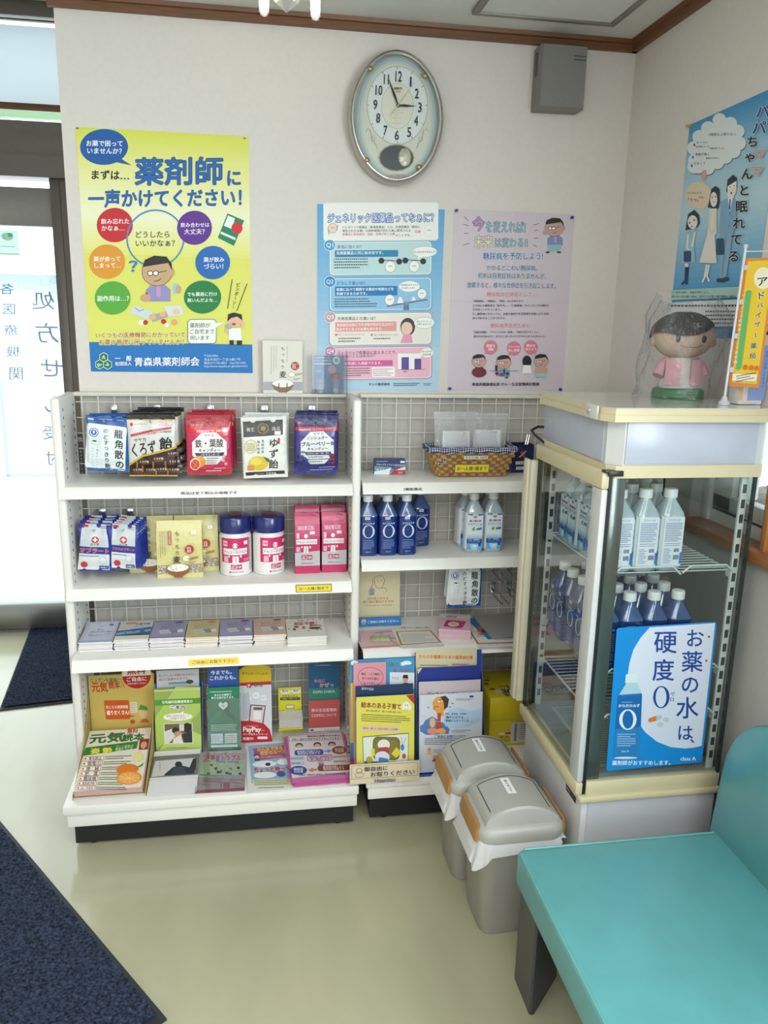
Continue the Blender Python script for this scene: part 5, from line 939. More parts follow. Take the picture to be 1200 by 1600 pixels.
for x, y, s in ((1.488, -.155, 'front left white and blue rehydration bottle, second shelf of the right bay'), (1.557, -.150, 'front right white and blue rehydration bottle, second shelf of the right bay'), (1.478, -.085, 'rehydration bottle in second row behind the left front one'), (1.565, -.082, 'rehydration bottle in second row behind the right front one')):
    bottle('aqua', (x, y, RZ[1]), R(-4 if x < 1.5 and y < -.1 else 6 if x < 1.5 else -2), s, 'rehydration bottles on the right bay shelf')
nth = ('front', 'second', 'third', 'fourth', 'rear'); FL1, FL2 = 1.0245, .7575
for i, x in enumerate((1.638, 1.704, 1.770)):
    for j in range(5): bottle('aqua', (x-.004*(j % 2), -.926+.067*j, FL1), -pi/2, '%s %s rehydration bottle on the top rack of the drinks cooler, label sideways' % (nth[j], col3[i]), 'rehydration bottles inside the cooler')
for i, x in enumerate((1.622, 1.688, 1.754, 1.820)):
    for j in range(5): bottle('zero', (x-.004*(j % 2), -.926+.067*j, FL2), -pi/2, '%s row blue water bottle in the cooler, %s column' % (nth[j], ('first', 'second', 'third', 'fourth')[i]), 'blue water bottles inside the cooler')

# ---------------------------------------------------------------- drinks cooler
cream = mat('cream_plastic', 'cfc4a0', .35, var=.02); cream2 = mat('cream_handle', 'cfc9b2', .35); cwhite = mat('cooler_white', 'c9cac9', .3, var=.02); cgrey = mat('cooler_grey', 'b5b6ba', .35, var=.02); light = mat('lightbox_panel', 'b4b9c8', .25, var=.02); gask = mat('gasket_black', '17191a', .4); mirror = mat('polished_grey_metal', '6a6a66', .18, .55, var=.02)
cg = glass('cooler_glass', 'f7faf9', .8); edge = mat('glass_edge_dark', '2b3230', .2)
FX0, FX1, FY0, FY1 = 1.577, 1.962, -.985, -.535
F = thing('drinks_cooler', 'cream and white glass drinks cooler full of bottles beside the shelving', 'cooler', (1.77, -.76, 0))
def fp(name, mats, fn, par=None, smooth=35, kind=None):
    g = G(); g.T = Matrix.Translation((-1.77, .76, 0)); fn(g); return g.build(name, mats, par or F, smooth=smooth, kind=kind)
fp('base_cabinet', cwhite, lambda g: g.box(FX0+.004, FX1-.004, FY0+.006, FY1, .01, .412, b=.004))
fp('base_front_panel', cgrey, lambda g: g.box(FX0+.02, FX1-.006, FY0+.002, FY0+.012, .03, .410, b=.002))
fp('base_trim', cream, lambda g: (g.box(FX0-.008, FX1+.004, FY0-.008, FY1, .408, .424, b=.004), g.box(FX0+.010, FX1, FY0, FY1, .424, .466, b=.003)))
# left door: rails, stile, glass, handle
DX = FX0-.018
door = fp('door', cream, lambda g: g.box(DX, FX0+.004, FY0+.002, FY1+.008, .426, .462, b=.006))
fp('top_rail', cream, lambda g: g.box(DX, FX0+.004, FY0+.002, FY1+.008, 1.238, 1.281, b=.006), door)
fp('stile', cwhite, lambda g: g.box(DX+.003, FX0+.002, FY0+.004, FY0+.060, .462, 1.238, b=.004), door)
fp('gasket', gask, lambda g: g.box(FX0+.001, FX0+.008, FY0+.001, FY0+.010, .43, 1.28), door)
fp('door_glass', cg, lambda g: g.box(DX+.008, DX+.013, FY0+.055, FY1-.012, .462, 1.238), door)
for b in (-.020, -.008): fp('glass_edge', edge, lambda g: g.box(DX+.006, DX+.016, FY1+b, FY1+b+.0055, .462, 1.238), door)
fp('handle', cream2, lambda g: (g.box(DX-.012, FX0, FY1+.002, FY1+.020, .468, 1.232, b=.005), g.box(DX-.018, DX-.006, FY1+.018, FY1+.055, .468, 1.232, b=.005)), door)
# posts and fixed glass
fp('front_post', mirror, lambda g: g.box(FX0+.010, FX0+.046, FY0+.008, FY0+.020, .466, 1.265, b=.001))
fp('front_glass', cg, lambda g: g.box(FX0+.010, FX1-.008, FY0+.001, FY0+.006, .464, 1.267))
fp('side_glass', cg, lambda g: g.box(FX1-.008, FX1-.003, FY0+.004, FY1-.004, .464, 1.267))
fp('back_glass', cg, lambda g: g.box(FX0+.01, FX1-.01, FY1-.008, FY1-.003, .464, 1.267))
for b in ((FX1-.010, FX1-.002, FY0, FY0+.008), (FX1-.016, FX1-.002, FY1-.018, FY1), (FX0+.008, FX0+.022, FY1-.018, FY1)): fp('corner_edge', edge, lambda g: g.box(*b, .464, 1.267))
for x, y in ((FX0+.030, FY1-.022), (FX0+.030, FY0+.0205), (FX1-.022, FY0+.0205), (FX1-.022, FY1-.022)):
    r = fp('shelf_rail', mat('rail_white', 'd4d6d2', .4), lambda g: g.box(x-.009, x+.009, y-.004, y+.004, .47, 1.262, b=.001))
    fp('rail_slots', slot, lambda g: [g.box(x-.005, x+.005, y-.0046, y+.0046, .50+.038*k, .522+.038*k) for k in range(20)], r, 0, 'stuff')
fp('floor_tray', mat('tray_grey', '9c9d98', .4), lambda g: g.box(FX0+.012, FX1-.010, FY0+.010, FY1-.010, .462, .470))
cw = mat('coated_wire', 'd3d6d6', .3)
for z in (FL1-.0035, FL2-.0035, .628):
    def rack(g, z=z):
        x0, x1, y0, y1 = FX0+.036, FX1-.020, FY0+.021, FY1-.030
        for y in np.arange(y0+.01, y1, .0215): g.tube([(x0, y, z), (x1, y, z)], .0017, 6)
        for x in (x0, x1, (x0+x1)/2+.02): g.tube([(x, y0, z-.004), (x, y1, z-.004)], .0028, 6)
        xm = (x0+x1)/2+.02
        for a, b in ((x0, xm), (xm, x1)): g.tube([(a+.002, y0-.004, z), (a+.022, y0-.006, z+.018), (b-.026, y0-.006, z+.018), (b-.004, y0-.004, z-.002)], .0026, 8)
        g.tube([(x0, y1, z), (x1, y1, z)], .0026, 6)
    rk = fp('wire_rack', cw, rack)
    fp('rack_clip', cw, lambda g, z=z: [g.box(x-.008, x+.008, y-.012, y+.006, z-.018, z+.001, b=.001) for x in (FX0+.03, FX1-.022) for y in (FY0+.036, FY1-.026)], rk, kind='stuff')
# canopy
fp('canopy_lower_trim', cream, lambda g: g.prism([(FX0-.004, FY1), (FX0-.004, FY0+.018), (FX0+.012, FY0-.003), (FX1+.004, FY0-.003), (FX1+.004, FY1)], 1.266, 1.296, 'z'))
fp('canopy_box', cwhite, lambda g: g.prism([(FX0+.001, FY1), (FX0+.001, FY0+.035), (FX0+.030, FY0+.002), (FX1, FY0+.002), (FX1, FY1)], 1.296, 1.402, 'z'))
fp('light_panel', light, lambda g: g.box(FX0+.034, FX1-.016, FY0-.0015, FY0+.004, 1.299, 1.400, b=.001)); fp('light_panel', light, lambda g: g.box(FX0-.0025, FX0+.003, FY0+.048, FY1-.006, 1.299, 1.400, b=.001))
tp = fp('canopy_top', cream, lambda g: (g.prism([(FX0-.026, FY1-.02), (FX0-.026, FY0+.022), (FX0-.006, FY0-.016), (XR-.018, FY0-.016), (XR-.018, FY1-.02)], 1.400, 1.416, 'z'), g.prism([(FX0-.022, FY1-.02), (FX0-.022, FY0+.024), (FX0-.004, FY0-.012), (XR-.018, FY0-.012), (XR-.018, FY1-.02)], 1.416, 1.430, 'z')), smooth=20)
fp('top_board', mat('top_board_white', 'cfcdc6', .12, var=.01, coat=.5), lambda g: g.prism([(FX0-.017, FY1-.022), (FX0-.017, FY0+.026), (FX0, FY0-.006), (XR-.020, FY0-.006), (XR-.020, FY1-.022)], 1.429, 1.432, 'z'), tp)
fp('lock_plate', mat('lock_plate_white', 'd9d9d6', .4), lambda g: g.box(FX0-.0285, FX0-.024, FY0+.035, FY0+.105, 1.400, 1.432, b=.001), tp)
fp('lock_cylinder', silver2, lambda g: g.lathe([(.009, 0), (.009, .004), (.006, .006)], 16, (FX0-.028, FY0+.085, 1.416), 'x') if 0 else g.ball((FX0-.0285, FY0+.085, 1.416), (.004, .009, .009)), tp)
fp('power_cord', gask, lambda g: g.tube([(FX0-.004, FY1-.02, 1.287), (FX0-.012, FY1+.035, 1.300), (FX0-.016, FY1+.06, 1.312), (FX0+.005, FY1+.065, 1.322), (FX0+.04, FY1+.02, 1.325)], .004, 8))
fp('hinge', mat('hinge_dark', '33332f', .35, .5), lambda g: (g.box(DX+.002, FX0+.012, FY0-.008, FY0+.012, 1.280, 1.286, b=.001), g.box(FX0-.006, FX0+.03, FY0-.010, FY0-.002, 1.272, 1.285, b=.001)))
a = Art(.07, .018); a.map = lambda u, v, h: (FX0+.0038-h-1.77, FY0+.11-u+.76, .394-v); a.full('26262a'); a.txt('SANYO', 18, 9, 26, 'd8d8d8', .03); a.greek(36, 5, 66, 13, 1, '8a8a8e'); a.build(F, CARD, 'name_plate')
# notes lying inside on the cooler floor
T = thing('paper_note', 'sheet of printed notes lying on the cooler floor behind the blue sticker', 'paper', (1.77, -.76, .4715)); G().box(-.13, .13, -.17, .17, 0, .001).build('sheet', mat('note_paper', 'c9c7bb', .6), T)
a = Art(.26, .34, lambda u, v, h: (u-.13, .17-v, .0012+h)); a.greek(10, 10, 250, 330, 26, '77756c'); a.build(T)
# blue sticker on the front glass
T = thing('cooler_sticker', 'blue and white advertising sticker with bottle on the cooler front glass', 'sticker', (1.772, FY0-.0002, .497), rot=(0, R(-1.2), 0)); sw, sh_ = .268, .395
a = Art(sw, sh_, quad=[(125, 168), (975, 115), (868, 1318), (48, 1388)], h0=.0006); a.map = lambda u, v, h: (u-sw/2, -h, sh_-v)
a.poly([(140, 168), (960, 116), (976, 130), (868, 1300), (855, 1320), (62, 1388), (48, 1372), (125, 182)], '1584cc')
pts = [(405, 164), (330, 250), (270, 350), (235, 470), (222, 580), (228, 700), (255, 830), (305, 960), (380, 1060), (480, 1140), (600, 1188), (720, 1200), (800, 1192), (862, 1178), (962, 128)]
a.poly(pts, 'ccd3e2')
for ch_, x, y, w in (('お', 795, 255, 145), ('薬', 770, 455, 180), ('の', 755, 655, 145), ('水', 735, 850, 190), ('は', 722, 1065, 125), ('、', 780, 1135, 36), ('硬', 540, 292, 195), ('度', 525, 525, 185)): a.txt(ch_, x, y, w, '1d3f8c', .012 if ch_ != '、' else .02)
a.ell(510, 757, 70, 95, '1d3f8c', 36); a.ell(508, 757, 46, 86, 'ccd3e2', 36); a.txt('ゼ', 607, 728, 34, '1d3f8c', .01); a.txt('ロ', 602, 778, 30, '1d3f8c', .01); a.ell(910, 243, 10, 10, 'c2452c', 12); a.ell(890, 447, 10, 10, 'c2452c', 12)
a.poly([(405, 940), (470, 915), (470, 960), (412, 972), (398, 955)], 'd9702c'); a.poly([(466, 916), (512, 912), (516, 938), (468, 958)], 'aeb8c0'); a.ell(553, 950, 27, 21, 'b9c1c8', 18); a.ell(503, 992, 27, 20, 'b9c1c8', 18)
a.poly([(205, 562), (300, 550), (310, 630), (200, 638)], 'c9dcdc'); a.poly([(208, 640), (298, 632), (345, 735), (330, 1270), (105, 1285), (140, 745)], '2a78b4'); a.poly([(208, 640), (298, 632), (338, 722), (150, 735)], 'a9c6d4'); a.poly([(140, 745), (345, 735), (338, 1010), (118, 1030)], '1b60a4'); a.txt('からだのみず', 236, 828, 180, 'dfe8f2', .02); a.greek(170, 792, 300, 804, 1, '9fc0dc'); a.ell(226, 947, 74, 88, 'd6e2ee', 32); a.ell(226, 947, 46, 78, '1b60a4', 32); a.greek(138, 1062, 292, 1180, 6, '9fc4e0'); a.txt('class A', 205, 1217, 66, 'c4dcec', .01); a.ell(210, 1275, 100, 10, 'bcd8e8', 20)
a.txt('薬剤師がおすすめします。', 345, 1318, 500, 'd9e8f4', .02); a.txt('class A', 745, 1285, 132, 'd9e8f4', .015); a.build(T, CARD); 

# ---------------------------------------------------------------- on the cooler top
ZT = 1.4325
T = thing('toy_doll', 'plush doll with dark hair and pink coat on a green stand, wrapped in plastic', 'doll', (1.886, -.70, ZT), R(-8)); T.scale = (1.14,)*3
G().lathe([(.058, 0), (.060, .003), (.058, .018), (.050, .022)], 32).build('stand', mat('green_stand', '1c7040', .35), T)
a = Art(.08, .014, lambda u, v, h: ((.0595+h)*sin((u-.04)/.06), -(.0595+h)*cos((u-.04)/.06), .017-v), fine=.01); a.greek(14, 4, 60, 11, 1, '123a24'); a.build(T, CARD)
fab = mat('plush_white', 'd3cec6', .95, bump=.5, bs=500); pinkf = mat('plush_pink', 'd09aa2', .95, bump=.4, bs=500); skin = mat('plush_skin', 'b99f8c', .95, bump=.4, bs=500); hair = mat('plush_hair', '21190f', .95, bump=.7, bs=350)
g = G(); g.lathe([(.044, .02), (.047, .03), (.043, .06), (.034, .085), (.022, .095)], 24, sy=.75); body = g.build('body', fab, T)
for s in (-1, 1):
    g = G(); g.tube([(s*.030, 0, .085), (s*.047, -.006, .068), (s*.056, -.012, .050)], [.012, .014, .013], 12); g.build('arm', pinkf, T); g = G(); g.grid(lambda u, v: (s*(.012+.032*u), -.0385+.012*u*u, .03+.058*v), 4, 4); g.build('coat_flap', pinkf, body, fix=False)
g = G(); g.ball((0, 0, .140), (.072, .052, .052), n=28, k=18); head = g.build('head', skin, T)
for s in (-1, 1): g = G(); g.ball((s*.070, .0, .128), (.010, .008, .011)); g.build('ear', skin, head); g = G(); g.ball((s*.030, -.049, .136), (.0055, .003, .0085)); g.build('eye', mat('doll_eye', '191b26', .3), head)
g = G(); g.tube([(-.025, -.0500, .121), (-.008, -.0525, .117), (.012, -.0525, .117), (.028, -.0495, .122)], .0008, 6); g.build('mouth', mat('doll_mouth', '8a4a44', .7), head)
def hairs(u, v):
    a = 2*pi*u; lo = .155-.032*max(0, sin(a))-.006*sin(3*a)+(.012*cos(a-.5)); zt = .196; z = lo+(zt-lo)*sin(v*pi/2); k = math.sqrt(max(0, 1-((z-.140)/.058)**2)); return (.078*cos(a)*k, .059*sin(a)*k, z)
g = G(); g.grid(hairs, 40, 10); g.build('hair', hair, head, smooth=80)
T2 = thing('plastic_bag', 'crumpled clear plastic bag over the plush doll on the cooler', 'bag', (1.884, -.70, ZT)); rn = random.Random(4)
def blob(u, v):
    a = 2*pi*u; z = .001+.258*v; r = .094+.010*sin(3*a+4*v)+.006*sin(7*a-9*v)-.03*max(0, v-.8)/.2
    return (min(.108, r*1.14*cos(a)), r*.97*sin(a)-.004, z+.012*sin(2*a+1)*v)
g = G(); g.grid(blob, 48, 20); g.build('film', glass('bag_film', 'fbfcfc', 1.5, .025, .7, .10), T2, fix=False)
T = thing('mini_banner', 'small yellow banner on a white pole standing on the cooler', 'banner', (1.893, -.912, ZT)); pw = mat('banner_pole', 'd6d6da', .35)
G().lathe([(.014, 0), (.014, .006), (.008, .012), (.006, .02)], 20).build('foot', mat('banner_foot', 'c4c8d4', .3), T)
g = G(); g.tube([(0, 0, .01), (.024, .024, .372)], .0032, 8); g.ball((.024, .024, .374), .0052); g.tube([(.026, .024, .362), (.064, -.037, .360)], .0016, 6); g.build('pole', pw, T)
for z in (.325, .245, .165, .085): G().box(.0+.062*z, .012+.062*z, .062*z-.006, .062*z+.004, z-.006, z+.006, b=.001).build('clip', mat('banner_clip', 'c9c9cc', .35), T)
fw, fh = .074, .30
fm = lambda u, v, h: (.026+.53*u-.85*h-.014*v/fh, .024-.85*u-.53*h-.016*v/fh, .346-v)
a = Art(fw, fh, fm, quad=[(962, 138), (1192, 152), (1020, 1200), (832, 1140)], fine=.012); a.full('e0893c'); a.poly([(982, 165), (1172, 178), (1008, 1170), (852, 1120)], 'ecc733')
a.ell(1085, 330, 66, 98, 'f2ecd2', 26); a.txt('ア', 1080, 360, 75, '1f1d18', .02); 
for ch_, x, y in (('ド', 1068, 480), ('バ', 1054, 560), ('イ', 1040, 640), ('ザ', 1030, 715), ('ー', 1016, 800), ('薬', 1000, 880), ('局', 990, 955)): a.txt(ch_, x, y, 44 if ch_ != 'ー' else 40, '23211c', .02, oc='f3eecb', ow=.08, rot=pi/2 if ch_ == 'ー' else 0)
a.poly([(962, 430), (985, 418), (1000, 435), (915, 1030), (895, 1045), (880, 1025)], '5fb46a'); a.vt('ジェネリック医薬品についてお気軽に', 945, 440, 1030, 'e9f4e4', 24, .01, dx=-70)
for x, y in ((942, 1030), (980, 1042), (1014, 1052)): a.ell(x, y, 15, 18, 'd9702c', 14)
a.poly([(862, 1060), (1018, 1102), (1008, 1150), (858, 1110)], 'eeeade'); a.greek(885, 1075, 1008, 1130, 3, '555'); a.build(T, PAPER, 'flag')
G().add([fm(0, 0, -.0004), fm(fw, 0, -.0004), fm(fw, fh, -.0004), fm(0, fh, -.0004)], [(0, 1, 2, 3)]).build('flag_back', mat('flag_cloth', 'd9a23c', .8), T, fix=False)
T = thing('leaflet_stand', 'white stand with blue and dark green panels at the right edge of the cooler top', 'stand', (1.970, -.893, ZT))
G().box(-.036, .030, -.012, .030, 0, .225, b=.004).build('housing', mat('stand_white', 'dcdcda', .4), T)
a = Art(.070, .22, lambda u, v, h: (u-.036, -.0121-h, .222-v)); a.band(.12, .24, '1f3f30', .06, .40); a.band(.12, .24, '1f3f30', .52, 1); a.txt('に', 15, 38, 12, 'dde', .02); a.txt('受', 52, 38, 14, 'dde', .02); a.band(.35, .96, '8fa8dc', .35, 1); a.vt('受付にお話しください。', 62, 90, 190, '2a3a7a', 8, .0); a.vt('相談窓口があります。', 46, 90, 190, '2a3a7a', 8, .0); a.ell(60, 64, 9, 12, 'd9c4a8', 14); a.ell(12, 70, 5, 9, 'c47a4a', 14); a.band(.36, .96, 'd9b48c', .0, .14); a.build(T, CARD)
# ---------------------------------------------------------------- right bay, top shelf
T = thing('medicine_box', 'small dark blue and red medicine carton, top shelf of the right bay', 'box', (1.203, -.088, RZ[0]), R(-3)); w, d, h = .106, .030, .052
G().box(-w/2, w/2, -d/2, d/2, 0, h, b=.0008).build('carton', mat('carton_navy', '1b2c5c', .35), T)
a = Art(w, h, lambda u, v, hh: (u-w/2, -d/2-hh, h-v), quad=[(135, 405), (326, 403), (324, 494), (137, 498)]); a.full('1b2c62'); a.poly([(137, 445), (240, 450), (260, 470), (326, 440), (326, 494), (137, 498)], '2f8aa8'); a.poly([(137, 480), (200, 468), (240, 455), (228, 490), (300, 455), (326, 450), (326, 494), (137, 498)], 'dfe6ea'); a.poly([(226, 496), (262, 470), (326, 466), (326, 494)], 'b02a30')
a.txt('アセトアミノフェン', 205, 437, 112, 'e6eaf2', .02, slant=.15); a.txt('解熱鎮痛', 292, 440, 60, 'c9d0e0', .0); a.txt('のどの痛み・熱', 185, 455, 90, 'd97a5a', .01); a.rr(294, 412, 322, 425, 5, 'dfe3ea'); a.greek(150, 412, 225, 422, 1, 'aab4cc'); a.greek(252, 450, 300, 470, 3, 'c85a5a'); a.greek(282, 478, 318, 490, 2, 'ecd0d0'); a.txt('SBゲル', 175, 468, 60, 'cfe0c0', .01); a.build(T, CARD)
# wicker basket with gingham lining
T = thing('wicker_basket', 'tan wicker basket with blue gingham lining, holding mask packs', 'basket', (1.474, -.115, RZ[0]+.0004)); BW0, BW1, BD0, BD1, BH = .226, .298, .085, .118, .098
weav = mat('wicker_tan', 'b28a52', .6, var=.22, vs=40); weav2 = mat('wicker_stake', '8e6a38', .65, var=.2, vs=40)
def bp(u, z):  # point on the tapered basket wall, u in 0..1 around
    k = z/BH; w = BW0+(BW1-BW0)*k; d = BD0+(BD1-BD0)*k; P = 2*(w+d); s = (u % 1)*P
    if s < w: return Vector((-w/2+s, -d/2, z)), Vector((0, -1, 0))
    if s < w+d: return Vector((w/2, -d/2+s-w, z)), Vector((1, 0, 0))
    if s < 2*w+d: return Vector((w/2-(s-w-d), d/2, z)), Vector((0, 1, 0))
    return Vector((-w/2, d/2-(s-2*w-d), z)), Vector((-1, 0, 0))
g = G(); g.loft([[tuple(bp(k/40, z)[0]*(1, .96)[0]) for k in range(40)] for z in (0, BH-.006)], cap=False); g.box(-BW0/2+.002, BW0/2-.002, -BD0/2+.002, BD0/2-.002, .0, .004); g.build('liner_wall', weav2, T)
NS = 44
for row in range(9):
    g = G(); z = .004+row*.0105
    pts = []
    for k in range(NS*2): p, n = bp((k+.5*0)/(NS*2), z+.004); o = .0042 if ((k//2)+row) % 2 == 0 else -.0035; pts.append(p+n*o)
    rings = [[tuple(p+Vector((0, 0, dz))+Vector((p.x, p.y, 0)).normalized()*e) for dz, e in ((-.0048, 0), (-.004, .0016), (.004, .0016), (.0048, 0))] for p in pts]; rings.append(rings[0])
    g.loft(rings, cap=False, closed=False); g.build('woven_strand', weav, T, fix=False)
chk = bpy.data.materials.new('gingham_cloth'); chk.use_nodes = True; nt = chk.node_tree; N = nt.nodes; L = nt.links; MATS['gingham_cloth'] = chk
tc = N.new('ShaderNodeTexCoord'); sx = N.new('ShaderNodeSeparateXYZ'); L.new(tc.outputs['Object'], sx.inputs[0]); fac = None
for ax in (0, 2):
    mu = N.new('ShaderNodeMath'); mu.operation = 'MULTIPLY'; mu.inputs[1].default_value = 125; fr = N.new('ShaderNodeMath'); fr.operation = 'FRACT'; gt = N.new('ShaderNodeMath'); gt.operation = 'GREATER_THAN'; gt.inputs[1].default_value = .5
    ad = N.new('ShaderNodeMath'); L.new(sx.outputs[ax], ad.inputs[0]); (L.new(sx.outputs[1], ad.inputs[1]) if ax == 2 else None); L.new(ad.outputs[0], mu.inputs[0]); L.new(mu.outputs[0], fr.inputs[0]); L.new(fr.outputs[0], gt.inputs[0])
    if ax == 0: ad.inputs[1].default_value = 0
    if fac is None: fac = gt
    else:
        s = N.new('ShaderNodeMath'); L.new(fac.outputs[0], s.inputs[0]); L.new(gt.outputs[0], s.inputs[1]); h2 = N.new('ShaderNodeMath'); h2.operation = 'MULTIPLY'; h2.inputs[1].default_value = .5; L.new(s.outputs[0], h2.inputs[0]); fac = h2
rp = N.new('ShaderNodeValToRGB'); rp.color_ramp.interpolation = 'CONSTANT'; e = rp.color_ramp.elements; e[0].color = (*lin('d9dade'), 1); e[1].position = .75; e[1].color = (*lin('1d2650'), 1); m_ = e.new(.25); m_.color = (*lin('5a6390'), 1)
L.new(fac.outputs[0], rp.inputs[0]); L.new(rp.outputs[0], N['Principled BSDF'].inputs['Base Color']); N['Principled BSDF'].inputs['Roughness'].default_value = .9
g = G(); ring = [bp(k/96, BH-.004) for k in range(96)]; rn = random.Random(3)
rr_ = [[tuple(p+n*(o+.002*sin(k*.9))+Vector((0, 0, dz+.0015*sin(k*.6)+(.006*max(0, sin(2*pi*k/96-2.2))))) ) for o, dz in ((.001, -.012), (.006, -.009), (.0075, .0), (.004, .007), (-.004, .008), (-.010, -.002))] for k, (p, n) in enumerate(ring)]; rr_.append(rr_[0])
g.loft(rr_, cap=False, closed=False); g.build('cloth_lining', chk, T, fix=False, smooth=60); G().box(-.105, .105, -.036, .036, .005, .073, b=.008).build('cloth_pad', chk, T)
for x, s in ((-.115, .05), (-.105, .04), (-.095, .02)): G().box(x-.004, x+.004, -.0535, -.049, .055-s*.3, .088, b=.001).build('cloth_tie', chk, T)
tlt = -math.atan((BD1-BD0)/2/BH)
def btag(x0, x1, z0, z1, bg, s, off):
    a = Art(x1-x0, z1-z0, quad=[(0, 0), (100, 0), (100, 100*(z1-z0)/(x1-x0)), (0, 100*(z1-z0)/(x1-x0))]); a.map = lambda u, v, h: (x0+u, -(BD0/2+(BD1-BD0)/2*(z1-v)/BH)-off-h, z1-v); H = 100*(z1-z0)/(x1-x0)
    a.full('a49a86'); a.rect(2, 2, 98, H-2, bg); a.txt(s, 50, H/2, 88, '1f1f1d', .02, h=H*.55); a.build(T, CARD, 'price_tag')
btag(-.035, .050, .061, .075, 'dedcd4', 'マスク5枚 100円', .0062); btag(-.062, .056, .016, .044, 'e9d21c', 'お一人様1個まで', .0065)
zip_ = glass('zip_bag_film', 'f8fafa', 1.2, .20, .55, .12); mskm = mat('mask_white', 'e4e7ea', .8, var=.02)
for i, (x, rz, lb) in enumerate(((-.055, .03, 'left clear zip bag of white masks standing in the wicker basket'), (.062, -.05, 'right clear zip bag of white masks standing in the wicker basket'))):
    t = thing('mask_pack', lb, 'mask pack', (1.474+x, -.126+.030*i, RZ[0]+.078), rz, 'mask packs in the basket')
    ww, hh = (.152, .142) if i == 0 else (.150, .134)
    for k in range(3): G().box(-.045+.006*k, .048+.004*k, -.008+.006*k, -.006+.006*k, .0, .074-.002*k, b=.0008).build('mask', mskm, t)
    g = G(); f_ = lambda s: (lambda u, v: ((u-.5)*ww*(1-.12*(1-v)), s*(.013*sin(pi*u)*(1-.7*v*v)+.0015*sin(15*u+9*v+i)), v*hh-.004))
    g.grid(f_(-1), 24, 16); g.grid(f_(1), 24, 16); g.build('zip_film', zip_, t, fix=False, smooth=80)
    G().box(-ww/2+.004, ww/2-.004, -.0022, .0022, hh-.03, hh-.027).build('zip_seal', zip_, t)
    a = Art(.018, .010, lambda u, v, h: (u+.018, -.0135-h, .072-v)); a.full('e6e2de'); a.txt('T製薬', 9, 5, 14, '7a4a44', .0); a.build(t, CARD, 'sticker')
T = thing('card_box', 'dark blue open card box with an X mark and two silver pens', 'box', (1.672, -.060, RZ[0]), R(2)); navyc = mat('navy_card', '16204e', .4)
g = G()
for b in ((-.04, .04, -.03, -.0285, 0, .098), (-.04, .04, .0285, .03, 0, .098), (-.04, -.0385, -.03, .03, 0, .098), (.0385, .04, -.03, .03, 0, .098), (-.04, .04, -.03, .03, 0, .002)): g.box(*b)
g.build('card_walls', navyc, T)
a = Art(.08, .098, lambda u, v, h: (u-.04, -.0302-h, .098-v), quad=[(10, 505), (172, 510), (172, 742), (10, 738)]); a.full('141d4c'); a.poly([(70, 562), (85, 562), (125, 630), (112, 632)], 'c02a5c'); a.poly([(108, 560), (122, 560), (75, 612), (60, 612)], 'd9a23c'); a.rect(42, 645, 140, 672, 'dcdcda'); a.txt('ご自由に', 91, 659, 82, '222', .02); a.rect(48, 690, 124, 715, 'dcdcda'); a.txt('どうぞ', 86, 703, 60, '222', .02); a.build(T, CARD)
a = Art(.06, .098, lambda u, v, h: (-.0402-h, .03-u, .098-v)); a.full('c9a59a'); a.rect(0, 55, 60, 98, 'a9b4c4'); a.greek(5, 12, 55, 50, 4, '7a5a54'); a.build(T, CARD)
for x, rx in ((.008, .25), (.016, .32)): g = G(); g.tube([(0, 0, 0), (0, 0, .118), (0, 0, .122)], [.0042, .0042, .002], 10); o = g.build('silver_pen', silver2, None, (1.672+x, -.056, RZ[0]+.012), (0, R(9), 0)); tag(o, 'silver pen standing in the navy card box, %s' % ('in front' if x < .01 else 'leaning right'), 'pen', 'pens in the card box')
# ---------------------------------------------------------------- right bay, third shelf
def sheet_thing(name, label, cat, w, d, loc, rz, artfn, quad=None, th=.0012, hexc='e6e4e0', n=1, m=PAPER, grp=None, rot=None):
    t = thing(name, label, cat, loc, rz, grp, rot); mm = mat('sheet_'+hexc, hexc, .6, var=.02)
    for k in range(n): G().box(-w/2+.0006*(k % 3), w/2+.0006*(k % 2), -d/2-.0007*(k % 2), d/2, th*k+.0002, th*(k+.92)).build('sheet', mm, t)
    a = Art(w, d, lambda u, v, h: (u-w/2, d/2-v, th*n+h), quad=quad); artfn(a); a.build(t, m); return t
Z3 = RZ[2]
T = thing('leaflet_stand', 'cream leaflet stand with line drawn person drinking, under the bottle shelf', 'stand', (1.180, -.078, Z3+.001), rot=(R(-6), 0, 0)); w, h = .150, .205
G().box(-w/2, w/2, -.001, .001, .012, h).build('card', mat('cream_card', 'cfc39a', .5), T); G().box(-w/2, w/2, -.03, -.028, 0, .032).build('front_lip', mat('lip_blue', '1f6ca8', .4), T); G().box(-w/2, w/2, -.03, .001, 0, .002).build('foot', mat('cream_card', 'cfc39a'), T)
a = Art(w, h, lambda u, v, hh: (u-w/2, -.0012-hh, h-v), quad=[(45, 55), (285, 55), (290, 400), (45, 405)]); a.full('d3c8a2'); br_ = 'a8583a'
a.line([(118, 190), (130, 160), (128, 130), (150, 108), (185, 108), (198, 130), (192, 160), (182, 178), (165, 185), (150, 175), (142, 155), (138, 130)], 3, br_); a.line([(182, 180), (205, 185), (212, 205)], 3, br_); a.line([(112, 190), (120, 165), (130, 185), (140, 190), (138, 220), (112, 225), (103, 205), (112, 190)], 3, br_); a.rect(112, 185, 135, 225, '7d90a8'); a.ell(158, 138, 3, 3, br_, 8); a.ell(178, 135, 3, 3, br_, 8)
a.txt('熱中症における', 160, 245, 120, 'b0643e', .01); a.txt('経口補水療法のすすめ', 162, 265, 178, 'b0643e', .01); a.txt('〜経口補水液を用いて熱中症対策〜', 165, 288, 175, '8a6a4a', .0); a.build(T)
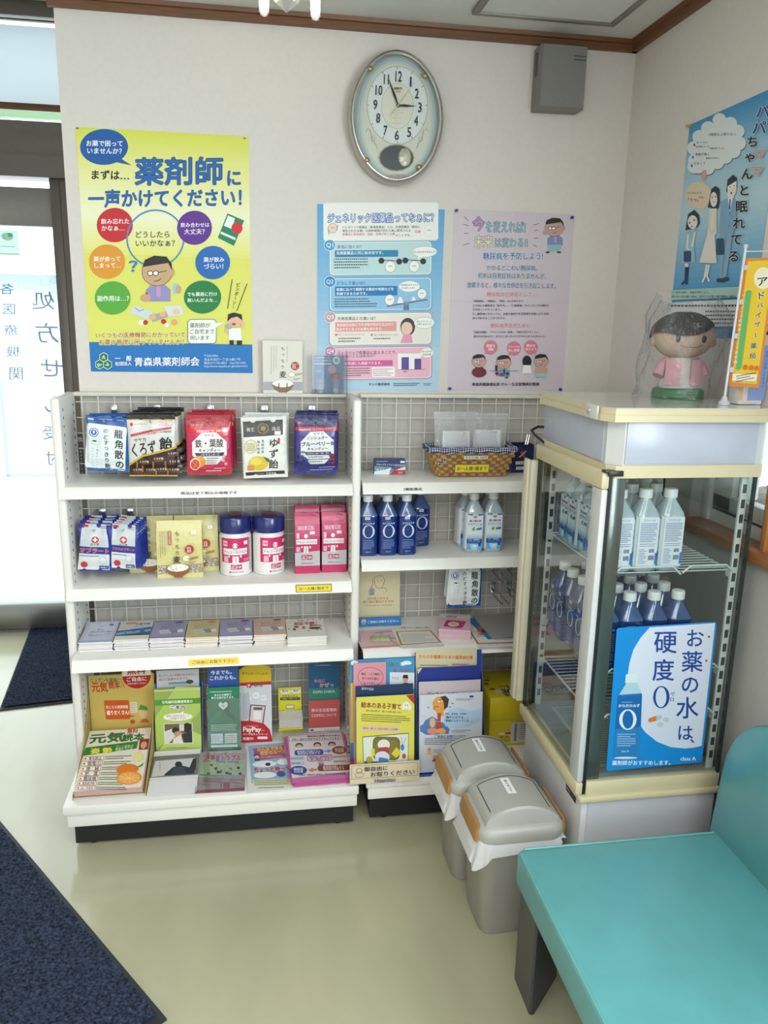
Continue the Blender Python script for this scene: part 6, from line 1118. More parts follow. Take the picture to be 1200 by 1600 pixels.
a = Art(w, .032, lambda u, v, hh: (u-w/2, -.0302-hh, .032-v)); a.full('2470ac'); a.ell(16, 15, 9, 9, 'd9b0a0', 14); a.ell(16, 20, 8, 7, '7a9ac4', 12); a.txt('ご自由にお取りください。', 86, 17, 112, 'c9dcea', .02); a.build(T, CARD, 'lip_print')
def f_pink(a): a.full('d8b4bc'); a.vt('気をつけて', 66, 424, 500, '7a3a44', 18, .02); a.line([(165, 430), (305, 420)], 3, '444'); a.line([(195, 430), (260, 520)], 3, '444'); a.line([(230, 480), (310, 470)], 3, '444'); a.band(.95, 1, 'd9824a')
sheet_thing('flyer', 'pale pink flyer below the cream stand, third shelf of the right bay', 'flyer', .150, .15, (1.160, -.218, Z3), R(2), f_pink, [(48, 412), (300, 405), (305, 530), (65, 535)], hexc='d8b4bc', n=2)
T = thing('tissue_packet', 'small greenish packet lying on the pale pink flyer', 'packet', (1.163, -.225, Z3+.003), R(-4)); g = G(); g.grid(lambda u, v: ((u-.5)*.07, (v-.5)*.05, .001+.010*(sin(pi*u)*sin(pi*v))**.5), 14, 10); g.build('film', mat('packet_film', 'a9aa86', .25, var=.2, vs=60, coat=.4), T, fix=False); a = Art(.05, .03, lambda u, v, h: (u-.025, .015-v, .0112+h)); a.rect(4, 4, 22, 26, 'c9ccb4'); a.rect(26, 4, 46, 26, 'bfc4b0'); a.greek(5, 6, 45, 25, 4, '6a7060'); a.build(T, GLOSS)
def f_cert(a):
    a.full('dcd9d0'); a.txt('健康サポート薬局のご案内', 380, 396, 160, '444', .0); P = [(272, 422), (472, 412), (552, 500), (306, 516)]; a.poly(P, 'a8884c'); a.poly([(284, 426), (466, 418), (534, 496), (316, 508)], 'dedbd2')
    for k in range(7): a.greek(300+k*3, 436+k*9, 480+k*7, 443+k*9, 1, '777')
sheet_thing('certificate', 'white certificate sheet with a gold border line, third shelf of the right bay', 'paper', .146, .172, (1.288, -.222, Z3+.0034), R(2), f_cert, [(245, 400), (470, 385), (570, 522), (310, 532)], hexc='dcd9d0')
def f_pb(a): a.full('dcb0c0'); a.band(0, .3, 'e2d2d6'); a.txt('健康手帳', 620, 338, 70, '554', .01); a.rr(600, 360, 730, 410, 12, 'c0407a'); a.rr(604, 364, 726, 406, 10, 'b93c74'); a.ell(662, 386, 36, 16, 'e6dcc8', 20); a.ell(662, 384, 24, 10, 'd9b890', 16)
booklet_stack(1.432, -.252, Z3+.0005, .108, .148, 8, .0044, 'd8a8b8', f_pb, 'booklet', 'pink booklet with oval picture on top of its stack, third shelf of the right bay', 'pink booklet, %s from the top of the pink stack on the right bay', 'pink booklets', R(-14), 'dcb6c2', [(528, 322), (720, 322), (788, 412), (578, 432)], seed=20, jit=.002)
def f_wf(a):
    a.full('e2dfdc'); P = [(775, 478), (1065, 465), (1065, 560), (800, 572)]; a.poly(P, 'b8703c'); a.poly([(782, 480), (1065, 470), (1065, 552), (806, 564)], 'e4e1de')
    for x in (832, 897, 962, 1030): a.greek(x-26, 484, x+26, 494, 1, '6a2a2a'); a.ell(x, 500, 24, 5, 'b0443c', 12); a.greek(x-26, 508, x+26, 520, 2, '555')
    a.greek(878, 526, 1060, 545, 2, '777'); a.txt('ファンデスク・コーポ株式会社', 995, 566, 118, '444', .0); a.txt('サンネット', 855, 572, 60, '8a94b0', .0)
sheet_thing('flyer', 'white flyer with an orange line hanging over the shelf edge, under the grey papers', 'flyer', .22, .14, (1.592, -.262, Z3), R(-2), f_wf, [(775, 475), (1065, 462), (1065, 578), (805, 592)], hexc='e2dfdc')
def f_bl(a): a.full('2c7ab4'); a.ell(795, 415, 30, 26, 'c05a50'); a.ell(800, 425, 16, 14, '3a3a44')
sheet_thing('folder', 'bright blue leaflet half hidden under the grey papers, right bay third shelf', 'leaflet', .19, .20, (1.610, -.158, Z3+.002), R(7), f_bl, [(725, 318), (1000, 318), (1020, 470), (800, 475)], hexc='2c7ab4')
def f_gr(a): a.full('9c9a96')
sheet_thing('paper_stack', 'stack of grey backing papers on the right bay third shelf', 'paper', .21, .215, (1.640, -.156, Z3+.0045), R(3), f_gr, hexc='9c9a96', n=4)
sheet_thing('envelope', 'brown envelope strip lying behind the grey papers', 'envelope', .03, .15, (1.752, -.125, Z3+.011), R(14), lambda a: a.full('9a6a34'), hexc='9a6a34')

# ---------------------------------------------------------------- left base deck: leaflets and holders
acr = glass('acrylic_holder', 'f2f5f6', 1.2, .02); acr_blue = mat('blue_acrylic', '1f3c9c', .18, var=.02, coat=.5)
def leaflet(name, label, cat, w, h, loc, artfn, quad, tilt=8, hexc='e0deda', n=1, th=.0008, rz=0, grp=None, m=CARD):
    t = thing(name, label, cat, (loc[0], loc[1], loc[2]+n*th*sin(R(tilt))), rot=(R(-tilt), 0, rz), group=grp); mm = mat('sheet_'+hexc, hexc, .55, var=.02)
    for k in range(n): G().box(-w/2, w/2, th*k+.0002, th*(k+.9)+.0002, 0, h-.0015*(k % 3)).build('sheet', mm, t)
    a = Art(w, h, lambda u, v, hh: (u-w/2, -hh, h-v), quad=quad); artfn(a); a.build(t, m); return t
def holder(label, x, y, z, w, h, d, lip, tilt=8, m=None, mside=None, grp='leaflet holders on the base decks'):
    t = thing('leaflet_holder', label, 'leaflet holder', (x, y, z), group=grp); m = m or acr; q = math.tan(R(tilt))
    G().prism([(d, .0015), (d+.0015, .0015), (d+.0015+h*q, h), (d+h*q, h)], -w/2, w/2, 'x').build('back_panel', mside or m, t)
    if lip: G().prism([(-.0015, 0), (0, 0), (lip*q, lip), (lip*q-.0015, lip)], -w/2, w/2, 'x').build('front_panel', m, t)
    for s in (-1, 1): G().prism([(0, 0), (d, 0), (d+h*q, h), (lip*q, lip)], s*w/2-.0008, s*w/2+.0008, 'x').build('side_panel', mside or m, t)
    G().box(-w/2, w/2, 0, d, -.0, .0015).build('bottom_panel', mside or m, t); return t
# yellow cardboard dispenser with magazines
yc = mat('yellow_cardboard', 'b9a660', .6, var=.04)
T = thing('magazine_dispenser', 'yellow cardboard magazine dispenser with red and white round badge, left end of the base deck', 'dispenser', (.2918, -.15, DL)); w = .205
G().add([(-.105, -.27, .002), (.105, -.27, .002), (.105, .02, .06), (-.105, .02, .06)], [(0, 1, 2, 3)]).build('tray', yc, T, fix=False)
G().prism([(-.105, .002), (.105, .002), (.108, .27), (-.085, .27)], .022, .0235, 'y').build('back_panel', yc, T)
for s in (-1, 1): G().prism([(-.285, 0), (.022, 0), (.022, .20), (-.02, .15), (-.10, .085), (-.285, .016)], s*.108-.0008, s*.108+.0008, 'x').build('side_flap', yc, T)
a = Art(.213, .27, lambda u, v, h: (u-.105, .0215-h, .272-v), quad=[(95, 585), (640, 565), (640, 1060), (60, 1070)]); a.full('c2aa5a'); a.txt('ニッポンを健康に!!', 240, 612, 262, '3a3524', .01); a.txt('元気', 178, 655, 130, 'b53420', .03); a.txt('読本', 300, 642, 95, 'b53420', .03); a.line([(355, 660), (372, 625), (382, 660)], 5, 'b53420')
a.rr(200, 740, 412, 868, 10, 'c4521c'); a.poly([(400, 835), (460, 852), (405, 855)], 'c4521c'); a.txt('気になる健康情報', 306, 785, 190, 'f0e2c8', .01); a.txt('盛りだくさん!', 310, 822, 195, 'f4ead4', .03); a.rect(420, 755, 478, 825, 'd6d0c4'); a.greek(424, 760, 474, 822, 5, 'a8806a'); a.poly([(490, 895), (520, 868), (560, 870), (580, 895)], 'b5654a'); a.ell(527, 830, 36, 38, 'd9ae84'); a.poly([(488, 805), (510, 770), (570, 790), (570, 812)], '3f8a3a'); a.ell(430, 888, 22, 16, 'a8582c', 14); a.build(T, CARD)
a = Art(.10, .10, lambda u, v, h: (u-.05+.052, .0195-h, .315-v), sc=(0, 0, 1)); a.ell(50, 50, 50, 50, 'd9bf58', 36); a.ell(50, 50, 47, 47, 'e0ddd2', 36); a.ell(50, 50, 47, 47, 'ab2018', 24, 0, pi); a.txt('無料', 50, 30, 62, 'b02a20', .03); a.txt('ご自由に', 50, 62, 66, 'efe6dc', .02); a.txt('お持ち帰りください', 50, 78, 62, 'efe6dc', .01); a.build(T, CARD, 'badge')
def f_mag(a):
    a.full('ded8c8'); a.txt('元気', 265, 1120, 280, '2a6a34', .04, h=70); a.txt('読本', 465, 1128, 160, '2a6a34', .04, h=50); a.txt('無料', 455, 1085, 78, 'b23a3a', .03); a.poly([(100, 1180), (505, 1155), (500, 1205), (75, 1240)], '2f7a30'); a.txt('姿 勢', 230, 1208, 175, 'e9d34a', .04, h=42); a.txt('正しい姿勢が', 410, 1188, 130, 'c9dcb0', .01); a.txt('健康をつくる', 405, 1206, 130, 'c9dcb0', .01); a.rect(515, 1145, 580, 1215, '8a2c28'); a.ell(548, 1185, 22, 24, 'd0a080')
    for k, s in enumerate(('老化防止', '側弯山', '便　秘', '肥　満', '糖尿病', '認知症予防', 'ED・中折れ')):
        y = 1262+k*39; x0 = 80-k*9; a.rect(x0, y-16, x0+175, y+15, 'b0504a'); a.rect(x0+3, y-13, x0+172, y+12, 'e6e0d2'); a.ell(x0+22, y, 9, 7, 'b83a34', 10); a.txt(s, x0+105, y, 110, '4a2c28', .02); a.greek(x0+185, y-16, 470, y+14, 2, '3a4a34')
    a.ell(450, 1352, 85, 40, 'd9782c', 24); a.ell(470, 1415, 98, 50, 'e08a3a', 24); a.ell(470, 1417, 86, 42, 'e9a350', 24)
    for k in range(9): a.line([(470, 1417), (470+78*cos(k*.7), 1417+37*sin(k*.7))], 4, 'f0c890')
    a.poly([(505, 1350), (570, 1305), (560, 1330)], '5a8a3a'); a.ell(520, 1265, 36, 34, 'ded694')
rn = random.Random(9); q_ = [(125, 1065), (585, 1075), (575, 1480), (0, 1525)]
for k in range(5):
    top = k == 4; t = thing('magazine', 'free health magazine with orange fruit cover on top of the yellow dispenser' if top else 'health magazine in the yellow dispenser, %s below the top one' % ('fourth', 'third', 'second', 'first')[k], 'magazine', (.2895+rn.uniform(-.002, .002), -.292-.0015*k, DL+.038+.0042*k), rot=(R(11), 0, 0), group='magazines in the yellow dispenser')
    G().box(-.101, .101, -.14, .14, 0, .0036).build('pages', mat('magazine_pages', 'c9a09a' if 1 else '', .6, var=.1, vs=300), t)
    if top: a = Art(.202, .28, lambda u, v, h: (u-.101, .14-v, .0037+h), quad=q_); f_mag(a); a.build(t, CARD)
# green brochures in a blue edged holder
holder('blue edged leaflet holder with green brochures', .4812, -.215, DL, .158, .235, .05, .0, 7, acr_blue)
def f_gb(a):
    a.full('8fa550'); a.poly([(648, 850), (830, 600), (1030, 610), (1030, 800), (830, 1000), (650, 1100)], 'a9c05c'); a.poly([(650, 1150), (840, 900), (1030, 1000), (1030, 1150)], 'b4c86c'); a.band(0, .03, 'b9c68a'); a.band(.15, .235, '4f8a2c'); a.txt('在宅歯科医療連携室の', 838, 722, 255, 'eef0dc', .02)
    for k, c in enumerate('ご案内'): a.ell(797+k*44, 766, 22, 20, 'd6cfd6', 16); a.txt(c, 797+k*44, 766, 30, '7a3a80', .03)
    a.ell(840, 845, 122, 32, 'e4e6d8', 28); a.poly([(850, 820), (895, 795), (880, 825)], 'e4e6d8'); a.txt('歯科に往診があるって', 840, 836, 190, 'b05a8a', .01); a.txt('ご存知ですか？', 838, 858, 140, 'b05a8a', .01)
    a.rect(722, 895, 960, 1062, 'e0ddd6'); a.rect(727, 900, 955, 1057, '6a5646'); a.poly([(727, 960), (790, 940), (830, 990), (760, 1057), (727, 1057)], 'cfcac4'); a.ell(818, 955, 30, 26, '241d1a'); a.ell(838, 985, 34, 24, 'b98a6a'); a.poly([(800, 1020), (860, 990), (880, 1057), (790, 1057)], 'd6d0c8'); a.ell(915, 935, 36, 40, '1d1a1c'); a.poly([(870, 990), (955, 960), (955, 1057), (890, 1057)], '26262c'); a.rect(850, 905, 890, 960, 'd0c4b8'); a.greek(740, 1090, 950, 1102, 1, '55604a')
leaflet('brochure', 'thick green brochure pile with a photograph, in the blue edged holder', 'brochure', .150, .232, (.4812, -.213, DL+.002), f_gb, [(648, 620), (1030, 615), (1030, 1150), (650, 1165)], 7, '93ae44', 6, .004)
def f_bk(a): a.full('c4c6cc'); a.txt('失いたくない時間があるから―、', 855, 535, 345, 'a8603c', .02, slant=.1); a.txt('毎日の服薬が大切です。', 820, 568, 270, 'a8603c', .02, slant=.1); a.rect(770, 596, 935, 612, '5a94a8'); a.ell(960, 598, 34, 18, '5a4034')
leaflet('leaflet', 'grey leaflet with brown writing behind the green brochures', 'leaflet', .140, .285, (.481, -.178, DL+.002), f_bk, [(665, 490), (1045, 490), (1045, 1200), (665, 1200)], 7, 'c4c6cc', 2)
def f_ph(a): a.full('d9d6d8'); a.band(.0, .06, 'e0dedc'); a.band(.12, .62, '75706e', 0, 1); a.poly([(655, 1235), (985, 1200), (975, 1320), (625, 1355)], 'c9c7c6'); a.poly([(730, 1330), (790, 1280), (850, 1262), (930, 1280), (985, 1260), (970, 1330), (720, 1345)], '2e3440'); a.ell(838, 1258, 30, 24, '25262c'); a.poly([(800, 1275), (880, 1275), (900, 1330), (780, 1335)], '3c4656'); a.poly([(930, 1280), (960, 1210), (990, 1200), (985, 1300)], '33343a'); a.vt('がんばるあなたへ', 690, 1240, 1320, '555', 12, 0); a.band(.70, 1, 'dedade')
sheet_thing('leaflet', 'white leaflet with dark photograph of two people, in front of the green brochures', 'leaflet', .150, .215, (.4785, -.335, DL+.0155), 0, f_ph, [(650, 1165), (1025, 1125), (990, 1480), (590, 1490)], hexc='d9d6d8', n=3, rot=(R(7), 0, 0))
def f_rb(a):
    a.full('1f7a50'); a.greek(140, 268, 335, 282, 1, 'cfe0d4'); a.txt('あなたの意思で', 230, 298, 122, 'eaf2ea', .02); a.txt('救える命があります。', 230, 318, 165, 'eaf2ea', .02); gr = '2f9a68'
    a.poly([(200, 350), (238, 340), (262, 365), (240, 410), (150, 500), (148, 470), (205, 410)], '2c8c5c'); a.poly([(210, 352), (262, 340), (278, 372), (262, 405), (320, 460), (308, 492), (230, 420), (200, 390)], '1a5c3c'); a.poly([(232, 408), (200, 380), (198, 360), (215, 350), (232, 362), (250, 348), (265, 362), (262, 382)], 'e9efe9'); a.ell(232, 378, 10, 8, 'b0c4b4', 12)
    a.greek(140, 510, 325, 560, 4, 'cfe0d4'); a.rect(140, 580, 225, 652, 'dfe4e4'); a.rect(238, 580, 325, 650, 'dcd6c0'); a.greek(145, 590, 222, 645, 4, '8a9a94'); a.greek(242, 590, 322, 645, 4, '8a8a74'); a.rect(138, 662, 330, 680, 'dfe8e0'); a.greek(180, 685, 290, 710, 2, 'b9d0c0')
holder('clear leaflet holder with green ribbon leaflets', .634, -.222, DL, .112, .24, .028, .20, 5)
leaflet('leaflet', 'dark green leaflet with white heart and ribbon', 'leaflet', .105, .236, (.634, -.216, DL+.002), f_rb, [(122, 245), (348, 242), (350, 722), (125, 730)], 5, '1f7a50', 4, .001)
def f_im(a): a.full('1d4c9c'); a.txt('今までも。', 30, 12, 34, 'e4ecf4', .02); a.txt('これからも。', 33, 21, 42, 'e4ecf4', .02)
leaflet('leaflet', 'blue header card rising behind the green ribbon leaflets', 'leaflet', .100, .300, (.634, -.202, DL+.002), lambda a: (a.full('1d4c9c'), a.txt('今までも。', 43, 17, 70, 'e4ecf4', .02), a.txt('これからも。', 48, 36, 86, 'e4ecf4', .02)), None, 5, '1d4c9c')
def f_cs(a):
    a.full('cfc8c6'); a.rect(40, 735, 390, 780, 'd9b6bc'); a.txt('困ったなと思ったら', 215, 748, 230, 'b23a50', .02); a.txt('消費者トラブル', 220, 770, 265, 'b23a50', .03); a.rect(55, 785, 380, 885, 'c4cfa4'); rn = random.Random(3)
    for k in range(22): x, y = rn.uniform(70, 360), rn.uniform(790, 880); a.ell(x, y, 13, 9, rn.choice(['3f6a4a', 'b0705a', 'd8c8a0', '5a7aa8', '2c2c2c', 'e0dcd0']), 10)
    for x, c in ((105, 'd9a23c'), (205, '8a94d0'), (290, 'b98ad0')): a.rr(x-35, 790, x+35, 802, 4, c)
    a.rect(50, 884, 385, 892, '3f9a6a'); a.band(.62, 1, 'b9a2a4'); a.greek(75, 905, 375, 935, 3, '8a2c4a', .6); a.txt('188', 245, 948, 68, 'a82a50', .04); a.txt('消費者ホットライン', 130, 952, 115, '5a4a4e', .01); a.greek(300, 940, 370, 955, 1, '5a4a4e'); a.band(.93, 1, 'a8385a')
T = sheet_thing('flyer', 'consumer hotline flyer reading 188 in a clear case, on the base deck', 'flyer', .152, .222, (.628, -.340, DL+.009), R(-1), f_cs, [(50, 735), (388, 715), (382, 975), (22, 1012)], hexc='cfc8c6', th=.002, rot=(R(4), 0, R(-1)))
G().box(-.078, .078, -.113, .113, .0062, .0066).build('clear_case', acr, T)
def f_pp(a):
    a.full('d0d2d6'); a.band(0, .155, 'd9b81c'); a.band(.155, .20, 'b52430'); a.txt('ダウンロードしよう!', 465, 152, 178, '2a2416', .02); a.rr(408, 222, 438, 250, 4, 'c8283a'); a.txt('P', 423, 236, 14, 'eee', .04); a.txt('PayPay', 480, 234, 76, '3a3a40', .02)
    for x, y, r in ((410, 330, 28), (470, 302, 26), (520, 318, 22)): a.ell(x, y, r, r*.9, 'e6e8ec'); a.greek(x-14, y-8, x+14, y+8, 2, '99a')
    a.poly([(380, 290), (420, 280), (440, 420), (400, 470), (380, 470)], 'b9bcc4'); a.poly([(430, 365), (535, 372), (515, 510), (415, 490)], '3a2a2c'); a.poly([(436, 372), (528, 378), (508, 505), (422, 485)], 'dcc4c4'); a.rect(450, 385, 512, 402, '55504e'); a.rr(450, 410, 502, 470, 3, 'e8e4e2')
    a.poly([(355, 480), (430, 478), (520, 498), (560, 540), (576, 600), (577, 625), (357, 635)], 'b51f30'); a.txt('スマホ決済アプリ', 428, 518, 105, 'ecd2cf', .01); a.txt('PayPay', 438, 544, 125, 'f4ead8', .04); a.txt('なら', 512, 546, 22, 'ecd2cf', .01); a.txt('おトクなキャンペーン', 462, 574, 172, 'f4ead8', .02); a.txt('実施中!', 410, 605, 75, 'f4ead8', .02); a.rect(475, 590, 545, 608, 'e6dcd8')
lp = leaflet('leaflet', 'red and white smartphone payment leaflet with yellow arched top', 'leaflet', .110, .262, (.740, -.150, DL+.001), f_pp, [(357, 140), (575, 128), (577, 622), (356, 636)], 4, 'd0d2d6', 3, .0012)
g = G(); g.prism([(.055*cos(pi*k/16), .262+.022*sin(pi*k/16)) for k in range(17)], .0002, .0024); g.build('arched_top', mat('arch_yellow', 'd9b81c', .5), lp)
def f_ye(a): a.full('d3cc24'); a.ell(678, 282, 38, 16, 'e6e2d6'); a.ell(752, 280, 34, 16, 'e6e2d6'); a.txt('無料', 676, 276, 44, '8a3a5a', .01); a.txt('検診', 750, 275, 40, '2a4a7a', .01); a.txt('できるんだよ', 708, 312, 110, '33332a', .02); a.rr(640, 322, 780, 342, 6, '1f2c54'); a.txt('お気軽にご利用ください', 710, 332, 122, 'e0ddc0', .0); a.rr(680, 375, 740, 402, 10, '44433a'); a.rr(683, 378, 737, 399, 9, 'd9d6c0'); a.band(.87, .95, 'c9c23a'); a.txt('青森県歯科衛生士会', 712, 530, 130, '33332a', .01); a.txt('無料・無断・無休', 708, 548, 110, '33332a', .01)
leaflet('card_stand', 'small bright yellow card stand under the third shelf', 'stand', .082, .168, (.861, -.088, DL), f_ye, [(628, 256), (788, 250), (790, 562), (628, 570)], 3, 'd3cc24')
for k in range(6):
    o = G().box(-.041, .041, -.026, .026, 0, .0045).build('name_card', mat('card_stack_white', 'c9c6be', .6, var=.12, vs=250), None, (.861+.001*(k % 2), -.120, DL+.045+.0062*k), (R(14), 0, R(-1+.8*(k % 3)))); tag(o, 'white card in the pile on the yellow card stand, %s' % ('lowest', 'second lowest', 'third lowest', 'third highest', 'second highest', 'topmost')[k], 'card', 'cards on the yellow stand')
G().box(-.043, .043, -.062, -.004, .036, .041).build('card_pocket', mat('pocket_yellow', 'c4bd20', .5), bpy.data.objects['card_stand'])
def f_cp(a): a.full('1f5f8c'); a.greek(890, 98, 1015, 110, 1, 'a9c4d4'); a.txt('本当に', 922, 215, 80, 'd98a94', .03); a.txt('かぜっ', 972, 246, 100, 'e0b0b4', .03); a.rect(845, 268, 1064, 350, '2f8a78'); a.txt('COPD CHECK', 955, 295, 158, 'dfe9e4', .02)
leaflet('leaflet', 'dark blue and green lung check leaflet standing behind the red one', 'leaflet', .112, .255, (.983, -.098, DL+.002), f_cp, [(845, 95), (1064, 88), (1068, 580), (845, 580)], 3, '1f5f8c', 2)
def f_cr(a): a.full('c05a58'); a.txt('肺の生活習慣病', 955, 420, 180, 'f0dcd8', .015); a.txt('COPDについて', 955, 458, 180, 'f0dcd8', .015); a.band(.88, 1, 'dcdadc'); a.ell(868, 566, 14, 8, '3a6ab0', 12); a.greek(960, 558, 1060, 568, 1, '889')
leaflet('leaflet', 'coral red lung disease leaflet beside the clear holder', 'leaflet', .112, .120, (.983, -.106, DL+.002), f_cr, [(845, 350), (1068, 345), (1070, 572), (845, 580)], 3, 'c05a58', 4, .0012)
def f_fb(a):
    a.full('e0dedc'); a.poly([(440, 648), (760, 640), (770, 905), (420, 930)], '8fb4d4'); a.poly([(470, 672), (485, 760), (700, 745), (700, 660)], 'b5587c'); a.txt('みんなで守ろう', 610, 678, 215, 'e6d23c', .03, ); a.txt('受診のルール', 615, 705, 190, 'e6d23c', .03, rot=-.04); a.txt('みんなの医療を支えるために', 600, 738, 150, 'f0e0e4', .01)
    a.ell(492, 725, 22, 16, '2a3a5c'); a.ell(492, 735, 18, 14, 'd9b8a0'); a.rect(472, 745, 512, 762, '34508c'); a.ell(540, 788, 90, 24, 'e9edf2'); a.ell(690, 780, 60, 22, 'e9edf2'); a.ell(565, 792, 20, 12, '2a2a34'); a.txt('ちょっと待って', 590, 830, 270, 'c0303a', .05, oc='e9dcd8', ow=.08); a.ell(530, 872, 85, 24, 'e9edf2'); a.ell(650, 868, 30, 22, '3a5a94'); a.rect(430, 905, 720, 955, 'd9d8b0'); a.greek(440, 908, 700, 950, 3, '4a4a44'); a.greek(465, 962, 680, 974, 1, '33363a')
sheet_thing('flyer', 'white and sky blue medical visit flyer lying flat, half under the pink flyers', 'flyer', .212, .30, (.812, -.308, DL+.0008), R(3), f_fb, [(415, 632), (850, 625), (885, 965), (382, 1000)], hexc='e0dedc', n=2)
def f_pf(a):
    a.full('c878a8'); a.poly([(690, 592), (1080, 575), (1118, 895), (700, 925)], 'e0d6d8'); a.rr(695, 598, 1075, 634, 6, '6a5a8a'); a.rr(698, 601, 1072, 631, 5, 'e6dce0'); a.txt('糖尿病を改善するために', 950, 598, 240, '3a3450', .02, h=18); a.txt('内科と歯科の受診をおすすめしています', 890, 620, 350, '3a3450', .02, h=20)
    for x, t_ in ((765, '内科'), (898, '歯科'), (1005, '')):
        a.ell(x, 672, 28, 22, '2e2a30'); a.ell(x, 680, 22, 18, 'dcb49c'); a.poly([(x-38, 700), (x-15, 690), (x+15, 690), (x+38, 700)], 'e9e9ec')
    a.rr(728, 708, 938, 752, 18, '34509c'); a.txt('糖尿病が改善すると', 832, 722, 170, 'e6e6f0', .01); a.txt('歯周病も改善する', 830, 738, 160, 'e6e6f0', .01); a.poly([(945, 722), (970, 722), (970, 712), (1000, 725), (970, 740), (970, 732), (945, 732)], '6a8ac8'); a.ell(1055, 722, 55, 32, '8a4a34'); a.txt('歯周病', 1055, 714, 66, 'e9d6c8', .01); a.txt('の改善', 1055, 732, 66, 'e9d6c8', .01)
    a.rr(816, 752, 998, 804, 20, '8a3a7a'); a.rr(820, 756, 994, 800, 18, 'dcbcd0'); a.txt('糖尿病と歯周病は', 908, 770, 150, '5a2a5a', .01); a.txt('深く関係します', 908, 788, 140, '8a2a5a', .02)
    for x in (745, 1050): a.rr(x-50, 762, x+50, 788, 4, 'b9c4dc' if x < 900 else 'dcc0b4'); a.rr(x-50, 800, x+50, 826, 4, 'b9c4dc' if x < 900 else 'dcc0b4'); a.greek(x-44, 768, x+44, 784, 1, '6a6a80'); a.greek(x-44, 805, x+44, 822, 1, '6a6a80')
    a.ell(912, 822, 22, 15, 'c9a088'); a.rect(895, 825, 932, 842, '5a7ab0'); a.ell(748, 870, 60, 34, '2f4c98'); a.txt('糖尿病', 748, 860, 66, 'e0e4f0', .01); a.txt('の改善', 748, 880, 66, 'e0e4f0', .01); a.poly([(880, 862), (850, 864), (850, 854), (815, 872), (850, 890), (850, 880), (880, 878)], 'd98a5a'); a.rr(886, 840, 1105, 884, 18, '8a4430'); a.txt('歯周病治療により', 998, 853, 150, 'ecd8cc', .01); a.txt('糖尿病も改善する', 998, 870, 150, 'ecd8cc', .01); a.txt('青森県「糖尿病と歯周病」医科歯科連携推進事業', 915, 908, 330, '5a3a5a', .0)
rn = random.Random(5)
for k in range(5):
    top = k == 4
    if top: sheet_thing('flyer', 'pink bordered diabetes flyer on top of its pile, front right of the base deck', 'flyer', .200, .292, (.948, -.302, DL+.006+.0032*k), R(1.5), f_pf, [(675, 588), (1095, 570), (1142, 935), (700, 955)], hexc='c05a94', th=.0022, grp='pink diabetes flyers')
    else: tag(G().box(-.1, .1, -.146, .146, 0, .0026).build('flyer', mat('sheet_c05a94', 'c05a94', .6), None, (.950+.003*k*(-1)**k, -.306+.002*k, DL+.006+.0032*k), (0, 0, R(1.5+rn.uniform(-1, 1)))), 'pink flyer in the pile under the topmost diabetes flyer, %s' % ('lowest', 'second from below', 'third from below', 'fourth from below')[k], 'flyer', 'pink diabetes flyers')
# ---------------------------------------------------------------- right base deck
H1 = holder('large clear leaflet holder with cream sign on its front, between the two base decks', 1.146, -.468, DR, .222, .37, .075, .068, 7)
def f_bp(a): a.full('3d8fc0'); a.ell(40, 150, 30, 18, 'dfe6ea'); a.ell(470, 135, 40, 14, 'dfe6ea'); a.ell(430, 145, 26, 12, 'dfe6ea'); a.txt('学ぼう防ごう', 330, 150, 180, '2f6a3c', .04, oc='cfe0d0', ow=.05); a.txt('第一次予防', 430, 195, 150, 'b03a40', .02); a.poly([(10, 290), (80, 270), (90, 700), (10, 700)], 'd9c43c'); a.rect(325, 205, 535, 320, 'd3d9e0'); a.txt('下子を', 370, 250, 60, '345', .0); a.ell(458, 250, 24, 28, 'c99a7c'); a.poly([(432, 245), (440, 222), (478, 222), (482, 248)], '1c1c20'); a.poly([(412, 305), (440, 280), (480, 280), (508, 300), (508, 320), (412, 320)], '23262e')
leaflet('flyer', 'sky blue flyer with small clouds at the back of the large clear holder', 'flyer', .210, .374, (1.150, -.400, DR+.004), f_bp, [(8, 130), (535, 92), (540, 900), (15, 900)], 7, '3d8fc0')
def f_pk(a): a.full('d38f9c'); a.ring(205, 225, 104, 66, 3, '3a2c30', 30); a.txt('最近、一人で病院へ', 212, 205, 165, '2a2226', .02); a.txt('行くのが心配に', 205, 236, 140, '2a2226', .02); a.txt('なってきて…', 205, 270, 110, '2a2226', .02); a.ell(210, 345, 95, 48, 'd99a3c', 26); a.line([(140, 310), (200, 335)], 3, '7a5a2c'); a.line([(280, 300), (220, 335)], 3, '7a5a2c'); a.rect(40, 800, 75, 900, 'b03a4a')
leaflet('flyer', 'narrow pink flyer with oval speech ring in the large clear holder', 'flyer', .106, .368, (1.106, -.412, DR+.004), f_pk, [(66, 135), (332, 115), (340, 900), (75, 900)], 7, 'd38f9c', 2)
def f_nv(a): a.full('9fb6c8'); a.band(0, .16, '1b3358'); a.txt('脳卒中協会', 190, 355, 90, 'b9c6d8', .01); a.txt('脳梗塞体験記①', 330, 400, 175, '34404c', .02); a.band(.16, .24, 'b4c8d4')
leaflet('booklet', 'dark blue topped stroke booklet behind the yellow parenting booklet', 'booklet', .188, .298, (1.152, -.426, DR+.004), f_nv, [(102, 345), (552, 298), (560, 900), (110, 900)], 7, '1b3358', 3)
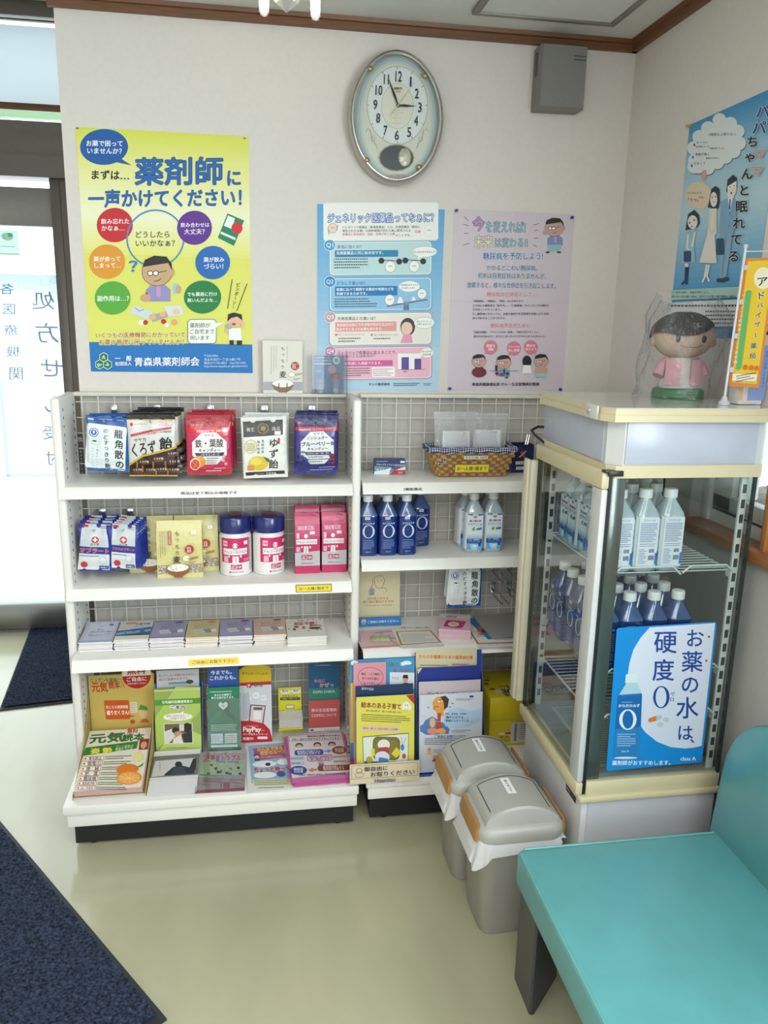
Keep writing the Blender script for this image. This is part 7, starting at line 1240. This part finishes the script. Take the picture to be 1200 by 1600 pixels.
def f_yb(a):
    a.full('d6cf58'); a.poly([(500, 412), (570, 402), (572, 470)], 'b0322c'); a.txt('絵本のある子育て', 298, 492, 325, '8a2c30', .03); a.txt('絵本の読み聞かせ…親と子の絆を育むために', 320, 530, 290, '3a3424', .01); a.ell(505, 480, 32, 26, 'e2e2dc'); a.ell(480, 492, 14, 20, 'e2e2dc'); a.ell(532, 492, 14, 20, 'e2e2dc'); a.ell(497, 478, 4, 5, '333', 8); a.ell(514, 478, 4, 5, '333', 8)
    a.greek(140, 550, 540, 605, 4, '4a4630'); a.rect(145, 632, 448, 665, 'd9b8a8'); a.txt('絵本は、親と子、先生をも結ぶ、心の栄養', 296, 648, 280, '4a3430', .01)
    a.poly([(150, 705), (530, 668), (535, 920), (165, 945)], '5a553c'); a.poly([(155, 710), (526, 674), (530, 915), (170, 940)], 'd6dccf'); a.rr(235, 700, 460, 860, 40, '6f6a34'); a.rr(255, 720, 440, 850, 30, '7d7638'); a.rect(170, 870, 530, 935, '5c5528'); a.ell(325, 755, 50, 36, 'e0ddd6'); a.poly([(270, 820), (290, 775), (360, 770), (375, 815)], 'b03a3a'); a.ell(315, 840, 60, 40, 'cfd6e0'); a.poly([(275, 900), (290, 840), (360, 850), (375, 880), (330, 900)], '4f80bc'); a.poly([(388, 815), (430, 770), (470, 805), (430, 845)], 'd9c83a'); a.poly([(220, 790), (250, 780), (255, 830), (228, 835)], 'd9c83a'); a.ell(480, 770, 16, 22, '4a7ab8'); a.line([(480, 760), (470, 700)], 3, '4a6a3a'); a.line([(485, 755), (505, 705)], 3, '4a6a3a'); a.ell(210, 860, 26, 24, 'b0a040'); a.ell(495, 830, 16, 18, 'b0503c'); a.ell(435, 905, 45, 18, '8a4a2c')
leaflet('booklet', 'yellow parenting booklet with picture of a sofa, front of the large clear holder', 'booklet', .188, .270, (1.152, -.446, DR+.004), f_yb, [(98, 448), (570, 402), (585, 960), (112, 990)], 7, 'd6cf58', 4, .001)
a = Art(.226, .066, lambda u, v, h: (u-.113, (.066-v)*math.tan(R(7))-.0022-h, .066-v)); a.full('d3c4a4')
for k in range(43): a.ell(6+k*5.1, 5, 1.3, 1.3, '22264a', 8); a.ell(6+k*5.1, 48, 1.3, 1.3, '22264a', 8)
for k in range(8): a.ell(6, 10+k*4.8, 1.3, 1.3, '22264a', 8); a.ell(220, 10+k*4.8, 1.3, 1.3, '22264a', 8)
a.txt('御自由に', 84, 17, 76, '22264a', .015, h=15.5); a.txt('お取りください', 138, 36, 144, '22264a', .015, h=15.5)
a.ring(30, 34, 14, 8, 1, '4a4640', 18); a.ring(30, 20, 9, 8, 1, '4a4640', 16); a.rect(76, 52, 150, 63, 'c9b088'); a.txt('Hisamitsu', 113, 57.5, 66, '24407c', .03); a.build(H1, CARD, 'sign')
H2 = holder('blue leaflet holder with a folder and stomach leaflets, beside the waste bins', 1.372, -.455, DR, .224, .385, .068, .0, 7, acr_blue)
def f_kd(a): a.full('c9c29c'); a.txt('からだの健康のための歯周病対策', 848, 85, 470, 'c0562c', .03, oc='e9dcb4', ow=.06); a.greek(625, 140, 860, 175, 2, '55544a'); a.rect(895, 130, 1056, 150, 'c9a0a8'); a.greek(900, 132, 1050, 148, 1, '6a4a54')
leaflet('flyer', 'beige gum disease flyer at the back of the blue holder', 'flyer', .206, .391, (1.364, -.392, DR+.004), f_kd, [(590, 45), (1118, 12), (1120, 900), (595, 900)], 7, 'c9c29c', 2)
def f_fo(a): a.full('1b2f86'); a.txt('相談を受けられる方へ', 905, 284, 180, 'c9c45c', .02); a.poly([(615, 195), (660, 185), (625, 232)], 'c4c4b4')
leaflet('folder', 'dark blue folder with white folded corner in the blue holder', 'folder', .208, .338, (1.368, -.404, DR+.004), f_fo, [(618, 190), (1150, 158), (1155, 900), (625, 900)], 7, '1b2f86', 2)
def f_gp(a): a.full('b9aeb2'); a.poly([(625, 310), (1148, 280), (1148, 420), (625, 430)], 'c2b6b8'); a.txt('ジェネリック医薬品Q&A', 880, 392, 380, '3a4a6a', .03)
leaflet('leaflet', 'greyish pink leaflet behind the stomach leaflet in the blue holder', 'leaflet', .208, .296, (1.370, -.418, DR+.004), f_gp, [(622, 315), (1150, 278), (1155, 900), (628, 900)], 7, 'b9aeb2', 2)
def f_st(a):
    a.full('c9cdd6'); a.poly([(640, 735), (680, 640), (740, 605), (800, 640), (860, 680), (890, 720), (880, 760), (690, 770)], '4f78b0'); a.poly([(840, 640), (880, 545), (960, 520), (1060, 555), (1165, 530), (1165, 640), (1050, 700), (930, 715), (850, 690)], 'a9c4dc'); a.poly([(638, 690), (720, 640), (700, 760), (640, 740)], '4f78b0')
    a.ell(800, 500, 58, 72, 'd99a4c', 26); a.poly([(730, 480), (775, 460), (770, 495)], 'd99a4c'); a.poly([(770, 540), (830, 530), (840, 600), (780, 600)], 'd99a4c'); a.poly([(805, 430), (850, 420), (880, 450), (870, 520), (840, 545), (835, 480)], '4a3424'); a.line([(750, 545), (765, 515), (795, 520)], 5, '5a2c1c'); a.line([(790, 460), (825, 455)], 4, '3a2418'); a.ell(795, 472, 7, 9, 'eee', 10); a.ell(820, 468, 6, 8, 'eee', 10)
    a.poly([(785, 575), (815, 575), (810, 660), (830, 690), (815, 735), (785, 740), (770, 700), (782, 660)], 'b8482c'); a.ell(745, 735, 46, 28, 'd98a6a'); a.ell(742, 660, 24, 44, 'd9b070'); a.ell(818, 735, 40, 26, 'd9a060'); 
    for x, y in ((705, 525), (910, 488), (890, 520)): a.ell(x, y, 12, 6, '4a94b8', 10)
    a.txt('最近、昼食後、夕食後に', 945, 580, 190, '2a3448', .01); a.txt('「胸やけがする…」', 945, 612, 195, '2a3c5c', .02); a.txt('「胃酸が上がってくる…」', 965, 642, 240, '2a3c5c', .02); a.greek(905, 720, 1075, 752, 2, '555b66'); a.txt('ご自由にお取りください', 905, 783, 290, '23283a', .02); a.greek(678, 795, 1050, 860, 4, '4a4e5a'); a.greek(940, 440, 1085, 462, 2, '55586a'); a.rr(1055, 415, 1090, 432, 6, '2a3a7a')
    for x, y in ((718, 915), (852, 905), (975, 890), (765, 980)): a.ell(x, y-15, 16, 16, 'c98a54', 14); a.poly([(x-22, y+28), (x-12, y), (x+14, y), (x+24, y+28)], ('4a8a8a', 'b04a4a', 'd9b060', '5a7aa8')[int(x) % 4]); a.greek(x+30, y-20, x+100, y+14, 3, '777c88')
    a.line([(640, 590), (740, 640), (860, 660)], 3, 'a9b4c0'); a.greek(760, 1060, 860, 1075, 1, '777')
leaflet('leaflet', 'white stomach acid leaflet with cartoon man, front of the blue holder', 'leaflet', .211, .262, (1.370, -.438, DR+.004), f_st, [(632, 420), (1170, 382), (1172, 1080), (635, 1108)], 7, 'c9cdd6', 5, .001)
# copy paper carton
T = thing('paper_carton', 'bright yellow copy paper carton on the base deck behind the bins', 'box', (1.690, -.195, DR+.0004)); yx = mat('yellow_carton', 'c9b414', .5, var=.04)
G().box(-.150, .150, -.105, .105, 0, .15, b=.001).build('carton_body', yx, T); G().box(-.153, .153, -.108, .108, .098, .186, b=.002).build('carton_lid', yx, T)
a = Art(.306, .216, lambda u, v, h: (u-.153, .108-v, .186+h), quad=[(60, 790), (480, 800), (480, 1055), (100, 1075)]); bk = '2a2a18'
for x, y in ((80, 850), (105, 935), (125, 990), (185, 1050), (115, 900)):
    for k in range(4): a.line([(x-14*cos(k*pi/4), y-8*sin(k*pi/4)), (x+14*cos(k*pi/4), y+8*sin(k*pi/4))], 6, bk if x < 180 else '7a2a4a')
a.txt('コピーペーパー', 290, 965, 250, bk, .03, rot=pi-.05); a.poly([(140, 1000), (470, 985), (470, 1028), (130, 1035)], 'd0cdb8'); a.txt('SMARTVALUE', 320, 1012, 310, bk, .04, rot=pi-.03); a.greek(260, 935, 400, 945, 1, bk); a.build(T, CARD)
a = Art(.30, .095, lambda u, v, h: (u-.150, -.1054-h, .096-v), quad=[(122, 1240), (520, 1235), (520, 1560), (122, 1545)]); a.rr(165, 1378, 390, 1412, 16, 'd6d0b4'); a.ell(210, 1394, 18, 15, 'b03038', 14); a.txt('SMART VALUE', 290, 1395, 150, bk, .03); a.txt('マルチコピーペーパー', 300, 1437, 270, bk, .03); a.rect(325, 1265, 520, 1350, 'c4bc6a'); a.line([(325, 1290), (520, 1288)], 4, bk); a.line([(325, 1320), (520, 1318)], 4, bk); a.greek(165, 1460, 430, 1500, 3, '6a6424'); a.build(T, CARD)
a = Art(.072, .082, lambda u, v, h: (u-.072, -.1060-h, .092-v), sc=(0, 0, 1)); a.full('c4c2bc'); a.rect(12, 8, 22, 74, '3a3a3c')
for k in range(14): a.rect(12, 8+k*4.7, 22, 9.5+k*4.7, 'c4c2bc')
a.rect(0, 0, 72, 2, '8a8a80'); a.greek(30, 10, 66, 70, 8, '77766e'); a.build(T, CARD, 'shipping_label')
